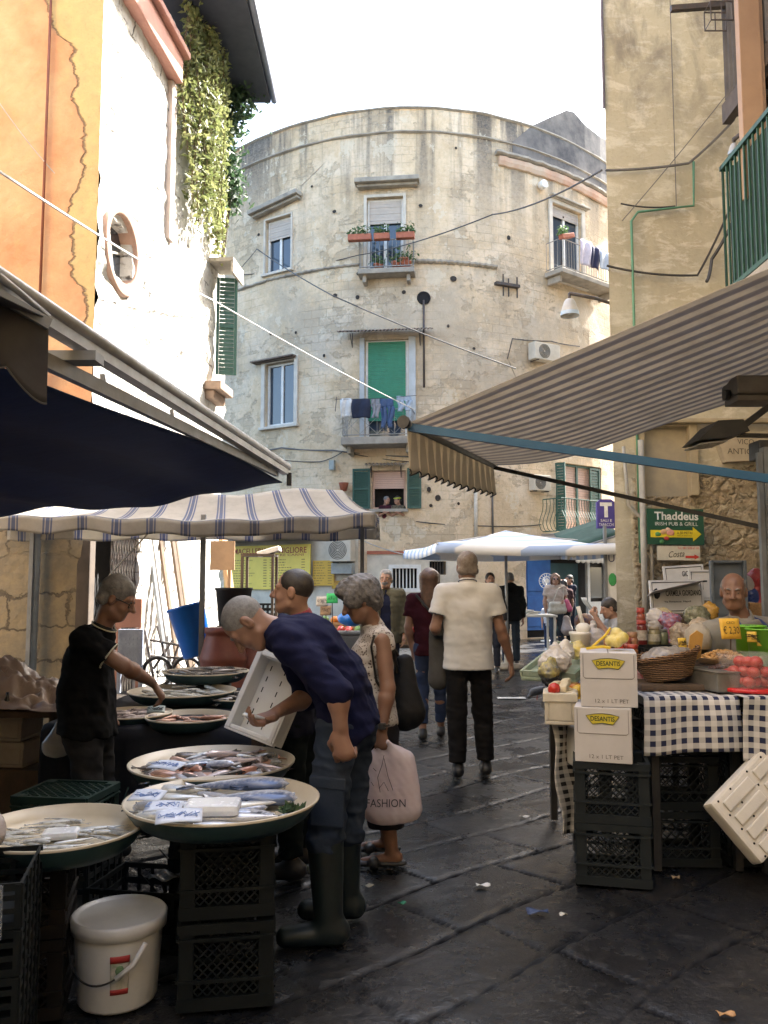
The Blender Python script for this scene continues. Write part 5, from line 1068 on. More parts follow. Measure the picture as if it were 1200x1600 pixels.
# ================================================================ people
M_skin = M('skin_tan', (.26, .140, .092), (.215, .112, .072), 9, .5, .12, 90, sss=.12); M_skin2 = M('skin_light', (.37, .205, .133), (.31, .165, .105), 9, .5, .12, 90, sss=.12); M_skin3 = M('skin_brown', (.215, .113, .072), (.18, .092, .058), 9, .5, .12, 90, sss=.12)
M_hgrey = M('grey_hair', (.22, .21, .20), (.12, .115, .11), 40, .6, .5, 150); M_hdark = M('dark_hair', (.02, .015, .012), (.04, .03, .022), 40, .5, .5, 150); M_hbrown = M('brown_hair', (.07, .035, .02), (.12, .06, .035), 30, .45, .5, 120); M_hstub = M('grey_stubble_hair', (.21, .205, .20), (.12, .112, .105), 60, .7, .3, 200)
M_eyew = M('eye_white', (.6, .57, .53), None, 5, .2); M_eyed = M('eye_dark', (.02, .015, .01), None, 5, .15)
def fabric(name, c, c2=None, sc=7): return M(name, c, c2 or tuple(x * .7 for x in c), sc, .9, .25, 160, spec=.12)
def pose(x, y, az, H=1.72, **o):
    s = H / 1.75; a = R(az); f = V(math.cos(a), math.sin(a), 0); l = V(-math.sin(a), math.cos(a), 0)
    B = dict(pelvis=(0, 0, .95), waist=(.0, 0, 1.09), chest=(.0, 0, 1.28), neck=(-.015, 0, 1.47), head=(.02, 0, 1.625), shL=(-.01, .175, 1.42), elL=(-.03, .225, 1.14), wrL=(.04, .235, .90), hipL=(0, .09, .93), knL=(.02, .1, .5), anL=(-.02, .105, .085))
    for k in list(B):
        if k.endswith('L'): q = B[k]; B[k[:-1] + 'R'] = (q[0], -q[1], q[2])
    B.update({k: v for k, v in o.items() if k in B}); b = V(x, y, 0)
    J = {k: b + s * (f * v[0] + l * v[1] + V(0, 0, v[2])) for k, v in B.items()}
    J['s'] = s; J['f'] = f; J['l'] = l; J['base'] = b; J['face'] = unit(f * math.cos(R(o.get('yaw', 0))) + l * math.sin(R(o.get('yaw', 0))) + V(0, 0, o.get('pitch', 0))); J['hup'] = V(0, 0, 1.)
    return J
def hand(sd, w, d, n, side, curl, s, k=.003):
    """palm and five fingers; d: along the hand, n: palm normal, side: towards the thumb"""
    d = unit(d); n = unit(n - d * (n @ d)); a = unit(side - d * (side @ d) - n * (side @ n))
    sd.seg(w - d * .01, w + d * .075 * s, .024 * s, .034 * s, .02, n, .55); sd.seg(w + d * .03 * s + a * .015 * s, w + d * .08 * s - a * .012 * s, .028 * s, .03 * s, .015, n, .55)
    for i, (off, L) in enumerate(((.033, .078), (.011, .086), (-.0115, .080), (-.033, .062))):
        p = w + (d * .083 + a * off) * s; c = curl * (.9 + .12 * i); t = 0.
        for j, (fr_, r0, r1) in enumerate(((.45, .0096, .009), (.32, .009, .0082), (.26, .0082, .007))):
            t += c * (.75, .85, .6)[j]; q = p + (d * math.cos(t) + n * math.sin(t) + a * off * 1.2 * (1 - min(curl, 1))) * L * fr_ * s; sd.seg(p, q, r0 * s, r1 * s, k); p = q
    p = w + (d * .022 + a * .024) * s; q = p + (d * .6 + a * .62 + n * (.25 + .2 * curl)) * .042 * s; sd.seg(p, q, .0135 * s, .0115 * s, .014)
    q2 = q + (d * .85 + a * (.25 - .35 * curl) + n * .3 * (curl + .4)) * .034 * s; sd.seg(q, q2, .0112 * s, .009 * s, .006)
def torso(sd, J, e=0., fat=1., belly=0., low=.0, k=.05, sh=True):
    s = J['s']; l = unit(J['shL'] - J['shR']); ax = unit(J['neck'] - J['pelvis']); fw = unit(np.cross(l, ax)); af = .70
    lp = unit(J['hipL'] - J['hipR']); axp = unit(J['waist'] - J['pelvis']); fp = unit(np.cross(lp, axp))
    hw = .052 * s * fat
    for u in (-1, 1):
        sd.seg(J['pelvis'] + lp * u * hw - axp * low, J['waist'] + lp * u * hw * .85, (.112 * fat) * s + e, (.103 * fat) * s + e, k, fp, .86)
        sd.seg(J['waist'] + lp * u * hw * .85, J['chest'] + l * u * .06 * s, (.103 * fat) * s + e, .112 * s * (.5 + .5 * fat) + e, k, fw, .86)
        S_ = J['shL'] if u > 0 else J['shR']; sd.seg(J['chest'] + l * u * .055 * s, S_ - l * u * .05 * s - ax * .03 * s, .112 * s + e, .072 * s + e, k, fw, .86)
        sd.seg(J['neck'] - ax * .015 * s, S_ - l * u * .01 * s, .05 * s + e, .056 * s + e, .045)
    if belly: sd.ell(J['waist'] + fw * .07 * s, (.115 * s + belly, .115 * s + belly, .13 * s + belly), None, .06)
    return fw
def headshape(sd, J, hs=1.):
    c = J['head']; f = unit(J['face']); u = unit(J['hup'] - f * (J['hup'] @ f)); l = np.cross(u, f); Rm = np.stack([l, f, u]); q = lambda a, b, z: c + (l * a + f * b + u * z) * hs
    sd.ell(q(0, -.012, .032), V(.075, .096, .088) * hs, Rm, .02); sd.ell(q(0, .028, -.04), V(.058, .066, .074) * hs, Rm, .03); sd.seg(q(-.022, .062, -.092), q(.022, .062, -.092), .021 * hs, None, .03)
    sd.seg(q(-.05, .01, -.07), q(-.018, .06, -.095), .02 * hs, None, .02); sd.seg(q(.05, .01, -.07), q(.018, .06, -.095), .02 * hs, None, .02)
    sd.seg(q(-.042, .074, .022), q(.042, .074, .022), .013 * hs, None, .016); [sd.ell(q(a, .092, .0), .015 * hs, None, .014, 1) for a in (-.032, .032)]; [sd.ell(q(a, .071, .0), .0165 * hs, None, .004) for a in (-.031, .031)]
    [sd.ell(q(a, .066, -.035), .02 * hs, None, .02) for a in (-.036, .036)]
    sd.seg(q(0, .088, .012), q(0, .116, -.03), .009 * hs, .0135 * hs, .012); [sd.ell(q(a, .1, -.034), .0095 * hs, None, .006) for a in (-.012, .012)]
    sd.seg(q(-.02, .082, -.062), q(.02, .082, -.062), .0075 * hs, None, .006); sd.seg(q(-.017, .083, -.076), q(.017, .083, -.076), .0078 * hs, None, .006); sd.seg(q(-.024, .094, -.069), q(.024, .094, -.069), .003 * hs, None, .004, op=1)
    for a in (-1, 1): sd.ell(q(a * .077, -.008, -.008), V(.011, .02, .033) * hs, Rm, .008); sd.ell(q(a * .086, .0, -.006), V(.006, .009, .016) * hs, Rm, .005, 1)
    sd.seg(J['neck'] - unit(J['head'] - J['neck']) * .02, q(0, -.02, -.05), .056 * J['s'], .052 * hs, .035); return q, f, u, l, Rm
def hairdo(kind, q, f, u, l, Rm, hs, h):
    sd = SDF(h)
    if kind == 'short':
        sd.ell(q(0, -.016, .04), V(.082, .098, .09) * hs, Rm, .02); sd.seg(q(-.05, -.06, -.03), q(.05, -.06, -.03), .035 * hs, None, .03); sd.cut(q(0, .075, .045), f * .95 - u * .55); sd.cut(q(0, .01, -.06), -u + f * .55)
        n = lambda p: .004 * waves(p, 50.) + .003 * waves(p, 110., 3)
    elif kind == 'ring':
        sd.ell(q(0, -.016, .03), V(.080, .094, .086) * hs, Rm, .02); sd.cut(q(0, .0, .075), u + f * .35); sd.cut(q(0, .035, 0), f); sd.cut(q(0, .0, -.045), -u + f * .3); n = lambda p: .003 * waves(p, 70.)
    elif kind == 'stub':
        sd.ell(q(0, -.014, .033), V(.0775, .097, .09) * hs, Rm, .02); sd.cut(q(0, .062, .05), f - u * .45); sd.cut(q(0, .01, -.04), -u + f * .5); n = lambda p: .0012 * waves(p, 80.)
    elif kind == 'bob':
        sd.ell(q(0, -.025, .05), V(.10, .115, .098) * hs, Rm, .02); sd.ell(q(0, -.07, -.01), V(.085, .06, .085) * hs, Rm, .05); sd.ell(q(0, .055, .09), V(.075, .06, .045) * hs, Rm, .04); sd.cut(q(0, .075, .035), f * .95 - u * .75); [sd.ell(q(a * .07, .03, .02), V(.028, .045, .05) * hs, Rm, .03) for a in (-1, 1)]
        n = lambda p: .011 * waves(p, 30.) + .007 * folds(p, 60., 4)
    else:
        sd.ell(q(0, -.02, .04), V(.086, .103, .092) * hs, Rm, .02); sd.seg(q(-.035, -.07, .02), q(-.03, -.09, -.25), .055, .045, .05); sd.seg(q(.035, -.07, .02), q(.03, -.09, -.25), .055, .045, .05); [sd.seg(q(a * .075, .0, .04), q(a * .085, .0, -.2), .03, .025, .04) for a in (-1, 1)]; sd.cut(q(0, .07, .05), f * .95 - u * .5); n = lambda p: .004 * waves(p * np.array([3, 3, .5], np.float32), 22.)
    return sd, n
def person(label, J, L, group=None):
    """L: skin, hair(kind, mat), top(dict), legs(dict), shoes, h"""
    h = L.get('h', .009); s = J['s']; hs = L.get('hs', 1.) * s; base = J['base']; t = thing('person', label, 'person', base, group); fat = L.get('fat', 1.)
    hb = min(h, L.get('hbody', h)); sd = SDF(hb); q, f, u, l, Rm = headshape(sd, J, hs); torso(sd, J, -.012, fat * .95)
    bust = L.get('bust', False)
    for a in 'LR':
        S_, E, W_ = J['sh' + a], J['el' + a], J['wr' + a]; sd.seg(S_, E, .05 * s, .041 * s, .03); m_ = E + (W_ - E) * .28; sd.seg(E, m_, .04 * s, .043 * s, .02); sd.seg(m_, W_, .043 * s, .027 * s, .02)
        d = J.get('hd' + a, unit(W_ - E)); n = J.get('hn' + a, (J['l'] * (-1 if a == 'L' else 1))); sdv = J.get('ht' + a, J['f']); hand(sd, W_ + unit(d) * .012, np.asarray(d, float), np.asarray(n, float), np.asarray(sdv, float), L.get('curl' + a, .45), s * L.get('hands', 1.))
        if not bust:
            H_, K, A = J['hip' + a], J['kn' + a], J['an' + a]; sd.seg(H_, K, .078 * s, .052 * s, .04); m_ = K + (A - K) * .3; sd.seg(K, m_, .052 * s, .055 * s, .02); sd.seg(m_, A, .055 * s, .036 * s, .02)
            fd = J.get('ft' + a, J['f']); sd.seg(A - V(0, 0, .04) * s - fd * .03 * s, A + fd * .16 * s - V(0, 0, .062 * s), .033 * s, .02 * s, .02); J['fd' + a] = fd
    sdf_obj(sd, 'body', L['skin'], t)
    if L.get('hair'):
        hd, n = hairdo(L['hair'][0], q, f, u, l, Rm, hs, min(hb, .008)); sdf_obj(hd, 'hair', L['hair'][1], t, n)
    if L.get('eyes'):
        for a in (-.031, .031):
            m = MB(); m.ball(q(a, .0748, -.002), (.0125 * hs, .0125 * hs, .009 * hs), 10); e = m.build('eye', M_eyew, t); m = MB(); m.ball(q(a, .0832, -.002), .0052 * hs, 8); m.build('iris', M_eyed, e)
    if L.get('brow'):
        [MB().tube([q(a * .014, .092, .021), q(a * .03, .09, .028), q(a * .048, .077, .022)], [.004 * hs, .005 * hs, .003 * hs], 5).build('eyebrow', L['brow'], t) for a in (-1, 1)]
    if L.get('glasses'):
        m = MB()
        for a in (-.033, .033): m.tube([q(a + .024 * math.cos(b), .098 - .25 * abs(a), -.002 + .018 * math.sin(b)) for b in np.linspace(0, 2 * PI, 17)[:-1]], .0028 * hs, 5, False, True); m.tube([q(math.copysign(.056, a), .09, .004), q(math.copysign(.078, a), -.005, .006)], .0026 * hs, 5)
        if L['glasses'] == 'sun': [m.ball(q(a, .094, -.004), .022 * hs, 8, Fr((0, 0, 0), l, u)) for a in (-.032, .032)]
        m.build('glasses', M_black, t)
    if L.get('beard'):
        b = SDF(hb); b.ell(q(0, .03, -.062), V(.058, .068, .058) * hs, Rm, .02); b.seg(q(-.022, .09, -.05), q(.022, .09, -.05), .01, None, .02); b.cut(q(0, .04, -.045), u * .9 + f * -.3); sdf_obj(b, 'beard', L['beard'], t, lambda p: .002 * waves(p, 90.))
    T = L['top']; ax = unit(J['neck'] - J['pelvis'])
    def top(T, nm):
        g = SDF(h); e = T.get('e', .014); fw = torso(g, J, e, fat, L.get('belly', 0.), T.get('low', .06)); sl = T.get('sleeve', 'short')
        for a in 'LR':
            S_, E, W_ = J['sh' + a], J['el' + a], J['wr' + a]
            if sl == 'short': g.seg(S_, S_ + (E - S_) * .62, .066 * s + e * .5, .066 * s + e * .6, .03, capb=True)
            elif sl == 'rolled': g.seg(S_, E, .062 * s + e * .5, .058 * s + e * .3, .03); g.seg(E - unit(E - S_) * .03, E + (W_ - E) * .16, .058 * s, .054 * s, .012, capb=True); g.seg(E - unit(E - S_) * .06, E - unit(E - S_) * .02, .066 * s, .066 * s, .006)
            elif sl == 'long': g.seg(S_, E, .062 * s + e * .5, .054 * s + e * .5, .03); g.seg(E, W_ - unit(W_ - E) * .01, .054 * s + e * .4, .042 * s + e * .3, .03, capb=True)
            else: g.ell(S_ + unit(E - S_) * .02, .055 * s, None, .03)
        if sl == 'none':
            for a in 'LR': S_ = J['sh' + a]; out = unit(J['shL'] - J['shR']) * (1 if a == 'L' else -1); g.cut(S_ + out * .035 * s, out)
        g.cut(J['neck'] + ax * .03 * s, ax + fw * .25)
        hm = J['pelvis'] - ax * T.get('hem', .08) * s; g.cut(hm, -ax)
        if T.get('open'):
            fr0 = fw * .16 * s; g.seg(J['neck'] + fr0 * .8, J['pelvis'] + fr0 - ax * .2, .06 * s, .09 * s, .01, op=1)
        am = T.get('fold', .0085); pt = J['pelvis']
        return sdf_obj(g, nm, T['mat'], t, lambda p: am * .7 * waves(p * np.array([1, 1, .55], np.float32), 13., 2) - am * .9 * folds(p * np.array([.8, .8, 1.1], np.float32), 21., 4) - am * .4 * folds(p * np.array([1, 1, .7], np.float32), 42., 5)), fw
    if T.get('under'): top(dict(T['under'], fold=.003), 'shirt')
    ob, fw = top(T, T.get('name', 'shirt'))
    if T.get('collar'):
        c = SDF(min(h, .007)); nd = unit(J['head'] - J['neck']); cc = J['neck'] + nd * .03 * s; lv = unit(J['shL'] - J['shR'])
        c.seg(cc - nd * .03, cc + nd * .035 * s, .074 * s, .062 * s, .01, capb=True, capa=True); c.seg(cc - nd * .05, cc + nd * .06, .052 * s, .052 * s, .004, op=1); c.cut(cc + nd * .012 + fw * .05, fw + nd * .9); sdf_obj(c, 'collar', T['collar'], t)
    if T.get('trim'):
        m = MB()
        for a in 'LR':
            S_, E = J['sh' + a], J['el' + a]; c = S_ + (E - S_) * .615; d = unit(E - S_); x = unit(np.cross(d, (0, 1, .3))); y = np.cross(d, x); r_ = .066 * s + .014 * .6 + .001; m = MB(); m.tube([c + (x * math.cos(b) + y * math.sin(b)) * r_ for b in np.linspace(0, 2 * PI, 21)[:-1]], .0045, 5, False, True); m.build('sleeve_trim', T['trim'], t)
        m = MB(); nd = unit(J['head'] - J['neck']); cc = J['neck'] + nd * .045 * s; x = unit(np.cross(nd, (0, 1, 0))); y = np.cross(nd, x); m.tube([cc + (x * math.cos(b) + y * math.sin(b)) * .072 * s for b in np.linspace(0, 2 * PI, 21)[:-1]], .004, 5, False, True); m.build('collar_trim', T['trim'], t)
    if bust: return t, q, J
    G_ = L['legs']; g = SDF(h); lp = unit(J['hipL'] - J['hipR']); axp = unit(J['waist'] - J['pelvis']); fp = unit(np.cross(lp, axp))
    for v in (-1, 1): g.seg(J['pelvis'] + lp * v * .05 * s - axp * .05, J['waist'] + lp * v * .045 * s - axp * .05, .104 * s * fat, .094 * s * fat, .05, fp, .86)
    ww = G_.get('w', 1.)
    for a in 'LR':
        H_, K, A = J['hip' + a], J['kn' + a], J['an' + a]; e = K + (A - K) * G_.get('to', .93)
        if G_.get('kind') == 'skirt': continue
        g.seg(H_, K, .089 * s * (.5 + .5 * fat), .07 * s * ww, .04); g.seg(K, e, .069 * s * ww, .06 * s * ww, .03, capb=True)
    if G_.get('kind') == 'skirt':
        e = (J['knL'] + J['knR']) / 2 + ((J['anL'] + J['anR']) / 2 - (J['knL'] + J['knR']) / 2) * G_['to']
        for v in (-1, 1): g.seg(J['pelvis'] + lp * v * .05, e + lp * v * .06, .12 * s, .115 * s, .06, fp, .9)
        g.cut(e, (0, 0, -1))
    am = G_.get('fold', .006); sdf_obj(g, 'skirt' if G_.get('kind') == 'skirt' else 'trousers', G_['mat'], t, lambda p: am * .8 * waves(p * np.array([1, 1, .7], np.float32), 12., 1) - am * .9 * folds(p * np.array([.7, .7, 1.5], np.float32), 20., 6) - am * .4 * folds(p, 42., 5))
    sh = L.get('shoes', {})
    for a in 'LR':
        g = SDF(min(h, .01)); A, K, fd = J['an' + a], J['kn' + a], J['fd' + a]; z0 = A[2] - .085 * s; lv = V(-fd[1], fd[0], 0)
        if sh.get('kind') == 'boot':
            e = K + (A - K) * -.02; g.seg(e, A, .078 * s, .058 * s, .03, capa=True); g.seg(A - V(0, 0, .035 * s) - fd * .035, A + fd * .175 * s - V(0, 0, .048 * s), .055 * s, .042 * s, .03)
        elif sh.get('kind') == 'sandal':
            g.seg(A - V(0, 0, .072 * s) - fd * .05, A + fd * .17 * s - V(0, 0, .072 * s), .034 * s, .04 * s, .01, V(0, 0, 1), .5); g.seg(A + fd * .10 * s + lv * .045 - V(0, 0, .06), A + fd * .10 * s - lv * .045 - V(0, 0, .06), .03, .03, .01)
        else:
            g.seg(A - V(0, 0, .04 * s) - fd * .035, A + fd * .165 * s - V(0, 0, .052 * s), .046 * s, .036 * s, .03); g.seg(A - V(0, 0, .05 * s), A + V(0, 0, .0), .043 * s, .045 * s, .02)
        g.cut(V(A[0], A[1], z0 - .002), (0, 0, -1)); sdf_obj(g, sh.get('name', 'shoe'), sh.get('mat', M_black), t)
    return t, q, J
def J_(pts, base, s=1., face=(0, -1, 0), hup=(0, 0, 1), f=(0, -1, 0)):
    J = {k: np.array(v, float) for k, v in pts.items()}; J['s'] = s; f = unit(f); J['f'] = f; J['l'] = V(-f[1], f[0], 0); J['base'] = np.array(base, float); J['face'] = unit(face); J['hup'] = np.array(hup, float); return J
# materials of the clothes
M_denimw = fabric('worn_dark_denim', (.020, .030, .050), (.038, .050, .078), 5)
def patterned():
    t = N('grey_brown_print'); v = t.voro(t.co(), 62.); n = t.noise(t.co(), 45, 3); t.out(t.mix(t.ramp(t.math('ADD', v[0], n), .75, .85), (.10, .07, .06), (.42, .38, .34)), .85); return t.m
# --- the fishmonger bending over his trays
def fishmonger():
    y = 3.74
    p = dict(head=P(386, 974, 3.72), neck=P(432, 985, 3.74), shL=P(458, 1006, 3.56), shR=P(448, 992, 3.92), chest=P(487, 1010, 3.74), waist=P(528, 1062, 3.74), pelvis=P(545, 1118, 3.74),
             elL=P(528, 1082, 3.46), wrL=P(532, 1136, 3.44), elR=P(482, 1088, 3.98), wrR=P(434, 1112, 3.74), hipL=P(528, 1135, 3.65), hipR=P(556, 1130, 3.84), knL=P(508, 1312, 3.62), knR=P(538, 1300, 3.86))
    for a, px, Y in (('L', 514, 3.60), ('R', 541, 3.88)): q = P(px, 1400, Y); p['an' + a] = V(q[0], Y, .085)
    J = J_(p, (P(525, 1400, 3.74)[0], 3.74, 0), 1.02, (-.42, -.08, -.9), (-.9, 0, .42), (-1, 0, 0)); J['hdL'] = V(.12, 0, -1); J['hnL'] = V(.2, .95, 0); J['htL'] = V(-.9, .2, 0); J['hdR'] = unit(P(398, 1130, 3.66) - p['wrR']); J['hnR'] = V(-.2, -.5, .85); J['htR'] = V(-.3, -.8, -.2); J['ftL'] = unit(V(-1, -.12, 0)); J['ftR'] = unit(V(-1, -.05, 0))
    t, q, _ = person('man in a navy sweater and rubber boots bending forward over the fish trays', J, dict(skin=M_skin, hair=('stub', M_hstub), h=.008, hbody=.0058, hands=1.12, curlL=1.0, curlR=.75, brow=M_hgrey,
        top=dict(mat=fabric('navy_sweater', (.007, .008, .029), (.010, .0115, .038)), sleeve='rolled', e=.022, hem=.11, low=.07, fold=.010, name='sweater'), legs=dict(mat=M_denimw, w=1.12, to=.1, fold=.010), shoes=dict(kind='boot', mat=M('dark_green_rubber', (.009, .016, .0165), (.007, .011, .012), 6, .45, .06), name='rubber_boot')))
    m = MB(); d = unit(J['anL'] - J['knL']); c = J['hipL'] + (J['knL'] - J['hipL']) * .62 + V(-.01, -.092, 0)
    f = Fr(c, (1, 0, -.1), (0, 0, 1)); m.box((-.065, .075), (-.1, .07), (-.02, .012), f, .008); m.box((-.07, .08), (.055, .1), (-.015, .017), f, .006); m.build('cargo_pocket', M_denimw, t)
    return J
JF = fishmonger()
def vendor():
    Y = 4.6; p = dict(head=P(183, 934, 4.58), neck=P(158, 990, 4.6), shR=P(133, 1000, 4.42), shL=P(146, 996, 4.78), chest=P(138, 1035, 4.6), waist=P(135, 1085, 4.6), pelvis=P(136, 1128, 4.6), elR=P(193, 1040, 4.45), wrR=P(237, 1066, 4.75), elL=P(120, 1075, 4.92), wrL=P(150, 1105, 4.95), hipR=P(130, 1135, 4.5), hipL=P(148, 1135, 4.7), knR=P(138, 1235, 4.5), knL=P(156, 1235, 4.7))
    for a, px, YY in (('R', 128, 4.5), ('L', 150, 4.72)): q = P(px, 1330, YY); p['an' + a] = V(q[0], YY, .085)
    J = J_(p, (P(135, 1330, 4.6)[0], 4.6, 0), .98, (.86, .08, -.42), (.42, 0, .9), (1, 0, 0)); J['hdR'] = V(.45, .5, -.8); J['hnR'] = V(-.3, .2, -.7); J['htR'] = V(.6, .5, .2)
    t, q, _ = person('man with glasses in a black polo reaching across the back fish trays', J, dict(skin=M_skin, hair=('short', M_hgrey), h=.009, hbody=.0075, hands=1.05, curlR=.7, glasses=1, belly=.0, fat=1.28, top=dict(mat=fabric('black_polo', (.005, .005, .0055), (.008, .008, .0085)), sleeve='short', e=.018, hem=.06, collar=M('black_collar', (.012, .012, .012)), trim=M('cream_trim', (.6, .56, .42)), name='polo_shirt'), legs=dict(mat=fabric('grey_jeans', (.022, .022, .024), (.034, .034, .037)), w=1.08)))
vendor()
def helper():
    p = dict(head=P(458, 924, 4.42), neck=P(472, 972, 4.45), shL=P(478, 995, 4.26), shR=P(468, 992, 4.64), chest=P(468, 1025, 4.45), waist=P(462, 1080, 4.45), pelvis=P(460, 1125, 4.45), elL=P(474, 1065, 4.30), wrL=P(440, 1112, 4.40), elR=P(450, 1060, 4.72), wrR=P(425, 1078, 4.56), hipL=P(455, 1132, 4.36), hipR=P(470, 1130, 4.56), knL=P(452, 1240, 4.36), knR=P(470, 1240, 4.58))
    for a, px, YY in (('L', 455, 4.36), ('R', 472, 4.6)): q = P(px, 1340, YY); p['an' + a] = V(q[0], YY, .085)
    J = J_(p, (P(460, 1340, 4.45)[0], 4.45, 0), 1.0, (-1, .12, .06), (0, 0, 1), (-1, 0, 0)); J['hnL'] = V(-.8, .3, .4); J['htL'] = V(-.3, .2, .9)
    nv = fabric('navy_jacket', (.012, .013, .022), (.018, .019, .03)); t, q, _ = person('man in a navy jacket with a red collar holding a white foam box', J, dict(skin=M_skin2, hair=('stub', M_hdark), h=.009, hbody=.0075, curlL=.8, curlR=.8, brow=M_hdark, top=dict(mat=nv, sleeve='long', e=.022, hem=.06, collar=M('red_collar', (.35, .045, .05)), name='jacket'), legs=dict(mat=fabric('dark_trousers', (.012, .016, .015)), w=1.05)))
    m = MB(); f = J['f']; m.grid(lambda u, v: J['chest'] + V(-.15 - .03 * math.cos((u - .5) * 2) + .02 * v, (u - .5) * .42, -.03 - v * .82) + V(.02 * math.sin(u * 9) * v, 0, 0), 10, 12, True, .006); m.build('apron', M('dark_green_apron', (.012, .03, .024), None, 5, .5), t)
    m = MB(); nk = J['neck']; m.tube([nk + V(.075, -.05, .03), nk + V(.02, -.10, -.0), nk + V(-.06, -.10, -.10), nk + V(-.13, -.06, -.2)], .005, 5); m.build('apron_cord', M('pale_cord', (.55, .55, .55)), t)
helper()
def lady():
    p = dict(head=P(562, 938, 4.58), neck=P(584, 984, 4.64), shL=P(597, 1000, 4.47), shR=P(588, 996, 4.80), chest=P(582, 1030, 4.64), waist=P(582, 1080, 4.64), pelvis=P(588, 1125, 4.64), elL=P(606, 1075, 4.42), wrL=P(597, 1136, 4.38), elR=P(570, 1070, 4.86), wrR=P(550, 1110, 4.8), hipL=P(590, 1135, 4.55), hipR=P(596, 1132, 4.74), knL=P(598, 1235, 4.54), knR=P(604, 1235, 4.74))
    for a, px, YY in (('L', 612, 4.56), ('R', 604, 4.80)): q = P(px, 1320, YY); p['an' + a] = V(q[0], YY, .085)
    J = J_(p, (P(606, 1330, 4.65)[0], 4.65, 0), .95, (-.88, -.1, -.42), (-.35, 0, .9), (-1, 0, 0)); J['hdL'] = V(0, -.05, -1); J['hnL'] = V(0, 1, 0); J['htL'] = V(-1, 0, 0)
    pm = patterned(); t, q, _ = person('older woman with short grey hair in a sleeveless patterned blouse', J, dict(skin=M_skin3, hair=('bob', M('ash_grey_hair', (.16, .15, .145), (.06, .055, .055), 45, .6, .6, 120)), h=.009, hbody=.0075, curlL=1.2, fat=1.12, belly=.02, brow=M_hdark, top=dict(mat=pm, sleeve='none', e=.016, hem=.02, low=.0, collar=pm, name='blouse', fold=.008), legs=dict(kind='skirt', to=.62, mat=fabric('dark_skirt', (.022, .02, .022))), shoes=dict(kind='sandal', name='sandal', mat=M_black)))
    w_ = J['wrL']; m = MB(); m.tube([w_ + V(.033 * math.cos(a), .03 * math.sin(a), .01) for a in np.linspace(0, 2 * PI, 17)[:-1]], .008, 5, False, True); m.box((-.02, .02), (-.042, -.03), (-.008, .028), Fr(w_, (1, 0, 0), (0, 1, 0), (0, 0, 1)), .005); m.build('wristwatch', M('dark_watch', (.05, .045, .04), None, 20, .3), t)
    # shoulder bag
    b = thing('shoulder_bag', 'large black shoulder bag hanging behind the older woman', 'bag', P(632, 1138, 4.72)); g = SDF(.01); g.seg(P(632, 1035, 4.7), P(634, 1112, 4.68), .05, .105, .05, V(0, 1, 0), .6); g.seg(P(612, 1120, 4.68), P(646, 1112, 4.68), .05, .05, .06, V(0, 1, 0), .7); sdf_obj(g, 'bag_body', M('black_soft_leather', (.006, .0058, .0058), (.011, .0105, .0105), 8, .6, .3, 50, spec=.25), b, lambda p: .008 * waves(p, 16.) + .004 * waves(p, 34., 3))
    m = MB(); cpt = [P(622, 1050, 4.60), P(612, 1010, 4.47), P(598, 984, 4.50), P(600, 990, 4.66), P(625, 1030, 4.78)]; m.tube(cpt, .011, 6); m.tube([P(585, 992, 4.40), P(580, 1010, 4.40), P(588, 1065, 4.45), P(606, 1092, 4.50)], .007, 5); m.build('strap', M_black, b)
    # plastic carrier bag
    c = thing('carrier_bag', 'pale pink plastic carrier bag with black print held by the older woman', 'bag', P(614, 1284, 4.42)); top = J['wrL'] + V(.01, -.01, -.075)
    g = SDF(.009); a = P(600, 1180, 4.42); b2 = P(612, 1272, 4.42)
    g.seg(P(590, 1190, 4.42), P(588, 1262, 4.42), .06, .075, .05, V(0, 1, 0), .85); g.seg(P(632, 1188, 4.42), P(638, 1262, 4.42), .05, .07, .05, V(0, 1, 0), .85); g.seg(P(612, 1185, 4.42), P(612, 1268, 4.42), .06, .075, .05, V(0, 1, 0), .9); g.seg(P(596, 1185, 4.42), top + V(-.02, 0, 0), .035, .012, .04); g.seg(P(622, 1185, 4.42), top + V(.02, 0, 0), .035, .012, .04)
    z = P(612, 1284, 4.42)[2]; g.cut(V(0, 0, z), (0, 0, -1)); mt = N('thin_pink_plastic'); cl = mt.mix(mt.ramp(mt.noise(mt.co(), 6, 3), .4, .6), (.66, .54, .54), (.70, .61, .61)); mt.out(cl, .35); tr = mt.n.new('ShaderNodeBsdfTranslucent'); mt.l.new(cl, tr.inputs[0]); mx = mt.n.new('ShaderNodeMixShader'); mx.inputs[0].default_value = .35; mt.l.new(mt.b.outputs[0], mx.inputs[1]); mt.l.new(tr.outputs[0], mx.inputs[2]); mt.l.new(mx.outputs[0], mt.n['Material Output'].inputs[0])
    sdf_obj(g, 'bag_body', mt.m, c, lambda p: .007 * waves(p * np.array([1, 1, .35], np.float32), 30.) + .004 * waves(p, 50., 3))
    ink = M('black_bag_print', (.03, .025, .03)); y = 4.318; F_ = Fr(P(603, 1255, y), (1, 0, 0), (0, 0, 1)); letters('FASHION', F_, .2, ink, c, .04, off=.0)
    m = MB(); q = lambda px, py: P(px, py, y - .003); [m.tube([q(*k) for k in pp], .002, 4) for pp in (((594, 1238), (590, 1215), (597, 1195), (600, 1180)), ((600, 1185), (606, 1212), (614, 1235)), ((588, 1205), (583, 1200)), ((592, 1232), (600, 1222), (607, 1236)), ((584, 1228), (580, 1222)))]; m.build('printed_drawing', ink, c)
lady()
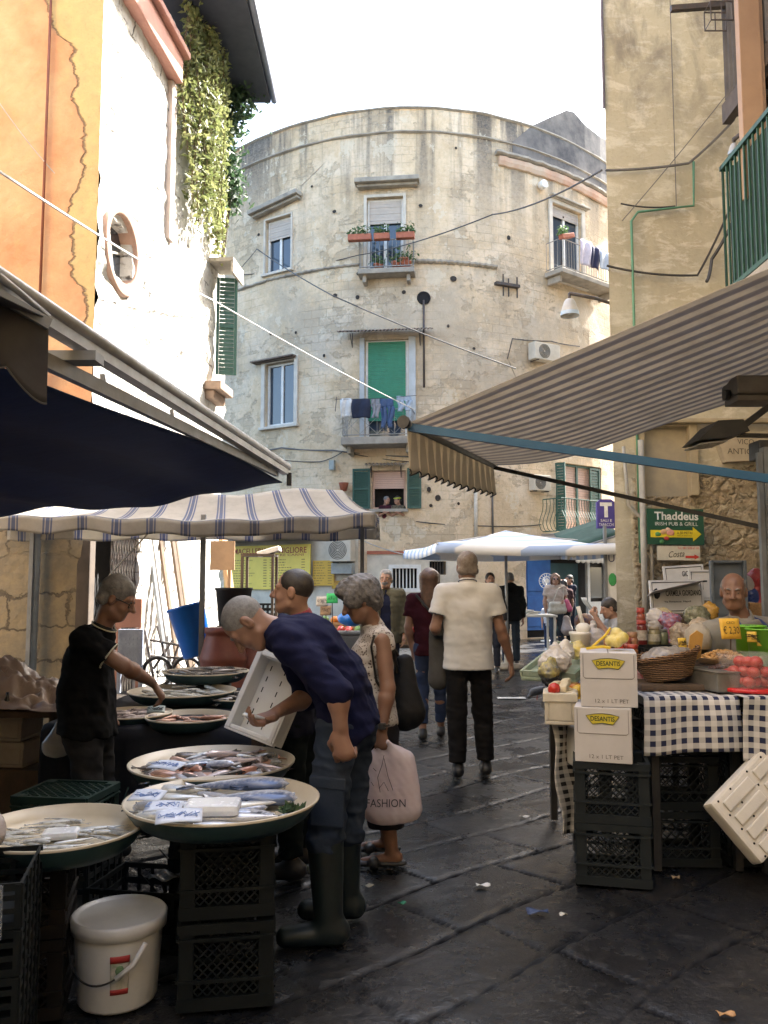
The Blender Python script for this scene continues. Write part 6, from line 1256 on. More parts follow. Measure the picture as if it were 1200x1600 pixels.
def polo():
    x = P(733, 1200, 6.6)[0]; k = dict(anL=(.02, .085, .085), anR=(.1, -.14, .085), knL=(.03, .09, .5), knR=(.1, -.12, .5), elR=(-.03, -.255, 1.14), wrR=(.02, -.335, .90), elL=(-.03, .26, 1.15), wrL=(.2, .2, 1.08), shL=(-.01, .185, 1.42), shR=(-.01, -.185, 1.42))
    J = pose(x, 6.6, 90, 1.76, **k); J['hdR'] = V(.12, .1, -1); J['hnR'] = V(-1, .2, 0); J['htR'] = V(0, 1, 0)
    wt = M('off_white_polo', (.64, .63, .61), (.55, .54, .52), 5, .88, .2, 160); t, q, _ = person('man seen from behind in a white polo and black trousers walking away', J, dict(skin=M_skin, hair=('short', M('brown_grey_hair', (.17, .13, .10), (.26, .22, .19), 40, .6, .4, 150)), h=.009, hbody=.008, hands=1.1, curlR=.5, fat=1.04, belly=.02, top=dict(mat=wt, sleeve='short', e=.028, hem=.12, low=.10, fold=.0042, collar=wt, trim=M('navy_trim', (.05, .05, .1)), name='polo_shirt'), legs=dict(mat=fabric('black_trousers', (.010, .009, .009), (.016, .015, .015)), w=1.14)))
    c = J['wrL']; m = MB(); tag(sdf_obj((lambda g: (g.seg(c + V(.0, .02, .03), c + V(-.02, -.16, .05), .055, .055, .04), g.seg(c + V(-.03, -.08, .0), c + V(-.03, -.1, -.34), .065, .085, .05, V(0, 1, 0), .5))[0] or g)(SDF(.011)), 'folded_jacket', fabric('grey_brown_jacket', (.075, .072, .068)), None, lambda p: .010 * waves(p, 17.)), 'grey jacket carried over the arm of the man in the white polo', 'jacket')
polo()
def maroon():
    x = P(672, 1140, 8.2)[0]; J = pose(x, 8.2, 82, 1.66, anL=(-.06, .07, .085), anR=(.16, -.1, .085), knL=(.06, .08, .5), knR=(.1, -.1, .5), elL=(-.02, .22, 1.14), wrL=(.04, .19, .92))
    t, q, _ = person('woman seen from behind with long brown hair in a maroon top and jeans', J, dict(skin=M_skin, hair=('long', M_hbrown), h=.011, hbody=.0095, fat=.92, top=dict(mat=fabric('maroon_top', (.045, .010, .016)), sleeve='short', e=.016, hem=.1, low=.05), legs=dict(mat=fabric('blue_jeans', (.028, .042, .085), (.045, .06, .11)), w=.95, to=.82), shoes=dict(mat=M_black)))
    b = thing('backpack', 'dark grey bag on the back of the woman with long brown hair', 'bag', J['chest'] + V(.06, -.17, -.25)); g = SDF(.011); g.seg(J['chest'] + V(.09, -.15, -.02), J['waist'] + V(.11, -.16, -.02), .07, .1, .05, V(0, 1, 0), .7); sdf_obj(g, 'bag_body', fabric('dark_grey_bag', (.05, .052, .052)), b, lambda p: .008 * waves(p, 20.)); m = MB(); m.tube([J['shL'] + V(.03, -.08, .05), J['chest'] + V(0, -.14, .02), J['waist'] + V(.1, -.18, .1)], .014, 5); m.build('strap', M_black, b)
maroon()
def crowd():
    x = P(603, 1000, 10.5)[0]; J = pose(x, 10.5, 268, 1.69, yaw=-8); person('grey bearded man with glasses in an open olive jacket standing in the square', J, dict(skin=M_skin2, hair=('short', M_hgrey), h=.012, hbody=.010, glasses=1, beard=M_hgrey, fat=1.06, top=dict(mat=fabric('olive_jacket', (.11, .10, .065)), sleeve='long', e=.035, hem=.16, low=.1, open=1, name='jacket', under=dict(mat=fabric('navy_shirt', (.018, .02, .04)), sleeve='short', e=.012)), legs=dict(mat=fabric('navy_trousers', (.02, .022, .035)))))
    x = P(767, 1000, 14.2)[0]; J = pose(x, 14.2, 262, 1.70, yaw=10); person('dark bearded man in a dark top coming towards the camera behind the white polo', J, dict(skin=M_skin2, hair=('short', M_hdark), h=.014, hbody=.011, beard=M_hdark, brow=M_hdark, top=dict(mat=fabric('dark_sweater', (.03, .03, .035)), sleeve='long', e=.02), legs=dict(mat=fabric('dark_jeans', (.02, .023, .035)))))
    x = P(798, 1000, 15.2)[0]; J = pose(x, 15.2, 85, 1.72); t, q, _ = person('bald man seen from behind in a black hooded sweatshirt', J, dict(skin=M_skin2, hair=('stub', M_hstub), h=.014, hbody=.011, fat=1.05, top=dict(mat=fabric('black_sweatshirt', (.012, .013, .015)), sleeve='long', e=.035, hem=.1, name='sweatshirt'), legs=dict(mat=fabric('slate_jeans', (.03, .04, .055)))))
    g = SDF(.014); g.ell(J['neck'] + V(0, -.09, .0), (.12, .07, .09), None, .03); sdf_obj(g, 'hood', fabric('black_sweatshirt', (0, 0, 0)), t, lambda p: .008 * waves(p, 20.))
    x = P(869, 1000, 18.2)[0]; J = pose(x, 18.2, 268, 1.74, elL=(.0, .24, 1.15), wrL=(.16, .16, 1.12), elR=(-.02, -.235, 1.14), wrR=(.02, -.22, .9), knR=(.08, -.08, .5), anR=(.1, -.08, .085)); person('smiling woman with sunglasses in a beige top walking with a cream handbag', J, dict(skin=M_skin2, hair=('long', M('auburn_hair', (.12, .06, .03), (.2, .11, .06), 30, .45)), h=.014, hbody=.011, glasses='sun', fat=.98, top=dict(mat=fabric('beige_top', (.45, .36, .29)), sleeve='short', e=.016), legs=dict(mat=fabric('grey_blue_jeans', (.06, .075, .1))), shoes=dict(mat=M('white_sneaker', (.6, .6, .6)))))
    b = thing('handbag', 'cream handbag carried by the woman with sunglasses', 'bag', J['base'] + V(.02, -.22, .82)); g = SDF(.014); c = J['pelvis'] + V(.0, -.22, .06); g.seg(c + V(-.12, 0, .05), c + V(.12, .0, .06), .07, .07, .06, V(0, 1, 0), .7); g.seg(c + V(-.13, 0, -.08), c + V(.13, .0, -.06), .09, .08, .06, V(0, 1, 0), .7); sdf_obj(g, 'bag_body', M('cream_leather', (.55, .49, .38)), b, lambda p: .01 * waves(p, 14.)); m = MB(); m.tube([c + V(-.1, 0, .12), c + V(.02, .02, .4), J['shL'] + V(0, -.05, .06), c + V(.14, .1, .12)], .012, 5); m.build('strap', M('cream_leather', (1, 1, 1)), b)
    m = MB(); c = J['wrL'] + V(.04, -.06, .02); g = SDF(.014); g.seg(c, c + V(.06, .02, -.16), .05, .07, .03); tag(sdf_obj(g, 'scarf', M('pink_scarf', (.6, .12, .2)), None, lambda p: .01 * waves(p, 18.)), 'pink scarf over the arm of the woman with sunglasses', 'scarf')
    g = SDF(.014); c = J['pelvis'] + V(.2, -.12, -.2); g.seg(c, c + V(.02, 0, -.22), .07, .13, .06); tag(sdf_obj(g, 'shopping_bag', M('pale_plastic_bag', (.42, .34, .3), None, 6, .4), None, lambda p: .012 * waves(p, 16.)), 'pale plastic shopping bag beside the legs of the woman with sunglasses', 'bag')
    x = P(858, 1000, 18.9)[0]; J = pose(x, 18.9, 262, 1.12, knL=(.1, .1, .5), anL=(.16, .1, .1)); person('child in a white top and jeans half hidden behind the woman with sunglasses', J, dict(skin=M_skin2, hair=('short', M_hbrown), h=.012, hbody=.010, hs=1.25, top=dict(mat=fabric('white_top', (.6, .6, .62)), sleeve='short', e=.014), legs=dict(mat=fabric('child_jeans', (.04, .055, .1))), shoes=dict(mat=M('white_sneaker', (1, 1, 1)))))
    x = P(892, 1000, 21.3)[0]; J = pose(x, 21.3, 200, 1.74, elL=(.12, .2, 1.2), wrL=(.2, .08, 1.5), yaw=0); person('man in dark clothes drinking at the shop entrance in the shade', J, dict(skin=M_skin2, hair=('short', M_hdark), h=.014, hbody=.011, top=dict(mat=fabric('dark_blue_tee', (.02, .022, .035)), sleeve='short', e=.018), legs=dict(mat=fabric('dark_jeans', (0, 0, 0)))))
    x = P(883, 1000, 20.6)[0]; J = pose(x, 20.6, 110, 1.62); person('person in a dark red brown top standing behind the woman with sunglasses', J, dict(skin=M_skin3, hair=('short', M_hdark), h=.014, hbody=.011, top=dict(mat=fabric('red_brown_top', (.06, .03, .03)), sleeve='short', e=.018), legs=dict(mat=fabric('black_trousers', (0, 0, 0)))))
crowd()
def seated():
    Y = 10.3; hx = P(951, 950, Y); x = hx[0]; z = .45
    p = dict(head=hx, neck=V(x + .07, Y, hx[2] - .15), shL=V(x + .09, Y - .17, hx[2] - .2), shR=V(x + .06, Y + .17, hx[2] - .2), chest=V(x + .09, Y, hx[2] - .33), waist=V(x + .1, Y, .68), pelvis=V(x + .1, Y, .54), hipL=V(x + .06, Y - .09, .53), hipR=V(x + .06, Y + .09, .53), knL=V(x - .34, Y - .12, .52), knR=V(x - .34, Y + .12, .52), anL=V(x - .36, Y - .12, .085), anR=V(x - .32, Y + .14, .085), elL=V(x - .03, Y - .22, .82), wrL=P(932, 966, Y - .15), elR=V(x - .05, Y + .2, .84), wrR=P(930, 962, Y + .12))
    J = J_(p, (x, Y, 0), 1.0, (-.95, -.05, -.3), (-.2, 0, 1), (-1, 0, 0)); J['hnL'] = V(0, .5, .8); J['htL'] = V(-.2, 0, .9)
    person('young man in a grey shirt sitting and reading a newspaper at the house corner', J, dict(skin=M_skin2, hair=('short', M_hdark), h=.012, hbody=.009, curlL=.9, curlR=.9, top=dict(mat=fabric('grey_tee', (.33, .32, .31)), sleeve='short', e=.016), legs=dict(mat=fabric('light_jeans', (.10, .14, .22)))))
    n = thing('newspaper', 'folded open newspaper held by the seated young man', 'newspaper', P(924, 955, Y)); m = MB()
    for a, dy in ((-.5, -.14), (.5, .12)): m.grid(lambda u, v: P(933, 968, Y) + V(-.16 * v - .03 * u * 0, dy * u + .0, .27 * v) + V(.012 * math.sin(v * 6), 0, 0), 4, 8, True, .004)
    m.build('pages', M('newsprint', (.55, .53, .49), (.38, .37, .35), 30, .9), n)
    c = thing('chair', 'dark plastic chair under the seated young man', 'chair', (x + .08, Y, 0)); m = MB(); m.box((x - .16, x + .26), (Y - .22, Y + .22), (.40, .44), bev=.01); m.build('seat', M_black, c); [MB().bar(V(x + a, Y + b, 0), V(x + a, Y + b, .4), .03).build('leg', M_black, c) for a in (-.13, .23) for b in (-.18, .18)]; m = MB(); m.box((x + .25, x + .28), (Y - .2, Y + .2), (.5, .82), bev=.01); [m.bar(V(x + .265, Y + b, .4), V(x + .265, Y + b, .55), .03) for b in (-.17, .17)]; m.build('backrest', M_black, c)
seated()
def grocer():
    p = dict(head=P(1146, 924, 5.14), neck=P(1160, 972, 5.18), shR=P(1112, 990, 5.14), shL=P(1214, 985, 5.28), chest=P(1164, 1030, 5.22), waist=P(1166, 1080, 5.22), pelvis=P(1166, 1125, 5.22), elR=P(1098, 1050, 5.14), wrR=P(1120, 1085, 5.04), elL=P(1236, 1060, 5.32), wrL=P(1205, 1090, 5.12), hipR=P(1150, 1130, 5.22), hipL=P(1182, 1130, 5.24), knR=P(1150, 1240, 5.20), knL=P(1184, 1240, 5.22))
    for a, px in (('R', 1150), ('L', 1186)): q = P(px, 1320, 5.24); p['an' + a] = V(q[0], 5.24, .085)
    J = J_(p, (P(1166, 1320, 5.22)[0], 4.8, 0), 1.04, (-.42, -.9, -.12), (0, 0, 1), (-.2, -1, 0)); t, q, _ = person('bald grocer in a grey shirt and blue apron looking out over his stall', J, dict(skin=M_skin3, hair=('ring', M_hgrey), h=.0085, hbody=.0065, eyes=1, brow=M_hgrey, hs=.9, fat=1.15, belly=.03, top=dict(mat=fabric('grey_shirt', (.25, .235, .205), (.2, .19, .165)), sleeve='long', e=.02, collar=M('grey_collar', (.27, .25, .22))), legs=dict(mat=fabric('dark_trousers', (0, 0, 0)))))
    fw = unit(np.cross(unit(J['shL'] - J['shR']), (0, 0, 1.))); ap = M('blue_apron', (.03, .05, .16), (.022, .038, .12), 5, .7); r_ = unit(J['shL'] - J['shR'])
    m = MB(); m.grid(lambda u, v: J['chest'] - r_ * .06 + fw * (.185 + .03 * math.cos((u - .5) * 2.6) + .05 * v) + r_ * (u - .5) * (.26 + .16 * v) + V(0, 0, .04 - v * .72), 12, 14, True, .005); m.build('apron', ap, t)
    m = MB(); [m.tube([J['chest'] + fw * .2 + r_ * a * .11 + V(0, 0, .04), J['chest'] + fw * .175 + r_ * a * .10 + V(0, 0, .15), J['neck'] + r_ * a * .085 + fw * .06 + V(0, 0, .01), J['neck'] + r_ * a * .07 - fw * .05 + V(0, 0, .04)], .009, 5) for a in (-1, 1)]; m.build('apron_strap', ap, t)
grocer()
def window_pair():
    for px, lab, hair, mt, c in ((603, 'bald man in dark and red clothes leaning at the open shuttered window', ('stub', M_hstub), fabric('dark_red_shirt', (.10, .02, .025), (.012, .012, .02), 5), 200), (622, 'woman with a yellow green headband leaning at the open shuttered window', ('short', M_hdark), fabric('dark_floral_shirt', (.02, .02, .03), (.2, .17, .1), 14), 340)):
        h = FX(px, 781); x, z = h[0], h[2]; y = fcy(x) + .1; s = 1.0; d = -1 if px > 610 else 1
        p = dict(head=V(x + .02 * d, y - .03, z), neck=V(x - .02 * d, y, z - .15), shL=V(x + .13, y - .02, z - .21), shR=V(x - .13, y - .02, z - .21), chest=V(x, y, z - .3), waist=V(x, y, z - .42), pelvis=V(x, y, z - .5), hipL=V(x + .08, y, z - .5), hipR=V(x - .08, y, z - .5), elL=V(x + .17, y - .08, z - .42), elR=V(x - .17, y - .08, z - .42), wrL=V(x + .05, y - .16, z - .36), wrR=V(x - .05, y - .16, z - .36))
        J = J_(p, (x, y, z - .62), .92, (.7 * d if px < 610 else -.7, -.7, -.1), (0, 0, 1), (0, -1, 0)); person(lab, J, dict(skin=M_skin2, hair=hair, h=.014, hbody=.011, bust=True, top=dict(mat=mt, sleeve='short', e=.014, hem=.0)))
        if px > 610: m = MB(); c = J['head']; f = unit(J['face']); l = np.cross((0, 0, 1), f); m.tube([c + (f * math.cos(a) * .098 + l * math.sin(a) * .084) + V(0, 0, .05) for a in np.linspace(0, 2 * PI, 25)[:-1]], .016, 5, False, True); tp = [o for o in bpy.data.objects if o.name.startswith('person') and o.get('label') == lab][0]; m.build('headband', M('yellow_green', (.5, .6, .05)), tp)
window_pair()
# ================================================================ the stalls and what lies on them
ZF = lambda c, rz=0.: Fr(c, (math.cos(rz), math.sin(rz), 0), (-math.sin(rz), math.cos(rz), 0), (0, 0, 1))
M_crate = M('black_green_plastic', (.006, .008, .0085), (.010, .012, .012), 6, .6, .1, spec=.2); M_crateG = M('dark_green_plastic', (.010, .026, .024), (.014, .034, .03), 6, .6, .1, spec=.2)
def milk_crate(c, w_, d_, h_, rz, mat, label, group='milk crates holding up the stalls', solidtop=False, n=7):
    f = ZF(c, rz); m = MB(); a, b = w_ / 2, d_ / 2; p = .055
    for x in (-1, 1):
        for y in (-1, 1): m.box((min(x * a, x * (a - p)), max(x * a, x * (a - p))), (min(y * b, y * (b - p)), max(y * b, y * (b - p))), (0, h_), f, .006)
    for z0, z1, o in ((0., .045, .004), (h_ * .32, h_ * .36, .008), (h_ * .80, h_ * .84, .008), (h_ - .035, h_, .006)):
        for s_ in (-1, 1):
            m.box((-a + .002, a - .002), (min(s_ * (b + o), s_ * (b - .012)), max(s_ * (b + o), s_ * (b - .012))), (z0 + .001, z1), f); m.box((min(s_ * (a + o), s_ * (a - .012)), max(s_ * (a + o), s_ * (a - .012))), (-b + .002, b - .002), (z0 + .002, z1 - .001), f)
    for s_ in (-1, 1):                    # lattice windows
        for L, fn in ((a - p, lambda x, z, s_=s_: f.p(x, s_ * (b - .006), z)), (b - p, lambda x, z, s_=s_: f.p(s_ * (a - .006), x, z))):
            z0, z1 = .05, h_ * .80; hh = z1 - z0
            for k in range(-n, n + 1):
                for sg in (-1, 1):
                    x0 = k * 2 * L / n; x1 = x0 + sg * hh; t0, t1 = 0., 1.
                    for bd in (-L, L):
                        if (x0 - bd) * (x1 - bd) < 0:
                            tt = (bd - x0) / (x1 - x0)
                            if abs(x0) > L and ((bd > 0) == (x0 > 0)): t0 = max(t0, tt)
                            else: t1 = min(t1, tt)
                    if (abs(x0) > L and abs(x1) > L and x0 * x1 > 0) or t1 - t0 < .05: continue
                    m.tube([fn(x0 + (x1 - x0) * t0, z0 + hh * t0), fn(x0 + (x1 - x0) * t1, z0 + hh * t1)], .004, 4, False)
    m.box((-a + .02, a - .02), (-b + .02, b - .02), (.012, .02), f)
    if solidtop:
        for k in range(-7, 8):
            for sg in (-1, 1):
                pts = [f.p(max(-a, min(a, k * a / 4 + sg * q * b)), q * b, h_ - .012) for q in np.linspace(-1, 1, 9)]; m.tube(pts, .005, 4, False)
    return solo(m, 'milk_crate', mat, label, 'crate', group)
def fishmat(name, back, belly, stripe=None):
    t = N(name); x, y, z = t.sep(t.co()); k = t.math('MULTIPLY_ADD', y, 9., .5); k = t.math('ADD', k, t.math('MULTIPLY', t.math('SUBTRACT', t.noise(t.co(), 45, 5), .5), .6)); col = t.mix(t.ramp(k, .52, .82), belly, back); col = t.mix(t.math('MULTIPLY', t.ramp(t.noise(t.mapping(t.co(), (1, 2.5, 1)), 70, 4), .55, .7), .4), col, back)
    if stripe: col = t.mix(t.math('MULTIPLY', t.ramp(t.noise(t.mapping(t.co(), (30, 8, 8)), 2, 3), .5, .56), t.ramp(k, .5, .8)), col, stripe)
    t.out(col, .22, t.bump(t.noise(t.co(), 120, 2), .2, .003)); t.b.inputs['Metallic'].default_value = .25; return t.m
FM = {'silver': fishmat('silver_blue_fish', (.12, .16, .27), (.70, .73, .80)), 'mackerel': fishmat('mackerel_fish', (.03, .045, .08), (.55, .56, .60), (.01, .012, .02)), 'small': fishmat('grey_pink_fish', (.10, .085, .08), (.60, .50, .48)), 'anchovy': fishmat('anchovy_fish', (.06, .07, .09), (.62, .63, .62)), 'red': fishmat('reddish_fish', (.40, .15, .09), (.60, .38, .30)), 'dark': fishmat('dark_fish', (.02, .018, .017), (.18, .16, .15))}
_FISH = {}
def fish_mesh(kind, L, hh, th, bend=0.):
    key = (kind, L, hh, th, bend)
    if key in _FISH: return _FISH[key]
    n, k = 14, 10; vs_ = []; f = []
    for i in range(n + 1):
        t_ = i / n; r_ = (math.sin(PI * min(1, t_ ** .62)) ** .75 if t_ < .999 else 0) * (1 - .12 * t_); r_ = max(r_, .10 if 0 < t_ < 1 else .02)
        x = (t_ - .45) * L; cy = bend * (t_ - .45) ** 2 * L
        for j in range(k): a = 2 * PI * j / k; vs_.append((x, cy + math.cos(a) * hh / 2 * r_, math.sin(a) * th / 2 * r_ + th / 2))
    for i in range(n):
        for j in range(k): f.append((i * k + j, (i + 1) * k + j, (i + 1) * k + (j + 1) % k, i * k + (j + 1) % k))
    x1 = .55 * L; cy = bend * .3 * L; b = len(vs_); e = th * .08
    for z in (-e, e): vs_ += [(x1 - .02 * L, cy + .06 * hh, th / 2 + z), (x1 + .13 * L, cy + .5 * hh, th / 2 + z), (x1 + .07 * L, cy, th / 2 + z), (x1 + .13 * L, cy - .5 * hh, th / 2 + z), (x1 - .02 * L, cy - .06 * hh, th / 2 + z)]
    f += [(b, b + 1, b + 2, b + 3, b + 4), (b + 9, b + 8, b + 7, b + 6, b + 5)] + [(b + q, b + (q + 1) % 5, b + 5 + (q + 1) % 5, b + 5 + q) for q in range(5)]
    b = len(vs_)
    for z in (-e, e): vs_ += [(-.05 * L, hh * .47, th / 2 + z), (.03 * L, hh * .68, th / 2 + z), (.14 * L, hh * .40, th / 2 + z)]
    f += [(b, b + 1, b + 2), (b + 5, b + 4, b + 3)] + [(b + q, b + (q + 1) % 3, b + 3 + (q + 1) % 3, b + 3 + q) for q in range(3)]
    for z in (-1, 1):                    # eyes
        c = np.array((-.40 * L, .07 * hh, th / 2 + z * th * .26)); mbe = MB(); mbe.ball(c, .045 * hh + .001, 6); q0 = len(vs_); vs_ += [tuple(v) for v in mbe.v]; f += [tuple(i + q0 for i in q) for q in mbe.f]
    me = rawmesh('fish', vs_, f, FM[kind]); _FISH[key] = me; return me
def put_fish(kind, L, hh, th, loc, rz, label, group, tilt=0., bend=0., roll=0.):
    o = link('fish', fish_mesh(kind, L, hh, th, bend), None, loc); o.rotation_euler = (roll, tilt, rz); return tag(o, label, 'fish', group)
M_trayin = M('cream_enamel', (.58, .52, .41), (.48, .41, .30), 3, .35, .06); M_trayout = M('teal_black_enamel', (.02, .05, .055), (.03, .065, .07), 8, .45, .15)
def tray(c, dia, label, group='round fish trays', dep=.085, inn=None, out=None):
    t = thing('fish_tray', label, 'tray', c, group); r_ = dia / 2; F_ = ZF(c); m = MB()
    m.lathe([(r_ * .80, 0), (r_ * .9, dep * .3), (r_ * .985, dep * .8), (r_, dep - .006)], F_, 48, cap1=False); m.build('basin', out or M_trayout, t)
    m = MB(); m.lathe([(r_ + .002, dep - .008), (r_ + .004, dep), (r_ - .005, dep + .001), (r_ * .93, dep * .55), (r_ * .80, dep * .28), (.001, dep * .26)], F_, 48, cap0=False, cap1=False); m.build('liner', inn or M_trayin, t)
    return t
def card(c, w_, h_, rz, tilt, label, ink=(.20, .30, .58), base=(.62, .68, .80), txt=None, name='price_card', nrm=None):
    f = ZF(c, rz); f = Fr(f.o, f.r, unit(f.u * math.cos(tilt) + f.n * math.sin(tilt))); t = thing(name, label, 'price card', c); m = MB(); m.grid(lambda u, v: f.p((u - .5) * w_, v * h_, .006 * math.sin(u * 3)), 6, 4, True, .003); m.build('card', M(name + '_paper%d' % int(base[0] * 100), base, tuple(x * .8 for x in base), 14, .6), t)
    ik = M('card_ink%d' % int(ink[2] * 100), ink)
    if txt: [letters(s_, f.at(0, h_ * y, .007), w_ * q, ik, t, h_ * z) for s_, y, q, z in txt]
    else:
        m = MB(); rnd = random.Random(int(c[0] * 999))
        for k in range(5):
            x = (k - 2) * w_ * .17; m.tube([f.p(x + rnd.uniform(-.02, .02), h_ * (.5 + rnd.uniform(-.25, .25)), .0075) for _ in range(6)], .0016, 4)
        m.build('handwriting', ik, t)
    return t
M_ice = M('white_ice_slab', (.70, .72, .74), (.62, .64, .67), 10, .25, .2, sss=.1); M_foam = M('white_foam', (.69, .69, .67), (.62, .61, .58), 6, .75, .2, 120); M_foamd = M('darker_foam', (.40, .35, .29), (.30, .26, .22), 4, .8, .2, 90)  # M_foamd is a darker tone of the foam
rnd = random.Random(3)
# ---- front round tray with the big fish
cA = G(348, 1256, .66) * V(1, 1, 0) + V(0, 0, .60); tray(cA, .735, 'front round tray with big silver fish and a white ice slab')
for k in range(2): milk_crate(V(P(354, 1500, 3.23)[0], 3.23, .31 * k - .0), .335, .335, .295, R(10), M_crate, ['lower milk crate under the front round fish tray', 'upper milk crate under the front round fish tray'][k])
zA = cA[2] + .028
for kd, px, py, L, hh, th, rz, lb_, tl in (('silver', 405, 1252, .34, .125, .06, R(182), 'thick blue silver fish tail behind the white ice slab', 0), ('mackerel', 412, 1226, .36, .075, .05, R(170), 'dark backed fish along the far rim of the front tray', 0), ('silver', 385, 1240, .40, .11, .055, R(176), 'pale silver fish in the middle of the front tray', .04),
        ('mackerel', 352, 1281, .36, .07, .045, R(5), 'striped mackerel along the near rim of the front tray', 0), ('silver', 345, 1290, .24, .05, .03, R(4), 'slim pale fish at the right near rim of the front tray', 0), ('mackerel', 262, 1262, .30, .07, .045, R(2), 'dark fish at the left edge of the front tray', 0), ('anchovy', 272, 1238, .26, .07, .05, R(-4), 'grey silver fish at the upper left of the front tray', 0), ('anchovy', 262, 1275, .26, .08, .045, R(10), 'pale fish below the dark fish at the left of the front tray', 0), ('small', 330, 1224, .24, .06, .04, R(12), 'small fish by the far rim left of the dark backed fish', 0)):
    q = G(px, py, zA + .02); put_fish(kd, L, hh, th, V(q[0], q[1], zA + (.03 if 'middle' in lb_ else .004)), rz, lb_, 'fish in the front tray', tl, .08)
for k in range(14):
    a = rnd.uniform(0, 2 * PI); r_ = .2 * math.sqrt(rnd.random()); put_fish(rnd.choice(['anchovy', 'mackerel', 'silver']), rnd.choice([.2, .24]), .055, .03, V(cA[0] - .06 + r_ * math.cos(a), cA[1] + r_ * math.sin(a), zA - .004 + .02 * rnd.random()), rnd.uniform(-.5, .5) + rnd.choice([0, PI]), 'medium fish scattered between the large fish of the front tray', 'medium fish in the front tray', 0, .1)
q = G(335, 1256, zA + .07); m = MB(); m.box((-.105, .095), (-.075, .065), (-.03, .012), ZF(q, R(4)), .02); solo(m, 'ice_slab', M_ice, 'white ice slab lying on the fish of the front tray', 'ice')
card(G(222, 1252, .70), .125, .085, R(-10), R(14), 'tilted blue and white price card at the left of the front tray'); card(G(279, 1286, .70), .155, .085, R(12), R(16), 'blue and white price card at the near rim of the front tray'); card(G(252, 1268, .702), .13, .08, R(3), R(10), 'bluish price card between the two cards of the front tray')
def parsley(c, n, label, s_=.02):
    g = np.random.default_rng(n); m = MB(); leaves(m, [c + V(g.normal() * .025, g.normal() * .015, abs(g.normal()) * .01) for _ in range(n)], s_, g); solo(m, 'parsley', M_leafd, label, 'herb')
parsley(G(455, 1268, zA + .02), 70, 'sprig of parsley at the right of the front tray')
# ---- second tray with a heap of small fish
cB = G(332, 1197, .66) * V(1, 1, 0) + V(0, 0, .60); tray(cB, .755, 'middle round tray heaped with small grey and pink fish')
for k in range(2): milk_crate(V(cB[0] + .02, cB[1], .3 * k), .34, .34, .295, 0, M_crate, ['lower milk crate under the middle round fish tray', 'upper milk crate under the middle round fish tray'][k], n=4)
for k in range(96):
    a = rnd.uniform(0, 2 * PI); r_ = .33 * math.sqrt(rnd.uniform(0, 1)); lay = .03 + max(0, .075 * (1 - r_ / .3)) * rnd.uniform(0, 1.1); kd = rnd.choice(['small', 'small', 'anchovy', 'red', 'silver', 'dark'])
    r_ = min(r_, .225); put_fish(kd, rnd.choice([.2, .23, .26]), rnd.choice([.05, .06]), .035, cB + V(r_ * math.cos(a), r_ * math.sin(a), lay), rnd.uniform(-.9, .9) + (PI if rnd.random() < .5 else 0), 'small fish in the heap on the middle round tray', 'small fish heaped on the middle tray', rnd.uniform(-.12, .2), .15, rnd.uniform(-.4, .4))
card(G(250, 1202, .71), .15, .09, R(-24), R(10), 'pale blue price card at the left of the middle tray'); 
# ---- left tray with anchovies
cC = G(92, 1296, .62) * V(1, 1, 0) + V(0, 0, .55); tray(cC, .60, 'left round cream tray with scattered anchovies')
for k in range(2): milk_crate(V(cC[0] - .15, cC[1] + .06, .272 * k), .34, .34, .268, R(14), M('brown_black_plastic', (.012, .010, .009), (.018, .015, .013), 6, .6, spec=.2), ['lower milk crate under the left cream tray', 'upper milk crate under the left cream tray'][k])
for k in range(38):
    a = rnd.uniform(0, 2 * PI); r_ = .22 * math.sqrt(rnd.uniform(0.02, 1)); put_fish('anchovy', rnd.choice([.11, .13, .15]), .02, .014, cC + V(r_ * math.cos(a), r_ * math.sin(a), .026 + .012 * rnd.random()), rnd.uniform(-.6, .6) + rnd.choice([0, PI]), 'anchovy scattered in the left cream tray', 'anchovies in the left tray', 0, .1)
q = G(97, 1299, .6); m = MB(); m.box((-.065, .06), (-.05, .04), (-.02, .008), ZF(q, R(12)), .018); solo(m, 'ice_slab', M_ice, 'small white ice slab in the left cream tray', 'ice')
# ---- black crates, bag and film at the left edge
def slat_crate(c, w_, d_, h_, rz, label, mat=M_crate, group='black slatted crates at the left edge'):
    f = ZF(c, rz); m = MB(); a, b = w_ / 2, d_ / 2
    for z0, z1 in ((0, .02), (h_ * .33, h_ * .45), (h_ * .62, h_ * .74), (h_ - .022, h_)):
        for s_ in (-1, 1): m.box((-a, a), (min(s_ * b, s_ * (b - .008)), max(s_ * b, s_ * (b - .008))), (z0, z1), f); m.box((min(s_ * a, s_ * (a - .008)), max(s_ * a, s_ * (a - .008))), (-b + .009, b - .009), (z0 + .001, z1 - .001), f)
    for x in np.linspace(-a + .01, a - .01, 8): [m.box((x - .008, x + .008), (s_ * b - .004, s_ * b + .004), (.002, h_ - .003), f) for s_ in (-1, 1)]
    for y in np.linspace(-b + .01, b - .01, 6): [m.box((s_ * a - .004, s_ * a + .004), (y - .008, y + .008), (.002, h_ - .003), f) for s_ in (-1, 1)]
    m.box((-a + .01, a - .01), (-b + .01, b - .01), (.004, .012), f); return solo(m, 'slatted_crate', mat, label, 'crate', group)
x0 = P(70, 1330, 2.62)[0]
for k in range(5): slat_crate(V(x0 - .31, 2.56, .130 * k), .56, .36, .127, R(14), ['lowest black crate at the left edge', 'second lowest black crate at the left edge', 'middle black crate at the left edge', 'second black crate from the top at the left edge', 'topmost black crate at the left edge wrapped in film'][k])
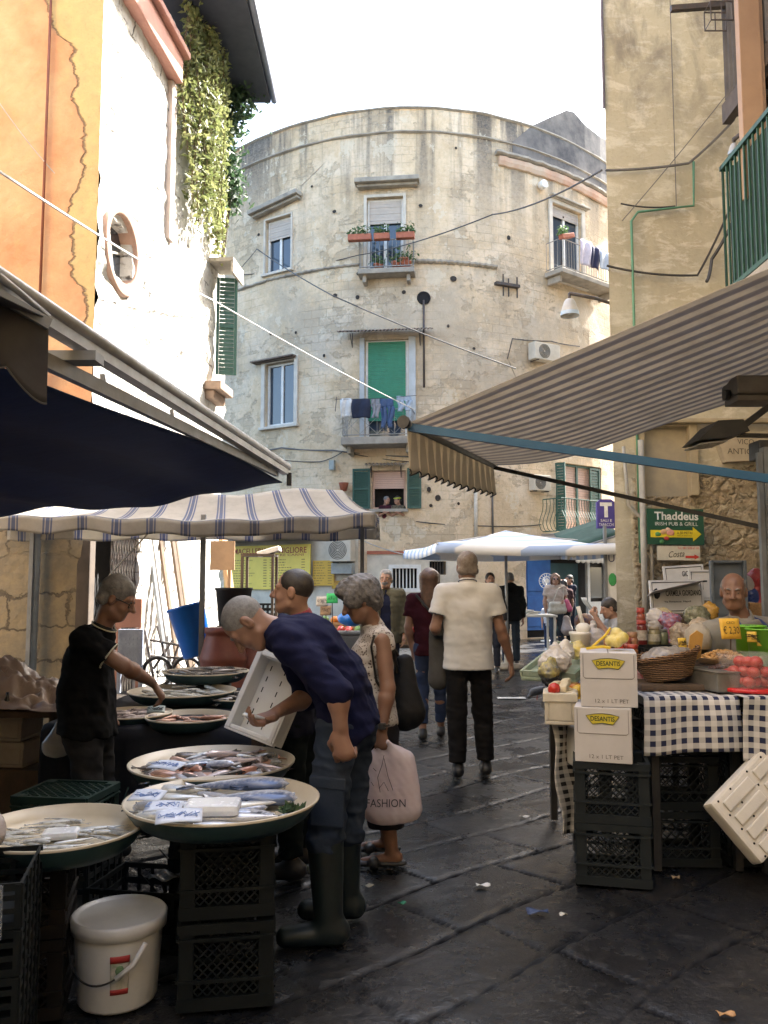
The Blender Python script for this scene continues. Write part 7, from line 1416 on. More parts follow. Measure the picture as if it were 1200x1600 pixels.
M_film = M('clear_plastic_film', (.55, .57, .60), (.45, .47, .5), 14, .12, .3, 40, alpha=.22); M_bagw = M('milky_plastic_bag', (.5, .49, .47), (.4, .39, .38), 9, .2, .4, 40, alpha=.55)
cloth('plastic_film', lambda u, v: V(x0 - .60 + .58 * u, 2.27 + .145 * u, .66 - .14 * v + .012 * math.sin(u * 22 + v * 9)) + V(0, -.02 - .01 * math.sin(u * 15), 0), 30, 8, M_film); tag(bpy.context.scene.objects['plastic_film'], 'crumpled clear film hanging over the topmost black crate', 'plastic film')
g = SDF(.012); q = P(-34, 1292, 2.5); g.seg(q - V(.06, 0, .02), q + V(.02, 0, -.01), .075, .06, .05); g.ell(q + V(-.03, 0, .03), .07, None, .04); tag(sdf_obj(g, 'plastic_bag', M('bag_of_dark_fish', (.36, .32, .31), (.58, .56, .56), 14, .2, .4, 40), None, lambda p: .010 * folds(p, 45.)), 'shiny plastic bag on the topmost black crate', 'bag')
milk_crate(G(105, 1232, .50) * V(1, 1, 0) + V(0, 0, .22), .38, .34, .28, R(-8), M_crateG, 'dark green crate with lattice top behind the left cream tray', solidtop=True, n=4); slat_crate(G(105, 1232, .50) * V(1, 1, 0), .42, .36, .21, R(-8), 'black crate under the dark green lattice crate')
c_ = G(222, 1390, .26) * V(1, 1, 0); slat_crate(c_ + V(0, .2, 0), .46, .34, .24, R(-10), 'low black crate behind the white bucket'); m = MB(); m.grid(lambda u, v: c_ + V(-.02 + .12 * u, .16 + .10 * v, .247 + .01 * math.sin(u * 8 + v * 5)), 8, 8, True, .004); solo(m, 'plastic_pack', M('silvery_pack', (.40, .40, .36), (.12, .12, .11), 30, .2, .4), 'small silvery plastic pack on the low black crate', 'package')
# ---- white bucket
def bucket():
    cx = P(185, 1500, 3.16); c = V(cx[0], 3.16, 0); t = thing('bucket', 'white lidded plastic bucket with wire handle and red label on the wet paving', 'bucket', c); F_ = ZF(c, R(-6)); m = MB()
    pl = M('off_white_bucket', (.61, .61, .61), (.52, .52, .51), 5, .42, .05); m.lathe([(.135, 0), (.14, .01), (.158, .265)], F_, 48, cap1=False); m.build('bin_body', pl, t)
    m = MB(); m.lathe([(.160, .250), (.170, .252), (.172, .292), (.165, .301), (.158, .300), (.152, .293), (.14, .292), (.001, .294)], F_, 48, cap0=False, cap1=False); m.build('lid', M('bucket_lid', (.60, .60, .60), (.50, .50, .50), 6, .38, .04), t)
    m = MB(); hp = []
    for a in np.linspace(R(205), R(318), 22): q = (a - R(205)) / R(113); hp.append(F_.p(.175 * math.cos(a), .175 * math.sin(a), .245 - .115 * math.sin(PI * q) ** .8 - .03 * q)); 
    m.tube(hp, .0035, 6); h_ = m.build('handle', M_black, t); m = MB(); m.tube([hp[-6] + V(0, -.004, 0), hp[-3] + V(.012, -.01, .006), hp[-1] + V(.02, -.01, .03)], .009, 8); m.build('grip', pl, h_)
    m = MB(); fn = lambda u, v: F_.p(math.cos(R(283 + 24 * u)) * (.1415 + .0175 * v * .9 + .004), math.sin(R(283 + 24 * u)) * (.1415 + .0175 * v * .9 + .004), .07 + .135 * v)
    m.grid(fn, 10, 10, True, .001); lb_ = m.build('label_sticker', M('pale_label', (.50, .46, .42), (.25, .28, .2), 26, .5), t); red = M('label_red', (.38, .03, .03))
    for v0, v1 in ((0, .14), (.82, 1)): m = MB(); m.grid(lambda u, v: fn(u, v0 + (v1 - v0) * v) + F_.r * .0015 * math.cos(R(295)) + F_.u * .0015 * math.sin(R(295)), 10, 2, True, .001); m.build('red_band', red, lb_)
    f = Fr(F_.p(math.cos(R(295)) * .158, math.sin(R(295)) * .158, .145), (math.cos(R(19)), math.sin(R(19)), 0), (0, 0, 1)); m = MB(); m.ball(f.p(0, .01), (.016, .02, .003), 8, f); m.build('printed_emblem', M('label_green', (.12, .2, .1)), lb_)
bucket()
# ---- the back tables
M_dcloth = M('black_blue_cloth', (.010, .012, .020), (.016, .018, .028), 5, .85, .3); 
def table_cloth(name, x0, x1, y0, y1, z, drop, mat, label, seed=0):
    def f(u, v):
        s_ = v * (drop + (y1 - y0)); x = x0 + (x1 - x0) * u
        if s_ < y1 - y0: return V(x, y1 - s_, z + .004 * math.sin(x * 9))
        q = s_ - (y1 - y0); return V(x, y0 - .012 - .02 * math.sin(x * 21 + seed) * min(1, q * 4), z - q)
    o = cloth(name, f, 70, 40, mat); tag(o, label, 'table cloth'); return o
def trestle(x0, x1, y0, y1, z, label, mat):
    t = thing('trestle_table', label, 'table', ((x0 + x1) / 2, (y0 + y1) / 2, 0)); m = MB(); m.box((x0, x1), (y0, y1), (z - .04, z)); m.build('tabletop', mat, t)
    for x in (x0 + .06, x1 - .06):
        for y in (y0 + .06, y1 - .06): m = MB(); m.bar(V(x, y, 0), V(x, y, z - .042), .04); m.build('leg', mat, t)
M_wood = M('dark_old_wood', (.10, .065, .04), (.06, .04, .026), 7, .8, .3); M_pale = M('pale_crate_wood', (.42, .27, .14), (.34, .21, .11), 9, .8, .3)
trestle(-2.0, -.80, 5.0, 6.7, .66, 'trestle table under the black cloth of the back fish trays', M_wood); table_cloth('table_cloth', -2.02, -.78, 4.97, 6.72, .667, .62, M_dcloth, 'black cloth over the back fish table')
trestle(-4.2, -2.05, 5.3, 6.3, .70, 'old wooden table behind the man in the black polo', M_wood)
TB = [(205, 1114, .70, .50, 'small', 'back tray of grey fish beside the man in the black polo'), (297, 1119, .70, .53, 'red', 'back tray of reddish fish in the front row'), (285, 1079, .76, .74, 'anchovy', 'wide back tray of shining fish under the reaching hand'), (372, 1088, .72, .5, 'dark', 'back tray half hidden by the foam box'), (322, 1049, .84, .64, 'dark', 'rearmost back tray with long dark fish')]
for px, py, z, dia, kd, lb_ in TB:
    c = G(px, py, z) * V(1, 1, 0) + V(0, 0, z - .07); tray(c, dia, lb_, dep=.075)
    if z > .74: m = MB(); m.lathe([(dia * .3, .67), (dia * .3, c[2] - .002)], ZF(c * V(1, 1, 0)), 20); solo(m, 'tray_stand', M_black, 'round black stand under the ' + lb_, 'stand')
    for k in range(26):
        a = rnd.uniform(0, 2 * PI); r_ = dia * .40 * math.sqrt(rnd.uniform(0, 1)); Lf = {'dark': .26, 'anchovy': .17, 'red': .14, 'small': .2}[kd]; r_ *= (1 - Lf * .5)
        put_fish(kd, Lf, Lf * .22, Lf * .16, c + V(r_ * math.cos(a), r_ * math.sin(a), .026 + .03 * rnd.random()), rnd.uniform(-1, 1) + rnd.choice([0, PI]), 'fish lying in the ' + lb_, 'fish in the ' + lb_, rnd.uniform(-.1, .1), .12)
card(G(243, 1114, .76), .10, .07, R(10), R(25), 'grey price card between the two front back trays', base=(.30, .36, .36), ink=(.05, .08, .12))
def sheet(u, v):
    x = -3.2 + 1.35 * u; y = 5.28 + .75 * v; q = np.array([[x, y, 0]], np.float32); e = min(1, 5 * u, 5 * (1 - u), 6 * v + .15, 6 * (1 - v)); h_ = .24 * math.exp(-((u - .38) / .3) ** 2 - ((v - .55) / .45) ** 2)
    return V(x, y - .05 * (1 - v) * float(waves(q, 9.)[0]), .706 + max(0, e * (h_ + .035 + .035 * float(waves(q, 11., 2)[0]) + .055 * float(folds(q, 16., 3)[0]) + .025 * float(folds(q, 34., 1)[0]))))
o = cloth('plastic_sheet', sheet, 90, 60, M('pinkish_plastic_sheet', (.34, .27, .25), (.45, .37, .34), 5, .35, .4, 25)); tag(o, 'crumpled pinkish plastic sheet heaped on the old wooden table', 'plastic sheet')
q = P(12, 1078, 5.36); m = MB(); m.lathe([(.022, 0), (.022, .06), (.009, .085), (.009, .11)], ZF(V(q[0], q[1], .702)), 12); solo(m, 'bottle', M('dark_glass', (.02, .012, .008), None, 5, .15), 'tiny dark bottle at the edge of the old wooden table', 'bottle')
def foam_box(c, w_, d_, h_, rz, label, mat=M_foam, group=None, fr=None, slots=False):
    f = fr or ZF(c, rz); m = MB(); a, b, th = w_ / 2, d_ / 2, .022; m.box((-a, a), (-b, b), (0, .02), f, .006)
    m.box((-a, -a + th), (-b, b), (.021, h_), f, .006); m.box((a - th, a), (-b, b), (.021, h_), f, .006); m.box((-a + th, a - th), (-b, -b + th), (.021, h_ - .002), f, .006); m.box((-a + th, a - th), (b - th, b), (.021, h_ - .002), f, .006)
    for s_ in (-1, 1): m.box((-a - .008, a + .008), (min(s_ * b, s_ * (b + .009)), max(s_ * b, s_ * (b + .009))), (h_ * .72, h_ - .004), f, .003); m.box((min(s_ * a, s_ * (a + .009)), max(s_ * a, s_ * (a + .009))), (-b, b), (h_ * .72, h_ - .006), f, .003)
    t = thing('foam_box', label, 'box', f.o, group); m.build('shell', mat, t)
    if slots:
        m = MB(); [m.box((x - .0025, x + .0025), (y - .013, y + .013), (.0205, .0225), f.at(0, 0, 0)) for x in np.linspace(-a + .05, a - .05, 3) for y in np.linspace(-b + .06, b - .06, 6)]; m.build('drain_slots', M_dark, t)
    return t
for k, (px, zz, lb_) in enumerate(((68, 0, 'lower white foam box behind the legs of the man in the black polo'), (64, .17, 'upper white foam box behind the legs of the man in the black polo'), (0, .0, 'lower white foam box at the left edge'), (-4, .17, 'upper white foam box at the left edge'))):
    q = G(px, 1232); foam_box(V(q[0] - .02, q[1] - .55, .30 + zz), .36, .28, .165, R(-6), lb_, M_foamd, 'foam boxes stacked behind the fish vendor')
q = G(34, 1232); m = MB(); m.box((-.5, .5), (-.17, .2), (0, .298), ZF(V(q[0] - .02, q[1] - .55, 0), R(-6)), .01); solo(m, 'wooden_pallet_box', M_wood, 'dark wooden box under the foam boxes at the left', 'box')
o_ = P(352, 1134, 4.06); r__ = unit(P(432, 1166, 3.93) - o_); u__ = P(395, 1020, 4.16) - o_; u__ = unit(u__ - r__ * (u__ @ r__)); ff = Fr(o_, r__, u__); ff.n = unit(np.cross(ff.r, ff.u))
foam_box(None, .27, .40, .12, 0, 'white foam box held up on edge by the man in the navy jacket', fr=Fr(ff.p(.135, .2, -.12), ff.r, ff.u, ff.n), slots=True)
q = JF['wrR'] + unit(JF['hdR']) * .10 + V(-.02, -.03, .02); put_fish('anchovy', .13, .035, .025, q - V(0, 0, .01), R(25), 'small silvery fish held in the hand of the bending man', None, .25)
q = P(92, 1150, 4.78); g = SDF(.01); g.seg(q + V(0, 0, .06), q + V(0, 0, -.03), .02, .075, .04); g.ell(q + V(0, 0, -.06), (.08, .06, .06), None, .04); tag(sdf_obj(g, 'plastic_bag', M_bagw, None, lambda p: .008 * waves(p, 24.)), 'milky plastic bag hanging beside the man in the black polo', 'bag'); m = MB(); m.tube([q + V(0, 0, .07), V(q[0] + .05, 4.95, .70)], .006, 4); solo(m, 'hanging_string', M_black, 'dark string holding the milky plastic bag', 'string')
# ---- barrels, drum, poles against the sunlit wall
def barrel(c, r_, h_, mat, label, rz=0., tiltf=None, name='barrel', prof=None):
    f = tiltf or ZF(c); m = MB(); m.lathe(prof or [(r_ * .9, 0), (r_, h_ * .06), (r_, h_ * .3), (r_ * 1.04, h_ * .32), (r_ * 1.04, h_ * .36), (r_, h_ * .38), (r_, h_ * .62), (r_ * 1.04, h_ * .64), (r_ * 1.04, h_ * .68), (r_ * .98, h_ * .72), (r_ * .80, h_ * .90), (r_ * .78, h_ * .93), (r_ * .84, h_ * .94), (r_ * .84, h_), (.01, h_)], f, 32); return solo(m, name, mat, label, 'barrel')
M_ter = M('brick_red_plastic', (.27, .085, .06), (.2, .065, .05), 6, .5, .08)
q = P(349, 1040, 7.35); barrel(V(q[0], 7.35, .32), .20, .80, M_ter, 'brick red plastic barrel with a dark bin on top'); q2 = P(392, 1030, 7.5); barrel(V(q2[0], 7.6, .30), .17, .72, M_ter, 'second brick red barrel half hidden behind the bending man')
m = MB(); m.box((q[0] - .35, q2[0] + .3), (7.1, 7.85), (0, .297), bev=.01); solo(m, 'pallet', M_wood, 'dark wooden pallet under the brick red barrels', 'pallet')
f = ZF(V(P(362, 985, 7.6)[0], 7.68, 1.12 + .003)); m = MB(); m.lathe([(.13, 0), (.165, .32), (.175, .325), (.175, .345), (.155, .345), (.14, .04)], f, 28); m.box((-.14, .14), (-.1, .1), (-.15, -.002), f, .01); solo(m, 'waste_bin', M('dark_bin', (.045, .045, .05), None, 6, .5), 'dark grey bin standing behind the brick red barrel', 'bin')
q = P(300, 985, 8.5); f = Fr(q + V(.07, 0, -.26), unit(V(1, 0, .28)), (0, 1, 0), unit(V(-.28, 0, 1))); m = MB(); m.lathe([(.13, 0), (.15, .02), (.185, .5), (.195, .505), (.195, .53), (.18, .53), (.14, .05)], f, 30); tag(m.build('drum', M('bright_blue_plastic', (.02, .19, .80), (.02, .16, .7), 4, .35, .06)), 'bright blue plastic tub leaning against the sunlit wall', 'tub')
for k, (px, w2, Y, c, lb_) in enumerate(((237, .05, 11.0, (.34, .36, .38), 'grey pole leaning on the sunlit wall beside the gate'), (254, .045, 11.2, (.20, .13, .08), 'brown pole second from the gate on the sunlit wall'), (273, .05, 11.4, (.16, .11, .07), 'dark brown pole above the blue tub'), (279, .03, 11.5, (.25, .18, .12), 'thin pole right of the dark brown pole'), (243, .03, 10.6, (.45, .44, .42), 'pale thin rod close to the gate'), (352, .08, 10.8, (.58, .40, .22), 'thick pale wooden beam leaning beside the menu boards'))):
    b = P(px + 14, 1050, Y - .35) * V(1, 1, 0) + V(.15, 0, .0); t_ = P(px - 6, 826, Y); m = MB(); m.bar(b, t_ + (t_ - b) * .15, w2); solo(m, 'leaning_pole', M('pole_%d' % k, c, None, 6, .7), lb_, 'pole', 'poles leaning against the sunlit wall')
def handcart():
    c = P(262, 1030, 9.6) * V(1, 1, 0); t = thing('hand_cart', 'dark folded metal hand cart standing by the sunlit wall', 'cart', c); m = MB(); p = lambda px, py, Y=9.6: P(px, py, Y)
    for a in ((226, 985, 240, 1060), (246, 978, 268, 1062), (268, 960, 300, 1060), (285, 990, 262, 1060), (235, 1000, 300, 1012), (232, 1025, 305, 1030), (300, 1000, 318, 1050), (270, 1000, 240, 1045)): m.tube([p(a[0], a[1]), p(a[2], a[3], 9.4)], .016, 5)
    m.build('frame', M_iron, t)
    for px in (246, 292): m = MB(); w_ = p(px, 1050, 9.35); m.tube([w_ + V(.16 * math.cos(a), .0, .16 * math.sin(a)) for a in np.linspace(0, 2 * PI, 25)[:-1]], .022, 6, False, True); [m.tube([w_, w_ + V(.15 * math.cos(a), 0, .15 * math.sin(a))], .006, 4) for a in np.linspace(0, 2 * PI, 9)[:-1]]; m.build('wheel', M_black, t)
handcart()
q = P(200, 1000, 9.2); m = MB(); m.box((-.14, .14), (-.02, .02), (0, .42), ZF(V(q[0], 9.3, .58)), .01); [m.box((x - .012, x + .012), (-.026, -.021), (.03 + z, .06 + z), ZF(V(q[0], 9.3, .58))) for x in np.linspace(-.11, .11, 6) for z in np.linspace(0, .32, 7)]; [m.box((x - .02, x + .02), (-.02, .02), (-.58, -.002), ZF(V(q[0], 9.3, .58))) for x in (-.12, .12)]; solo(m, 'perforated_panel', M('blue_grey_panel', (.30, .34, .42), (.2, .23, .3), 8, .5), 'perforated blue grey panel standing in front of the gate', 'panel')
q = P(205, 965, 9.7); m = MB(); m.box((q[0] - .16, q[0] + .14), (9.62, 9.66), (1.0, q[2] + .22), bev=.01); [m.box((q[0] + x - .02, q[0] + x + .02), (9.62, 9.66), (0, .998)) for x in (-.13, .11)]; solo(m, 'brown_board', M('red_brown_board', (.30, .12, .07), None, 4, .6), 'red brown wooden board in front of the gate', 'board')
q = P(353, 870, 10.6); m = MB(); m.box((q[0] - .19, q[0] + .12), (10.55, 10.57), (q[2] - .17, q[2] + .2)); m.bar(V(q[0] + .05, 10.6, 0), V(q[0] + .05, 10.6, q[2] + .1), .04); solo(m, 'notice_board', M('tan_board', (.46, .29, .16), None, 4, .7), 'tan board on a post left of the yellow menu board', 'board')
# ---- the rack, crates and vegetable stand in the middle distance
def rack():
    Y = 11.; a, b = P(377, 985, Y), P(425, 985, Y); zt = P(400, 869, Y)[2]; t = thing('metal_rack', 'tall brown metal rack with a sloping white top in the square', 'rack', (a + b) / 2 * V(1, 1, 0)); 
    for x in (a[0], b[0]):
        for y in (Y, Y + .4): m = MB(); m.bar(V(x, y, 0), V(x, y, zt), .035); m.build('leg', M('brown_iron', (.07, .05, .035), None, 8, .6), t)
    m = MB(); m.box((a[0] - .02, b[0] + .02), (Y - .02, Y + .42), (zt + .001, zt + .03)); m.build('shelf', M('brown_iron', (0, 0, 0)), t); m = MB(); f = Fr(V(b[0] - .08, Y + .2, zt + .05), unit(V(1, 0, .3)), (0, 1, 0)); f.n = np.cross(f.r, f.u); m.box((-.14, .16), (-.15, .15), (-.02, .05), f, .01); m.build('lid_box', M_white, t)
rack()
def wood_crate(c, w_, d_, h_, label, mat=M_pale, group='wooden fruit crates in the square'):
    f = ZF(c); m = MB(); a, b = w_ / 2, d_ / 2
    for s_ in (-1, 1):
        for z in (0, .35, .7): m.box((-a, a), (min(s_ * b, s_ * (b - .01)), max(s_ * b, s_ * (b - .01))), (h_ * z, h_ * (z + .25)), f); m.box((min(s_ * a, s_ * (a - .01)), max(s_ * a, s_ * (a - .01))), (-b + .011, b - .011), (h_ * z, h_ * (z + .25) - .001), f)
        for x in (-1, 1): m.box((min(x * (a - .012), x * (a - .04)), max(x * (a - .012), x * (a - .04))), (min(s_ * (b - .012), s_ * (b - .04)), max(s_ * (b - .012), s_ * (b - .04))), (0, h_), f)
    m.box((-a + .01, a - .01), (-b + .01, b - .01), (.005, .015), f); return solo(m, 'wooden_crate', mat, label, 'crate', group)
M_redc = M('orange_red_crate', (.50, .10, .04), (.4, .08, .03), 6, .5)
cx = P(405, 980, 11.2)
for k in range(4): wood_crate(V(cx[0] + .02 * (-1) ** k, 11.9, .14 + .205 * k), .5, .32, .2, ['lowest orange red crate behind the metal rack', 'second orange red crate behind the metal rack', 'pale wooden crate below the top one behind the metal rack', 'topmost pale wooden crate behind the metal rack'][k], M_redc if k < 2 else M_pale)
m = MB(); m.box((cx[0] - .4, cx[0] + .4), (11.7, 12.1), (0, .137)); solo(m, 'pallet', M_wood, 'wooden pallet under the crates behind the metal rack', 'pallet'); slat_crate(V(cx[0] - .05, 11.9, .965), .46, .32, .26, 0, 'black crate on top of the crates behind the metal rack', group='black crates in the square')
M_green = M('vegetable_green', (.06, .16, .03), (.14, .25, .06), 20, .6, .4); M_toma = M('tomato_red', (.50, .025, .015), (.42, .04, .02), 8, .25, .05); M_oran = M('orange_fruit', (.62, .22, .03), (.55, .18, .02), 30, .5, .2); M_lem = M('lemon_yellow', (.68, .48, .04), (.6, .4, .03), 30, .4, .2)
trestle(P(478, 1000, 11)[0], P(668, 1000, 11)[0], 11.0, 12.1, .70, 'long wooden stand carrying the vegetable crates in the square', M_wood)
vx = np.linspace(P(492, 1000, 11.3)[0], P(655, 1000, 11.3)[0], 5); vm = [(M_green, 'green vegetables'), (M_toma, 'tomatoes'), (M_green, 'salad heads'), (M_oran, 'oranges'), (M_toma, 'red peppers')]
for k in range(5):
    wood_crate(V(vx[k], 11.25, .703), .36, .34, .16, ['leftmost', 'second', 'middle', 'fourth', 'rightmost'][k] + ' wooden vegetable crate on the long stand'); wood_crate(V(vx[k], 11.75, .82), .36, .34, .16, ['leftmost', 'second', 'middle', 'fourth', 'rightmost'][k] + ' raised wooden crate at the back of the long stand')
    m = MB(); m.box((vx[k] - .17, vx[k] + .17), (11.6, 11.9), (.702, .818)); solo(m, 'plank_block', M_wood, 'wooden block under the ' + ['leftmost', 'second', 'middle', 'fourth', 'rightmost'][k] + ' raised crate', 'block')
    for y, z in ((11.25, .83), (11.75, .95)):
        for j in range(9): r_ = .05; s_ = MB(); s_.ball(V(vx[k] + (j % 3 - 1) * .105 + rnd.uniform(-.01, .01), y + (j // 3 - 1) * .1, z + r_ * .6 + rnd.uniform(0, .03)), r_ * rnd.uniform(.9, 1.15), 8, W0, .08); tag(s_.build('vegetable', vm[(k + (y > 11.5) * 2) % 5][0]), vm[(k + (y > 11.5) * 2) % 5][1] + ' heaped in the ' + ['leftmost', 'second', 'middle', 'fourth', 'rightmost'][k] + (' raised crate' if y > 11.5 else ' front crate') + ' of the long stand', 'vegetable', vm[k][1] + ' on the long stand %d' % int(y * 4))
for px, py, c, lb_ in ((519, 933, (.05, .55, .15), 'bright green price card above the vegetable stand'), (503, 938, (.55, .50, .44), 'white price card above the vegetable stand'), (509, 952, (.40, .26, .15), 'brown price card above the vegetable stand')):
    q = P(px, py, 11.0); t = card(q - V(0, 0, .08), .15, .13, 0, R(85), lb_, base=c, ink=(.02, .02, .02)); m = MB(); m.tube([q + V(0, .01, 0), V(q[0], 11.15, .86)], .008, 4); m.build('stick', M_wood, t)
g = SDF(.015); q = P(548, 967, 10.6); g.ell(q, (.17, .1, .09), None, .05); tag(sdf_obj(g, 'plastic_bag', M('blue_plastic_bag', (.02, .18, .62), None, 5, .3), None, lambda p: .014 * waves(p, 20.)), 'blue plastic bag on the grey bin behind the older woman', 'bag')
for px, k in ((527, 0), (556, 1)): q = P(px, 1000, 10.6); m = MB(); m.box((-.13, .13), (-.2, .2), (0, .86), ZF(V(q[0], 10.65, 0)), .02); m.box((-.14, .14), (-.21, .21), (.862, .9), ZF(V(q[0], 10.65, 0)), .015); solo(m, 'rubbish_bin', M('grey_bin', (.10, .105, .105), None, 5, .5), ['grey bin left of the one with the blue bag', 'grey bin carrying the blue plastic bag'][k], 'bin')
t = thing('trestle_table', 'white table with papers under the blue parasol in the far square', 'table', P(822, 985, 16.6) * V(1, 1, 0)); c = ORG[t.name]; m = MB(); m.box((-.75, .55), (-.4, .4), (.86, .9), ZF(c), .005); m.build('tabletop', M_white, t)
for x in (-.7, .5):
    for y in (-.35, .35): m = MB(); m.bar(c + V(x, y, 0), c + V(x, y, .858), .04); m.build('leg', M_white, t)
m = MB(); [m.box((x - .13, x + .13), (-.1, .14), (.902 + .03 * k, .93 + .03 * k), ZF(c, .1 * k)) for k, x in enumerate((.1, .15, .0))]; solo(m, 'paper_stack', M_white, 'stack of white papers on the white table in the far square', 'papers')
q = P(852, 908, 22.); t = thing('fan', 'white standing fan near the blue door in the far square', 'fan', V(q[0], 21.8, 0)); m = MB(); f = Fr(V(q[0], 21.8, q[2]), (1, 0, 0), (0, 0, 1)); [m.tube([f.p(r_ * math.cos(a), r_ * math.sin(a), z) for a in np.linspace(0, 2 * PI, 21)[:-1]], .012, 4, False, True) for r_, z in ((.2, 0), (.12, .04), (.05, .06))]; [m.tube([f.p(0, 0, .06), f.p(.2 * math.cos(a), .2 * math.sin(a), 0)], .006, 3) for a in np.linspace(0, 2 * PI, 17)[:-1]]; m.build('grille', M_white, t); m = MB(); m.tube([V(q[0], 21.85, 0), V(q[0], 21.85, q[2])], .02, 6); m.lathe([(.18, 0), (.18, .03), (.03, .05)], ZF(V(q[0], 21.85, 0)), 16); m.build('stand', M_white, t)
for k, (px, Y) in enumerate(((918, 16.5), (924, 17.0))): q = P(px, 980, Y); [wood_crate(V(q[0], Y, .2 * j + .002), .48, .34, .19, ['lower', 'middle', 'upper'][j] + ' crate in the ' + ['left', 'right'][k] + ' stack beside the seated young man', M('brown_crate_wood', (.16, .10, .06), None, 8, .8)) for j in range(3)]
q = P(912, 945, 16.4); g = SDF(.02); g.ell(V(q[0], 16.4, .75), (.2, .15, .16), None, .05); tag(sdf_obj(g, 'produce_heap', M('mixed_colour_heap', (.35, .16, .04), (.06, .05, .1), 9, .6), None, lambda p: .03 * waves(p, 16.)), 'heap of mixed goods on the crates beside the seated young man', 'goods')
# ---- the grocery stall on the right
def gingham(name, dark, light, sq):
    t = N(name); u = t.math('FRACT', t.math('MULTIPLY', att(t, 'su'), sq[0])); v = t.math('FRACT', t.math('MULTIPLY', att(t, 'sv'), sq[1])); a = t.math('GREATER_THAN', u, .5); b = t.math('GREATER_THAN', v, .5); mid = tuple((x * .45 + y * .55) * .8 for x, y in zip(dark, light))
    c = t.mix(t.math('MULTIPLY', t.math('ADD', a, b), .5), light, mid); c = t.mix(t.math('MULTIPLY', a, b), c, dark); t.out(c, .85, t.bump(t.noise(t.co(), 14, 4), .2, .01)); return t.m
X0 = P(1003, 1085, 4.42)[0]
trestle(X0 + .02, 1.93, 4.44, 5.5, .90, 'left grocery table under the blue gingham cloth', M_black); trestle(1.94, 3.1, 4.40, 4.98, .905, 'right grocery table in front of the grocer', M_black)
def gcloth(name, x0, x1, y0, y1, z, drop, lab, dark, corner=0.):
    w_, d_ = x1 - x0, y1 - y0; tot = d_ + drop; mt = gingham(name + '_gingham', dark, (.60, .58, .55), (w_ / .056, tot / .056))
    def f(u, v):
        s_ = v * tot; x = x0 + w_ * u
        if s_ < d_: return V(x, y1 - s_, z + .003 * math.sin(x * 17))
        q = s_ - d_; fl = min(1, q / .12); return V(x + .02 * (u - .5) * q / drop, y0 - .008 - (.018 * math.sin(x * 19) + .02 * u) * fl - .0, z - q + (.012 * math.sin(x * 8)) * fl)
    o = cloth('table_cloth', f, 60, 60, mt); return tag(o, lab, 'table cloth')
gcloth('left', X0, X0 + .50, 4.40, 5.5, .915, .29, 'blue and white gingham cloth left of the tomato tub', (.012, .017, .055)); gcloth('right', X0 + .49, X0 + 1.7, 4.32, 4.98, .921, .33, 'blue and white gingham cloth under the tomato tub', (.012, .017, .055))
cx = P(958, 1300, 4.25)[0] + .18 * math.sin(R(13))
for k in range(2): milk_crate(V(cx, 4.43, .302 * k), .365, .36, .30, R(-13), M('grey_black_plastic', (.011, .015, .017), (.016, .02, .022), 5, .6, spec=.25), ['lower milk crate under the white cartons', 'upper milk crate under the white cartons'][k])
for k in range(3):
    for j in range(2): milk_crate(V(X0 + .26 + .42 * j, 4.72, .292 * k), .36, .36, .285, R(-2), M_crate, ['lowest', 'middle', 'upper'][k] + ' milk crate in the ' + ['left', 'right'][j] + ' pile under the gingham cloth', n=5)
def carton(c, label, rz):
    f0 = ZF(c, rz); t = thing('carton', label, 'carton', c); m = MB(); m.box((-.14, .14), (-.15, .15), (0, .272), f0, .004); m.build('box', M('white_grey_cardboard', (.55, .53, .52), (.49, .47, .46), 4, .8, .08), t); f = Fr(f0.p(0, -.15, 0), f0.r, (0, 0, 1)); 
    m = MB(); ed = M('carton_edge', (.22, .2, .18)); m.tube([f.p(-.125, .262, .001), f.p(-.125, .15, .001), f.p(-.115, .142, .001), f.p(.115, .142, .001), f.p(.125, .15, .001), f.p(.125, .262, .001)], .0018, 4); m.build('flap_edge', ed, t)
    pts = [(-.082, .232), (-.062, .205), (-.05, .19), (0, .197), (.05, .19), (.062, .205), (.082, .232), (.04, .241), (0, .244), (-.04, .241)]; m = MB(); m.poly(pts, f, .0012, .0035); lg = m.build('brand_ribbon', M('carton_yellow', (.58, .47, .04), None, 6, .6), t); m = MB(); m.tube([f.p(*q, .0035) for q in pts], .0018, 4, False, True); m.build('ribbon_outline', M('carton_dark_green', (.03, .06, .02)), lg)
    letters('DESANTIS', f.at(0, .218, .0036), .118, M('carton_dark_green', (0, 0, 0)), t, .024, off=.0005, bold=.02); letters('12 x 1 LT PET', f.at(.015, .03, .001), .165, M('carton_grey_print', (.13, .115, .10)), t, .019, off=.0005)
    m = MB(); m.box((-.003, .003), (-.15, .15), (.2725, .2735), f0); m.build('tape', ed, t)
x1 = P(943, 1150, 4.25)[0] + .04; carton(V(x1, 4.39, .605), 'lower white oil carton standing on the milk crates', R(-17)); carton(V(x1 + .03, 4.40, .880), 'upper white oil carton on top of the lower one', R(-14))
def ball_thing(name, c, r_, mat, label, cat, group=None, sq=(1, 1, 1), jit=.05): m = MB(); m.ball(c, (r_ * sq[0], r_ * sq[1], r_ * sq[2]), 12, W0, jit); return solo(m, name, mat, label, cat, group)
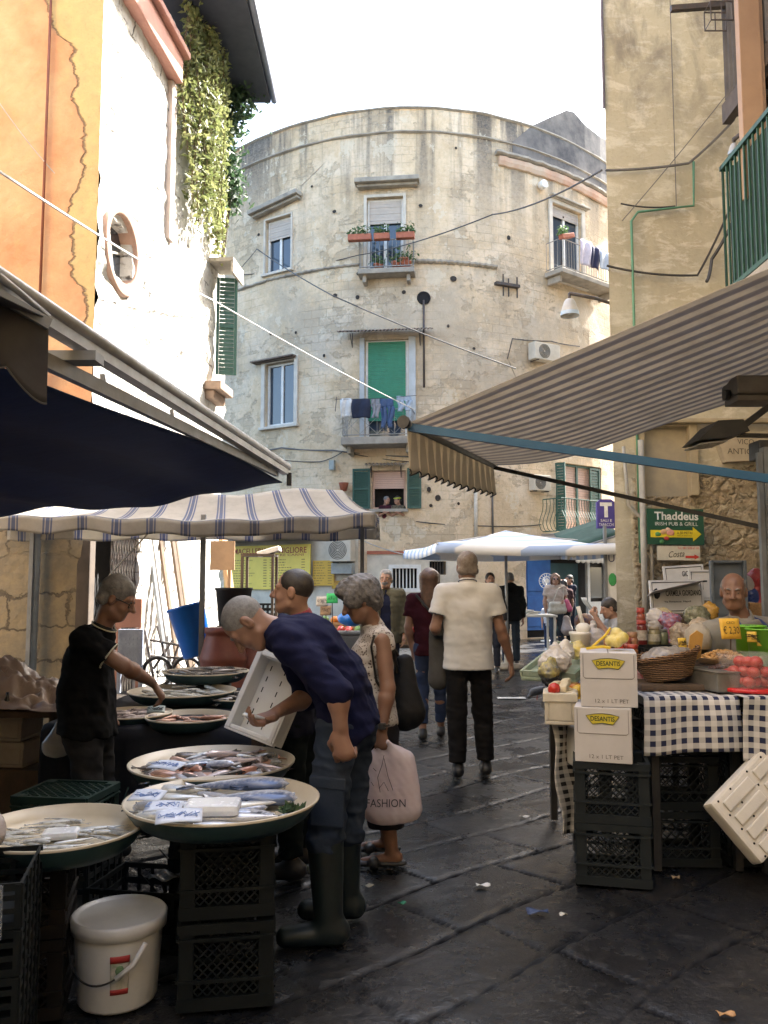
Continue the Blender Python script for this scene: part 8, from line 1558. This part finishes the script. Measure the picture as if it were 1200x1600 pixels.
g = SDF(.008); q = V(x1 + .05, 4.40, 1.2); [g.ell(q + V(*o), .032, None, .01) for o in ((0, 0, 0), (.04, .02, -.005), (.02, -.03, .0), (.03, 0, .04), (.055, -.02, .02))]; tag(sdf_obj(g, 'lemon_bag', M('yellow_net_bag', (.58, .44, .08), (.66, .58, .25), 22, .3, .4, 90), None, lambda p: .003 * waves(p, 60.)), 'yellow bag of lemons on the upper white carton', 'bag'); m = MB(); m.tube([q + V(-.10, 0, -.03), q + V(-.03, .0, .03), q + V(0, 0, .07)], .007, 5); m.tube([q + V(-.13, .0, -.038), q + V(-.06, -.04, -.025), q + V(-.02, -.06, -.03)], .008, 5); solo(m, 'yellow_strap', M_lem, 'yellow plastic strap beside the bag of lemons', 'strap')
# side table with the dark gingham strip, foam tub, packets
xs = 1.03; trestle(xs, X0 + .1, 4.75, 5.5, .74, 'low side table left of the white cartons', M_black)
mt = gingham('strip_gingham', (.014, .012, .012), (.55, .52, .47), (3.2, 14.)); x2 = P(862, 1150, 4.58)[0]; o = cloth('table_cloth', lambda u, v: V(x2 + .05 * v + (.17 + .03 * v) * u + .012 * math.sin(v * 9 + u * 4), 4.60 - .02 * math.sin(u * 6 + v * 3) + .10 * u, .75 - .60 * v - .02 * u), 20, 40, mt, None, .004); tag(o, 'narrow black and white gingham cloth hanging beside the milk crates', 'table cloth')
q = P(872, 1125, 4.55); q = q + V(.02, 0, 0); t = foam_box(V(q[0], 4.58, .752), .165, .2, .17, R(-12), 'small cream foam tub at the left corner of the grocery stall', M('cream_foam', (.62, .56, .44), None, 5, .7)); 
for k, (dx, dy, dz, s_) in enumerate(((-.03, 0, .18, .04), (.03, .03, .19, .045), (0, .06, .2, .04), (.055, -.03, .18, .035), (-.02, .04, .22, .035), (.04, .06, .23, .035), (.02, .0, .215, .035))): m = MB(); m.box((-s_, s_), (-s_ * .6, s_ * .6), (-s_ * .7, s_ * .7), Fr(V(q[0] + dx, 4.58 + dy, .752 + dz - .03), unit(V(1, .3 * k, .2 * k - .5)), (0, .2, 1)), .012); solo(m, 'packet', M('cream_packet', (.58, .50, .34), (.45, .36, .2), 14, .4), 'cream wrapped packet heaped in the small foam tub', 'packet', 'packets in the small foam tub')
ball_thing('tomato', V(q[0] - .045, 4.52, .752 + .185), .034, M_toma, 'single tomato on top of the small foam tub', 'tomato')
for k in range(9): g_ = P(898 + (k % 3) * 7, 1100 - 10 * (k // 3) + (k % 2) * 4, 4.75 + .05 * (k % 3)); m = MB(); m.lathe([(.02, 0), (.035, .02), (.035, .07), (.012, .09)], Fr(g_ - V(0, 0, .05), unit(V(1, .2, .3 * (k % 3) - .3)), (0, 1, 0)), 10); tag(m.build('yellow_packet', M('yellow_packet', (.60, .42, .05), (.5, .22, .03), 18, .3)), 'yellow packet crammed between the foam tub and the cartons', 'packet', 'yellow packets beside the cartons')
m = MB(); m.lathe([(.055, 0), (.06, .01), (.06, .15), (.05, .17), (.05, .19)], ZF(P(902, 1120, 4.8) * V(1, 1, 0) + V(0, 0, .742)), 18); solo(m, 'honey_jar', M('amber_jar', (.45, .17, .02), (.38, .12, .02), 9, .2), 'large amber jar left of the upper white carton', 'jar')
m = MB(); m.box((-.03, .03), (-.1, .1), (0, .2), ZF(P(899, 1190, 4.62) * V(1, 1, 0) + V(0, 0, P(899, 1195, 4.62)[2]), .1), .01); solo(m, 'foam_block', M_foam, 'white foam block wedged behind the gingham strip', 'foam block')
# sloping tray with bags
a_, b_ = P(884, 1056, 5.0), P(938, 1008, 5.5); r2 = unit(b_ - a_); f = Fr((a_ + b_) / 2, r2, unit(V(-r2[1], r2[0], 0))); f.n = unit(np.cross(f.r, f.u)); L = np.linalg.norm(b_ - a_); m = MB(); m.box((-L / 2, L / 2), (-.06, .3), (-.05, -.02), f, .01); [m.box((-L / 2, L / 2), (y - .008, y + .008), (-.018, .015), f) for y in (-.05, .29)]; [m.box((x - .008, x + .008), (-.04, .28), (-.018, .015), f) for x in (-L / 2 + .01, L / 2 - .01)]; m.bar(f.p(L / 2 - .05, .1, -.06), V(*f.p(L / 2 - .05, .1, 0)[:2], .74), .04); tb = solo(m, 'sloping_tray', M('green_white_tray', (.42, .46, .38), (.10, .2, .1), 3, .5), 'sloping tray of bagged goods at the left of the grocery stall', 'tray')
for px, py, Y, r_, c1, c2, lb_ in ((868, 1035, 5.0, .09, (.45, .40, .34), (.62, .60, .58), 'clear bag of pale goods leaning on the sloping tray'), (858, 1048, 4.9, .07, (.10, .11, .15), (.5, .42, .1), 'dark bag with yellow bits below the clear bag'), (882, 1022, 5.15, .07, (.55, .52, .48), (.66, .62, .55), 'white knotted bag on the sloping tray'), (925, 1000, 5.4, .09, (.42, .40, .40), (.55, .53, .53), 'grey white bag at the top of the sloping tray'), (862, 1062, 4.9, .06, (.02, .02, .022), (.04, .04, .04), 'black bag below the sloping tray'), (900, 1018, 5.25, .05, (.60, .48, .1), (.64, .58, .4), 'pale yellow packet on the sloping tray')):
    g = SDF(.009); q = P(px, py, Y); g.ell(q, (r_, r_ * .8, r_ * .7), None, .03); g.seg(q, q + V(.01, 0, r_ * 1.1), r_ * .5, .012, .05); tag(sdf_obj(g, 'goods_bag', M(lb_[:14].replace(' ', '_'), c1, c2, 18, .25, .5, 50), None, lambda p: .010 * waves(p, 22.) + .014 * folds(p, 40., 2) + .007 * folds(p, 80.)), lb_, 'bag')
q = P(907, 1012, 5.3); m = MB(); m.lathe([(.055, 0), (.065, .08), (.07, .085), (.07, .1), (.05, .1)], ZF(q), 18); solo(m, 'tub', M_white, 'white tub with a ladle behind the sloping tray', 'tub'); m = MB(); m.ball(q + V(.02, 0, .12), (.05, .05, .04), 10); m.tube([q + V(.02, 0, .14), q + V(-.01, 0, .26)], .013, 6); solo(m, 'ladle', M_white, 'white plastic ladle standing in the white tub', 'ladle')
# jars
def jar(c, r_, h_, cc, label, lid=(.35, .05, .03), lab=None):
    t = thing('jar', label, 'jar', c, 'jars on the grocery stall'); F_ = ZF(c); m = MB(); m.lathe([(r_ * .92, 0), (r_, .006), (r_, h_ * .74), (r_ * .8, h_ * .84)], F_, 18); m.build('glass', M('jar_%d_%d' % (cc[0] * 99, cc[1] * 99), cc, tuple(x * .6 for x in cc), 20, .12, .1), t); m = MB(); m.lathe([(r_ * .85, h_ * .84 + .001), (r_ * .88, h_ * .86), (r_ * .88, h_), (r_ * .7, h_ + .001)], F_, 18); m.build('lid', M('lid_%d' % (lid[0] * 99 + lid[2] * 9), lid, None, 8, .4), t)
    if lab: m = MB(); m.lathe([(r_ + .001, h_ * .2), (r_ + .001, h_ * .6)], F_, 18, cap0=False, cap1=False); m.build('label_band', M('jarlabel_%d' % (lab[0] * 99 + lab[1] * 30), lab, tuple(x * .5 for x in lab), 40, .5), t)
jx = lambda px, Y: P(px, 1000, Y)[0]
m = MB(); m.box((jx(942, 5.1), jx(1000, 5.1)), (4.95, 5.35), (.742, .985), bev=.01); solo(m, 'jar_riser', M('red_cloth_riser', (.30, .05, .05), (.5, .45, .42), 18, .7), 'reddish block under the jars of the grocery stall', 'block')
for px, Y, z, r_, h_, cc, lid, lab, lb_ in ((951, 5.02, .987, .033, .11, (.30, .15, .04), (.45, .36, .15), (.4, .26, .1), 'amber jar at the left front of the jar group'), (968, 5.02, .987, .036, .10, (.45, .04, .02), (.5, .05, .04), (.5, .08, .04), 'squat red jar in front of the jar group'), (967, 5.02, 1.09, .028, .08, (.48, .05, .03), (.5, .05, .04), None, 'small red jar stacked on the squat red jar'), (951, 5.06, 1.1, .032, .09, (.28, .14, .05), (.45, .36, .15), None, 'brown jar stacked on the amber jar'), (987, 5.04, .987, .04, .15, (.25, .10, .04), (.4, .06, .04), (.40, .16, .08), 'tall brown jar at the right of the jar group'), (988, 5.25, 1.0, .036, .2, (.32, .14, .07), (.30, .16, .08), (.38, .2, .1), 'tall jar with brown lid behind the jar group'), (979, 5.2, .987, .034, .18, (.28, .05, .03), (.4, .1, .06), (.5, .4, .2), 'dark red jar in the second row')): jar(V(jx(px, Y), Y, z), r_, h_, cc, lb_, lid, lab)
m = MB(); m.box((jx(998, 5.1), jx(1070, 5.1)), (5.0, 5.4), (.917, 1.0)); solo(m, 'crate_riser', M_wood, 'wooden block under the long black crate', 'block')
slat_crate(V(jx(1035, 5.1), 5.15, 1.003), .27, .3, .115, R(1), 'long black crate behind the wicker basket on the grocery stall', group='black crates on the grocery stall')
m = MB(); m.box((jx(1000, 5.5), jx(1130, 5.5)), (5.42, 5.9), (.74, 1.10)); solo(m, 'goods_riser', M_wood, 'wooden block at the back of the grocery stall', 'block')
for px, Y, r_, h_, cc, lid, lab, lb_ in ((1003, 5.5, .034, .16, (.14, .02, .02), (.35, .04, .03), (.45, .4, .34), 'dark jar with white label at the back of the stall'), (1002, 5.62, .03, .24, (.30, .08, .05), (.35, .04, .03), None, 'slim red jar at the back of the stall'), (1022, 5.5, .04, .12, (.20, .18, .10), (.3, .26, .2), (.42, .40, .32), 'olive jar at the back of the stall'), (1036, 5.52, .035, .10, (.16, .17, .10), (.12, .12, .1), None, 'green grey jar at the back of the stall')): jar(V(jx(px, Y), Y, 1.102), r_, h_, cc, lb_, lid, lab)
for px, py, Y, rx, c1, c2, lb_ in ((1062, 986, 5.4, .07, (.24, .18, .12), (.40, .35, .29), 'clear bag of beans behind the black crate'), (1098, 980, 5.4, .08, (.30, .225, .145), (.48, .42, .34), 'clear bag of pasta before the grocer'), (1050, 968, 5.7, .065, (.36, .05, .05), (.20, .24, .42), 'red and blue snack bags at the back of the stall'), (1090, 960, 5.8, .085, (.11, .12, .06), (.28, .28, .22), 'bag of dried herbs at the back of the stall'), (1034, 962, 5.9, .06, (.50, .40, .18), (.45, .42, .36), 'pale yellow bag at the back of the stall'), (1108, 952, 5.9, .05, (.50, .30, .06), (.45, .25, .05), 'orange packet at the back of the stall'), (1025, 962, 5.85, .06, (.60, .58, .55), (.5, .5, .56), 'white packet at the back of the stall')):
    g = SDF(.010); q = P(px, py, Y); g.ell(q, (rx, rx * .7, rx * .72), None, .03); g.seg(q - V(0, 0, rx * .6), V(q[0], q[1], 1.12 if Y > 5.42 else 1.0), rx * .8, rx * .7, .05); tag(sdf_obj(g, 'goods_bag', M(lb_[:16].replace(' ', '_'), c1, c2, 30, .25, .9, 40), None, lambda p: .010 * waves(p, 20.) + .014 * folds(p, 38., 2) + .007 * folds(p, 76.)), lb_, 'bag')
# wicker basket
def basket():
    c = P(1050, 1056, 4.66); c = V(c[0], 4.70, .955); t = thing('wicker_basket', 'brown wicker basket tilted on the gingham cloth with plastic inside', 'basket', c); r = unit(V(1, 0, .20)); f = Fr(c + V(0, 0, .02), r, (0, 1, 0)); f.n = unit(np.cross(f.r, f.u)); w = N('brown_wicker'); src = w.co(); x, y, z = w.sep(src); wv = w.math('SINE', w.math('MULTIPLY_ADD', z, 520., w.math('MULTIPLY', w.noise(src, 30, 3), 9.))); col = w.mix(w.ramp(wv, .2, .9), (.10, .05, .022), (.34, .19, .085)); w.out(col, .6, w.bump(wv, .8, .006)); m = MB(); nr = 12
    prof = [(.12 + .065 * k / nr + .004 * math.sin(k * PI), .0 + .135 * k / nr) for k in range(nr + 1)]; m.lathe(prof, f, 56, 1.05, .8, True, True, False); m.lathe([(q - .012, z) for q, z in reversed(prof)], f, 40, 1.05, .8, True, False, False); m.build('weave', w.m, t); m = MB()
    for k in range(2): m.tube([f.p(.184 * 1.05 * math.cos(a), .184 * .8 * math.sin(a), .135 + .008 * math.sin(a * 18 + k * PI)) for a in np.linspace(0, 2 * PI, 97)[:-1]], .009, 6, False, True)
    m.build('rim', w.m, t); g = SDF(.01); g.ell(f.p(-.03, 0, .11), (.12, .1, .06), None, .04); g.ell(f.p(.06, 0, .12), (.09, .08, .05), None, .04); tag(sdf_obj(g, 'plastic_bag', M('grey_clear_plastic', (.17, .15, .13), (.30, .275, .245), 16, .2, .5, 40), None, lambda p: .012 * waves(p, 22.) + .014 * folds(p, 40.)), 'greyish plastic bag inside the wicker basket', 'bag')
    m = MB(); m.box((-.2, .2), (-.15, .15), (0, .036), ZF(V(c[0], 4.72, .918)), .01); solo(m, 'dark_board', M_wood, 'dark board under the wicker basket', 'board')
basket()
# price cards and scoops
q = P(1143, 990, 4.62); card(q - V(0, 0, .03), .115, .115, R(6), R(78), 'orange price card reading 2,30 euro in front of the grocer', base=(.72, .42, .04), ink=(.03, .02, .01), txt=[('CECI', .78, .4, .12), ('\u20ac 2,30', .4, .8, .42)]); m = MB(); m.tube([q + V(0, .01, .0), q + V(0, .02, -.09)], .004, 4); solo(m, 'card_stick', M_wood, 'stick holding the orange price card', 'stick')
q = P(1084, 1012, 4.72); m = MB(); f = Fr(q, unit(V(1, 0, .1)), (0, 0, 1)); m.poly([(-.045, -.08), (.035, -.06), (.055, .07), (.02, .095), (-.02, .07)], f, -.006, .006); solo(m, 'wooden_scoop', M('orange_wood', (.48, .26, .06), None, 8, .5), 'flat orange wooden scoop standing in the wicker basket', 'scoop')
for px, py, lb_ in ((1067, 1008, 'small yellow card left of the wooden scoop'), (1175, 998, 'narrow yellow card in the red tub of goods'), (1190, 1004, 'tilted narrow yellow card at the right edge of the stall')): q = P(px, py, 4.68); card(q - V(0, 0, .02), .05, .06, R(10 if px < 1100 else -20), R(80), lb_, base=(.68, .44, .05), ink=(.03, .02, .01))
q = P(1090, 990, 5.05); m = MB(); m.lathe([(.075, 0), (.08, .05), (.07, .11), (.03, .15)], ZF(q - V(0, 0, .09)), 16); solo(m, 'white_sack', M('off_white_sack', (.44, .39, .31), (.3, .26, .2), 14, .8, .8, 40), 'off white cloth sack behind the wooden scoop', 'sack')
# peanut and date trays
x3 = jx(1135, 4.85); m = MB(); m.box((x3 - .14, x3 + .3), (4.72, 5.0), (.925, 1.04)); solo(m, 'goods_riser', M_wood, 'wooden block under the tray of peanuts', 'block')
m = MB(); m.lathe([(.13, 0), (.15, .03), (.155, .035), (.145, .035), (.125, .01)], ZF(V(x3 - .02, 4.86, 1.043)), 28); solo(m, 'nut_tray', M_pale, 'round tray of peanuts in front of the grocer', 'tray'); rr = np.random.default_rng(4); m = MB()
def heap(c, rx, ry, hz, n, r_, mat, label, name, cat):
    m = MB()
    for k in range(n):
        a = rr.uniform(0, 6.28); d = math.sqrt(rr.uniform(0, 1)); m.ball(c + V(rx * d * math.cos(a), ry * d * math.sin(a), hz * (1 - d * d) + rr.uniform(0, r_)), (r_ * rr.uniform(.8, 1.3), r_ * .7, r_ * .7), 6, ZF((0, 0, 0), rr.uniform(0, 3)))
    tag(m.build(name, mat), label, cat, kind='stuff')
heap(V(x3 - .02, 4.86, 1.055), .13, .13, .05, 260, .013, M('peanut_tan', (.50, .28, .09), (.42, .22, .07), 30, .6), 'heap of peanuts on the round tray before the grocer', 'peanuts', 'nuts')
x4 = jx(1130, 4.72); m = MB(); m.box((-.13, .17), (-.1, .1), (0, .03), ZF(V(x4, 4.66, .99)), .01); m.box((-.12, .16), (-.1, .1), (-.065, -.002), ZF(V(x4, 4.66, .99))); solo(m, 'date_tray', M_white, 'white tray of dark dried fruit beside the wooden scoop', 'tray'); heap(V(x4 + .02, 4.66, 1.02), .13, .08, .025, 130, .013, M('dark_dried_fruit', (.06, .025, .015), (.10, .045, .03), 20, .35), 'heap of dark dried fruit on the white tray', 'dried_fruit', 'fruit'); m = MB(); m.ball(V(x4 - .03, 4.58, 1.03), (.035, .02, .012), 8); solo(m, 'red_pepper', M_toma, 'dried red pepper lying on the white tray of dried fruit', 'pepper')
f = ZF(V(jx(1112, 4.6), 4.62, .925), R(12)); m = MB(); m.box((-.07, .07), (-.16, .16), (0, .10), f, .012); m.box((-.075, .075), (-.165, .165), (.1005, .108), f, .004); solo(m, 'metal_tin', M('dull_tin', (.26, .25, .22), (.16, .15, .13), 8, .35, .1, metal=.5), 'dull metal tin between the basket and the tomato tub', 'tin')
# tomato tub: clear upturned tub with a red base
c = V(P(1172, 1070, 4.52)[0], 4.52, .927); t = thing('tomato_tub', 'clear plastic tub of red tomatoes on a red base', 'tub', c); m = MB(); m.lathe([(.145, 0), (.16, .004), (.16, .022), (.14, .024)], ZF(c), 40); m.build('base', M('bright_red_plastic', (.55, .02, .02), None, 5, .3, .03), t); mt = N('clear_tub_plastic'); mt.out((.6, .56, .54), .12); mt.b.inputs['Alpha'].default_value = .13; m = MB(); m.lathe([(.138, .025), (.158, .17), (.168, .175), (.168, .20), (.163, .20), (.155, .172), (.136, .027)], ZF(c), 40, cap0=False, cap1=False); m.build('tub_wall', mt.m, t)
for k in range(24):
    a = k * 2.399; d = .095 * math.sqrt((k % 10 + .5) / 10); tag((lambda s_: (s_.ball(c + V(d * math.cos(a), d * math.sin(a), .055 + .05 * (k // 10)), (.036, .036, .031), 12), s_.build('tomato', M_toma))[1])(MB()), 'red tomato inside the clear tub', 'tomato', 'tomatoes in the clear tub')
for px, py, Y, r_, lb_ in ((1172, 985, 4.9, .085, 'green plastic tub beside the blue apron'), (1196, 990, 4.75, .10, 'bright green plastic tub at the right edge of the stall')):
    q = P(px, py, Y); cc = V(q[0], Y, .925); m = MB(); hh = q[2] + .03 - .925; m.lathe([(r_ * .8, 0), (r_, hh - .01), (r_ * 1.08, hh - .008), (r_ * 1.08, hh), (r_ * .95, hh), (r_ * .85, hh - .05), (.01, hh - .05)], ZF(cc), 28); solo(m, 'green_tub', M('lime_green_plastic', (.16, .45, .03), (.13, .38, .03), 5, .35, .04), lb_, 'tub'); heap(cc + V(0, 0, hh - .045), r_ * .8, r_ * .8, .03, 60, .013, M('olive_dark', (.05, .05, .03), (.12, .11, .08), 20, .3), 'olives filling the ' + lb_, 'olives', 'olives')
# behind the grocer
f = ZF(P(1138, 950, 6.3) * V(1, 1, 0) + V(0, 0, 1.15), R(-8)); m = MB(); m.box((-.12, .12), (0, .02), (0, .53), f, .02); [m.box((a - .012, a + .012), (-.05, 0), (0, .53), f, .006) for a in (-.12, .12)]; m.box((-.1, .1), (-.05, 0), (.51, .53), f, .006); [m.box((-.1, .1), (-.012, -.001), (z, z + .012), f) for z in (.12, .25, .38)]; solo(m, 'upright_crate', M('blue_grey_crate', (.10, .13, .17), (.14, .17, .21), 5, .45), 'blue grey plastic crate standing upright behind the grocer', 'crate'); m = MB(); q = f.o; m.box((q[0] - .25, q[0] + 1.3), (6.15, 6.6), (0, 1.147)); solo(m, 'back_shelf', M_wood, 'wooden back shelf behind the grocer', 'shelf')
c = V(P(1190, 930, 6.3)[0], 6.35, 1.152); m = MB(); m.lathe([(.13, 0), (.15, .2), (.155, .21), (.14, .21), (.12, .03)], ZF(c), 26); solo(m, 'basket', M('tan_wicker', (.36, .22, .11), (.22, .13, .06), 60, .7, .6, 90), 'tall tan wicker basket on the back shelf at the right edge', 'basket')
for k, (dx, dz, cc, lb_) in enumerate(((-.06, .27, (.03, .06, .22), 'blue bag on the tan wicker basket'), (.05, .30, (.04, .08, .16), 'dark blue packet on the tan wicker basket'), (-.09, .36, (.45, .42, .42), 'clear bag hanging above the tan wicker basket'), (-.02, .40, (.32, .05, .06), 'dark red packet above the tan wicker basket'))): g = SDF(.012); g.ell(c + V(dx, 0, dz), (.07, .05, .065), None, .03); g.seg(c + V(dx, 0, dz), c + V(dx * .5, 0, .17), .03, .05, .04); tag(sdf_obj(g, 'goods_bag', M('shelfbag_%d' % k, cc, None, 14, .3, .4), None, lambda p: .01 * waves(p, 22.) + .013 * folds(p, 40.)), lb_, 'bag')
# shop boards leaning on the corner house
def board(c, w_, h_, tilt, label, lines):
    f = Fr(c, unit(V(1, 0, tilt)), unit(V(-tilt, .08, 1))); t = thing('name_board', label, 'sign', c); m = MB(); m.box((-w_ / 2, w_ / 2), (0, h_), (-.03, 0), f); m.build('board', M('white_board', (.66, .64, .60), (.56, .54, .5), 6, .5), t); ink = M('board_black', (.03, .03, .03)); m = MB(); e = .025; m.tube([f.p(x, y, .001) for x, y in ((-w_ / 2 + e, e), (w_ / 2 - e, e), (w_ / 2 - e, h_ - e), (-w_ / 2 + e, h_ - e))], .006, 4, False, True); m.build('border', ink, t)
    for s_, x, y, q, z in lines: letters(s_, f.at(x * w_, y * h_, .002), q * w_, ink, t, z * h_, bold=.02)
    return f, t, ink
q = P(1060, 958, 9.0); f, t, ink = board(q, .58, .36, .02, 'white name board with black border leaning on the corner house', [('CARMELA GIORDANO', .12, .60, .66, .17), ('Via Pignasecca  Napoli', .0, .34, .5, .07)]); m = MB(); m.ball(f.p(-.22, .22, .002), (.035, .055, .004), 9, f, .3); m.build('emblem', ink, t)
q = P(1072, 925, 9.25); board(q, .45, .30, .06, 'second white name board behind the first one', [('GIORDANO', .2, .68, .5, .2), ('C. BALDUCCI', .2, .38, .5, .12)])
q = P(1100, 938, 9.2); board(q, .3, .34, .0, 'third white name board right of the others', [('IT', -.1, .5, .5, .3)])
m = MB(); q = P(1058, 918, 8.95); f = Fr(q, unit(V(1, 0, .22)), unit(V(0, -1, .25))); m.box((-.3, .26), (-.12, .1), (-.003, .003), f); solo(m, 'cardboard_flap', M('pale_cardboard', (.55, .50, .46), None, 5, .8), 'pale cardboard sheet lying across the white name boards', 'cardboard')
m = MB(); m.box((P(1015, 940, 9.0)[0], P(1112, 940, 9.0)[0]), (8.85, 9.32), (0, P(1060, 960, 9.0)[2] - .003)); solo(m, 'crate_stack', M_wood, 'dark wooden box under the white name boards', 'box')
# ---- foam lid tray leaning at the right
o_ = P(1110, 1255, 4.16); r1_ = P(1180, 1337, 4.10) - o_; u1_ = P(1203, 1180, 4.32) - o_; r1_ = unit(r1_); u1_ = unit(u1_ - r1_ * (u1_ @ r1_)); f = Fr(o_, r1_, u1_); t = thing('foam_tray', 'cream foam fish tray leaning on its corner under the grocery table', 'tray', P(1180, 1337, 4.1)); m = MB(); m.box((0, .35), (0, .55), (-.09, 0), f, .018); m.build('shell', M('cream_foam_tray', (.62, .585, .52), (.54, .51, .45), 5, .7, .2, 90), t)
m = MB(); [m.box((x, x + .055), (y0, y1), (.0005, .014), f, .012) for x in (.035, .115, .195, .275) for y0, y1 in ((.05, .26), (.30, .51))]; m.build('ribs', M('cream_foam_tray', (0, 0, 0)), t); m = MB(); [m.ball(f.p(x, y, .001), .006, 6) for x in (.02, .1, .18, .262, .335) for y in (.04, .14, .28, .40, .52)]; m.build('drain_holes', M_dark, t)
# ---- pigeon, painted line, litter
def pigeon():
    q = G(840, 1094); c = V(q[0], q[1], 0); t = thing('pigeon', 'dark pigeon pecking on the paving beside the grocery stall', 'pigeon', c); d = unit(V(-1, -.25, 0)); g = SDF(.007); b = lambda x, z: c + d * x + V(0, 0, z)
    g.seg(b(-.06, .13), b(.05, .11), .055, .052, .03); g.seg(b(.06, .11), b(.11, .06), .036, .024, .03); g.ell(b(.12, .045), .024, None, .015); g.seg(b(.135, .04), b(.16, .026), .007, .003, .006); g.seg(b(-.08, .14), b(-.19, .155), .035, .018, .03, V(0, 0, 1), .5); sdf_obj(g, 'body', M('pigeon_grey', (.03, .032, .038), (.06, .062, .07), 20, .6, .3), t); m = MB(); [m.tube([b(.0, .07) + V(0, s_ * .02, 0), b(.01, .0) + V(0, s_ * .02, 0)], .005, 5) for s_ in (-1, 1)]; m.build('leg', M('pigeon_leg', (.3, .1, .08)), t)
pigeon()
m = MB(); a, b = G(770, 1084), G(822, 1092); m.box((a[0], b[0]), (b[1] - .02, b[1] + .12), (.004, .008)); struct(m, 'road_marking', M('worn_white_paint', (.5, .49, .46), (.2, .2, .19), 12, .7))
for k, (px, py, s_, c, lb_) in enumerate(((755, 1384, .035, (.6, .6, .58), 'white paper scrap on the paving in the open middle'), (820, 1277, .03, (.55, .55, .55), 'white scrap on the paving left of the gingham strip'), (578, 1385, .025, (.4, .36, .26), 'pale scrap beside the rubber boots'), (880, 1430, .018, (.5, .48, .42), 'small pale scrap in front of the milk crates'), (840, 1425, .05, (.03, .05, .12), 'dark blue wrapper in a paving joint'), (1056, 1372, .02, (.5, .35, .2), 'brown scrap right of the milk crates'), (1135, 1586, .03, (.45, .25, .1), 'orange scrap at the lower right edge'), (628, 1412, .02, (.02, .18, .1), 'green scrap on the wet paving'))):
    q = G(px, py); m = MB(); m.grid(lambda u, v: q + V((u - .5) * 2 * s_, (v - .5) * 1.2 * s_ * (1 - .5 * u), .006 + .006 * math.sin(u * 6 + v * 3 + k)), 6, 4, True, .002); solo(m, 'litter', M('litter_%d' % k, c), lb_, 'litter')
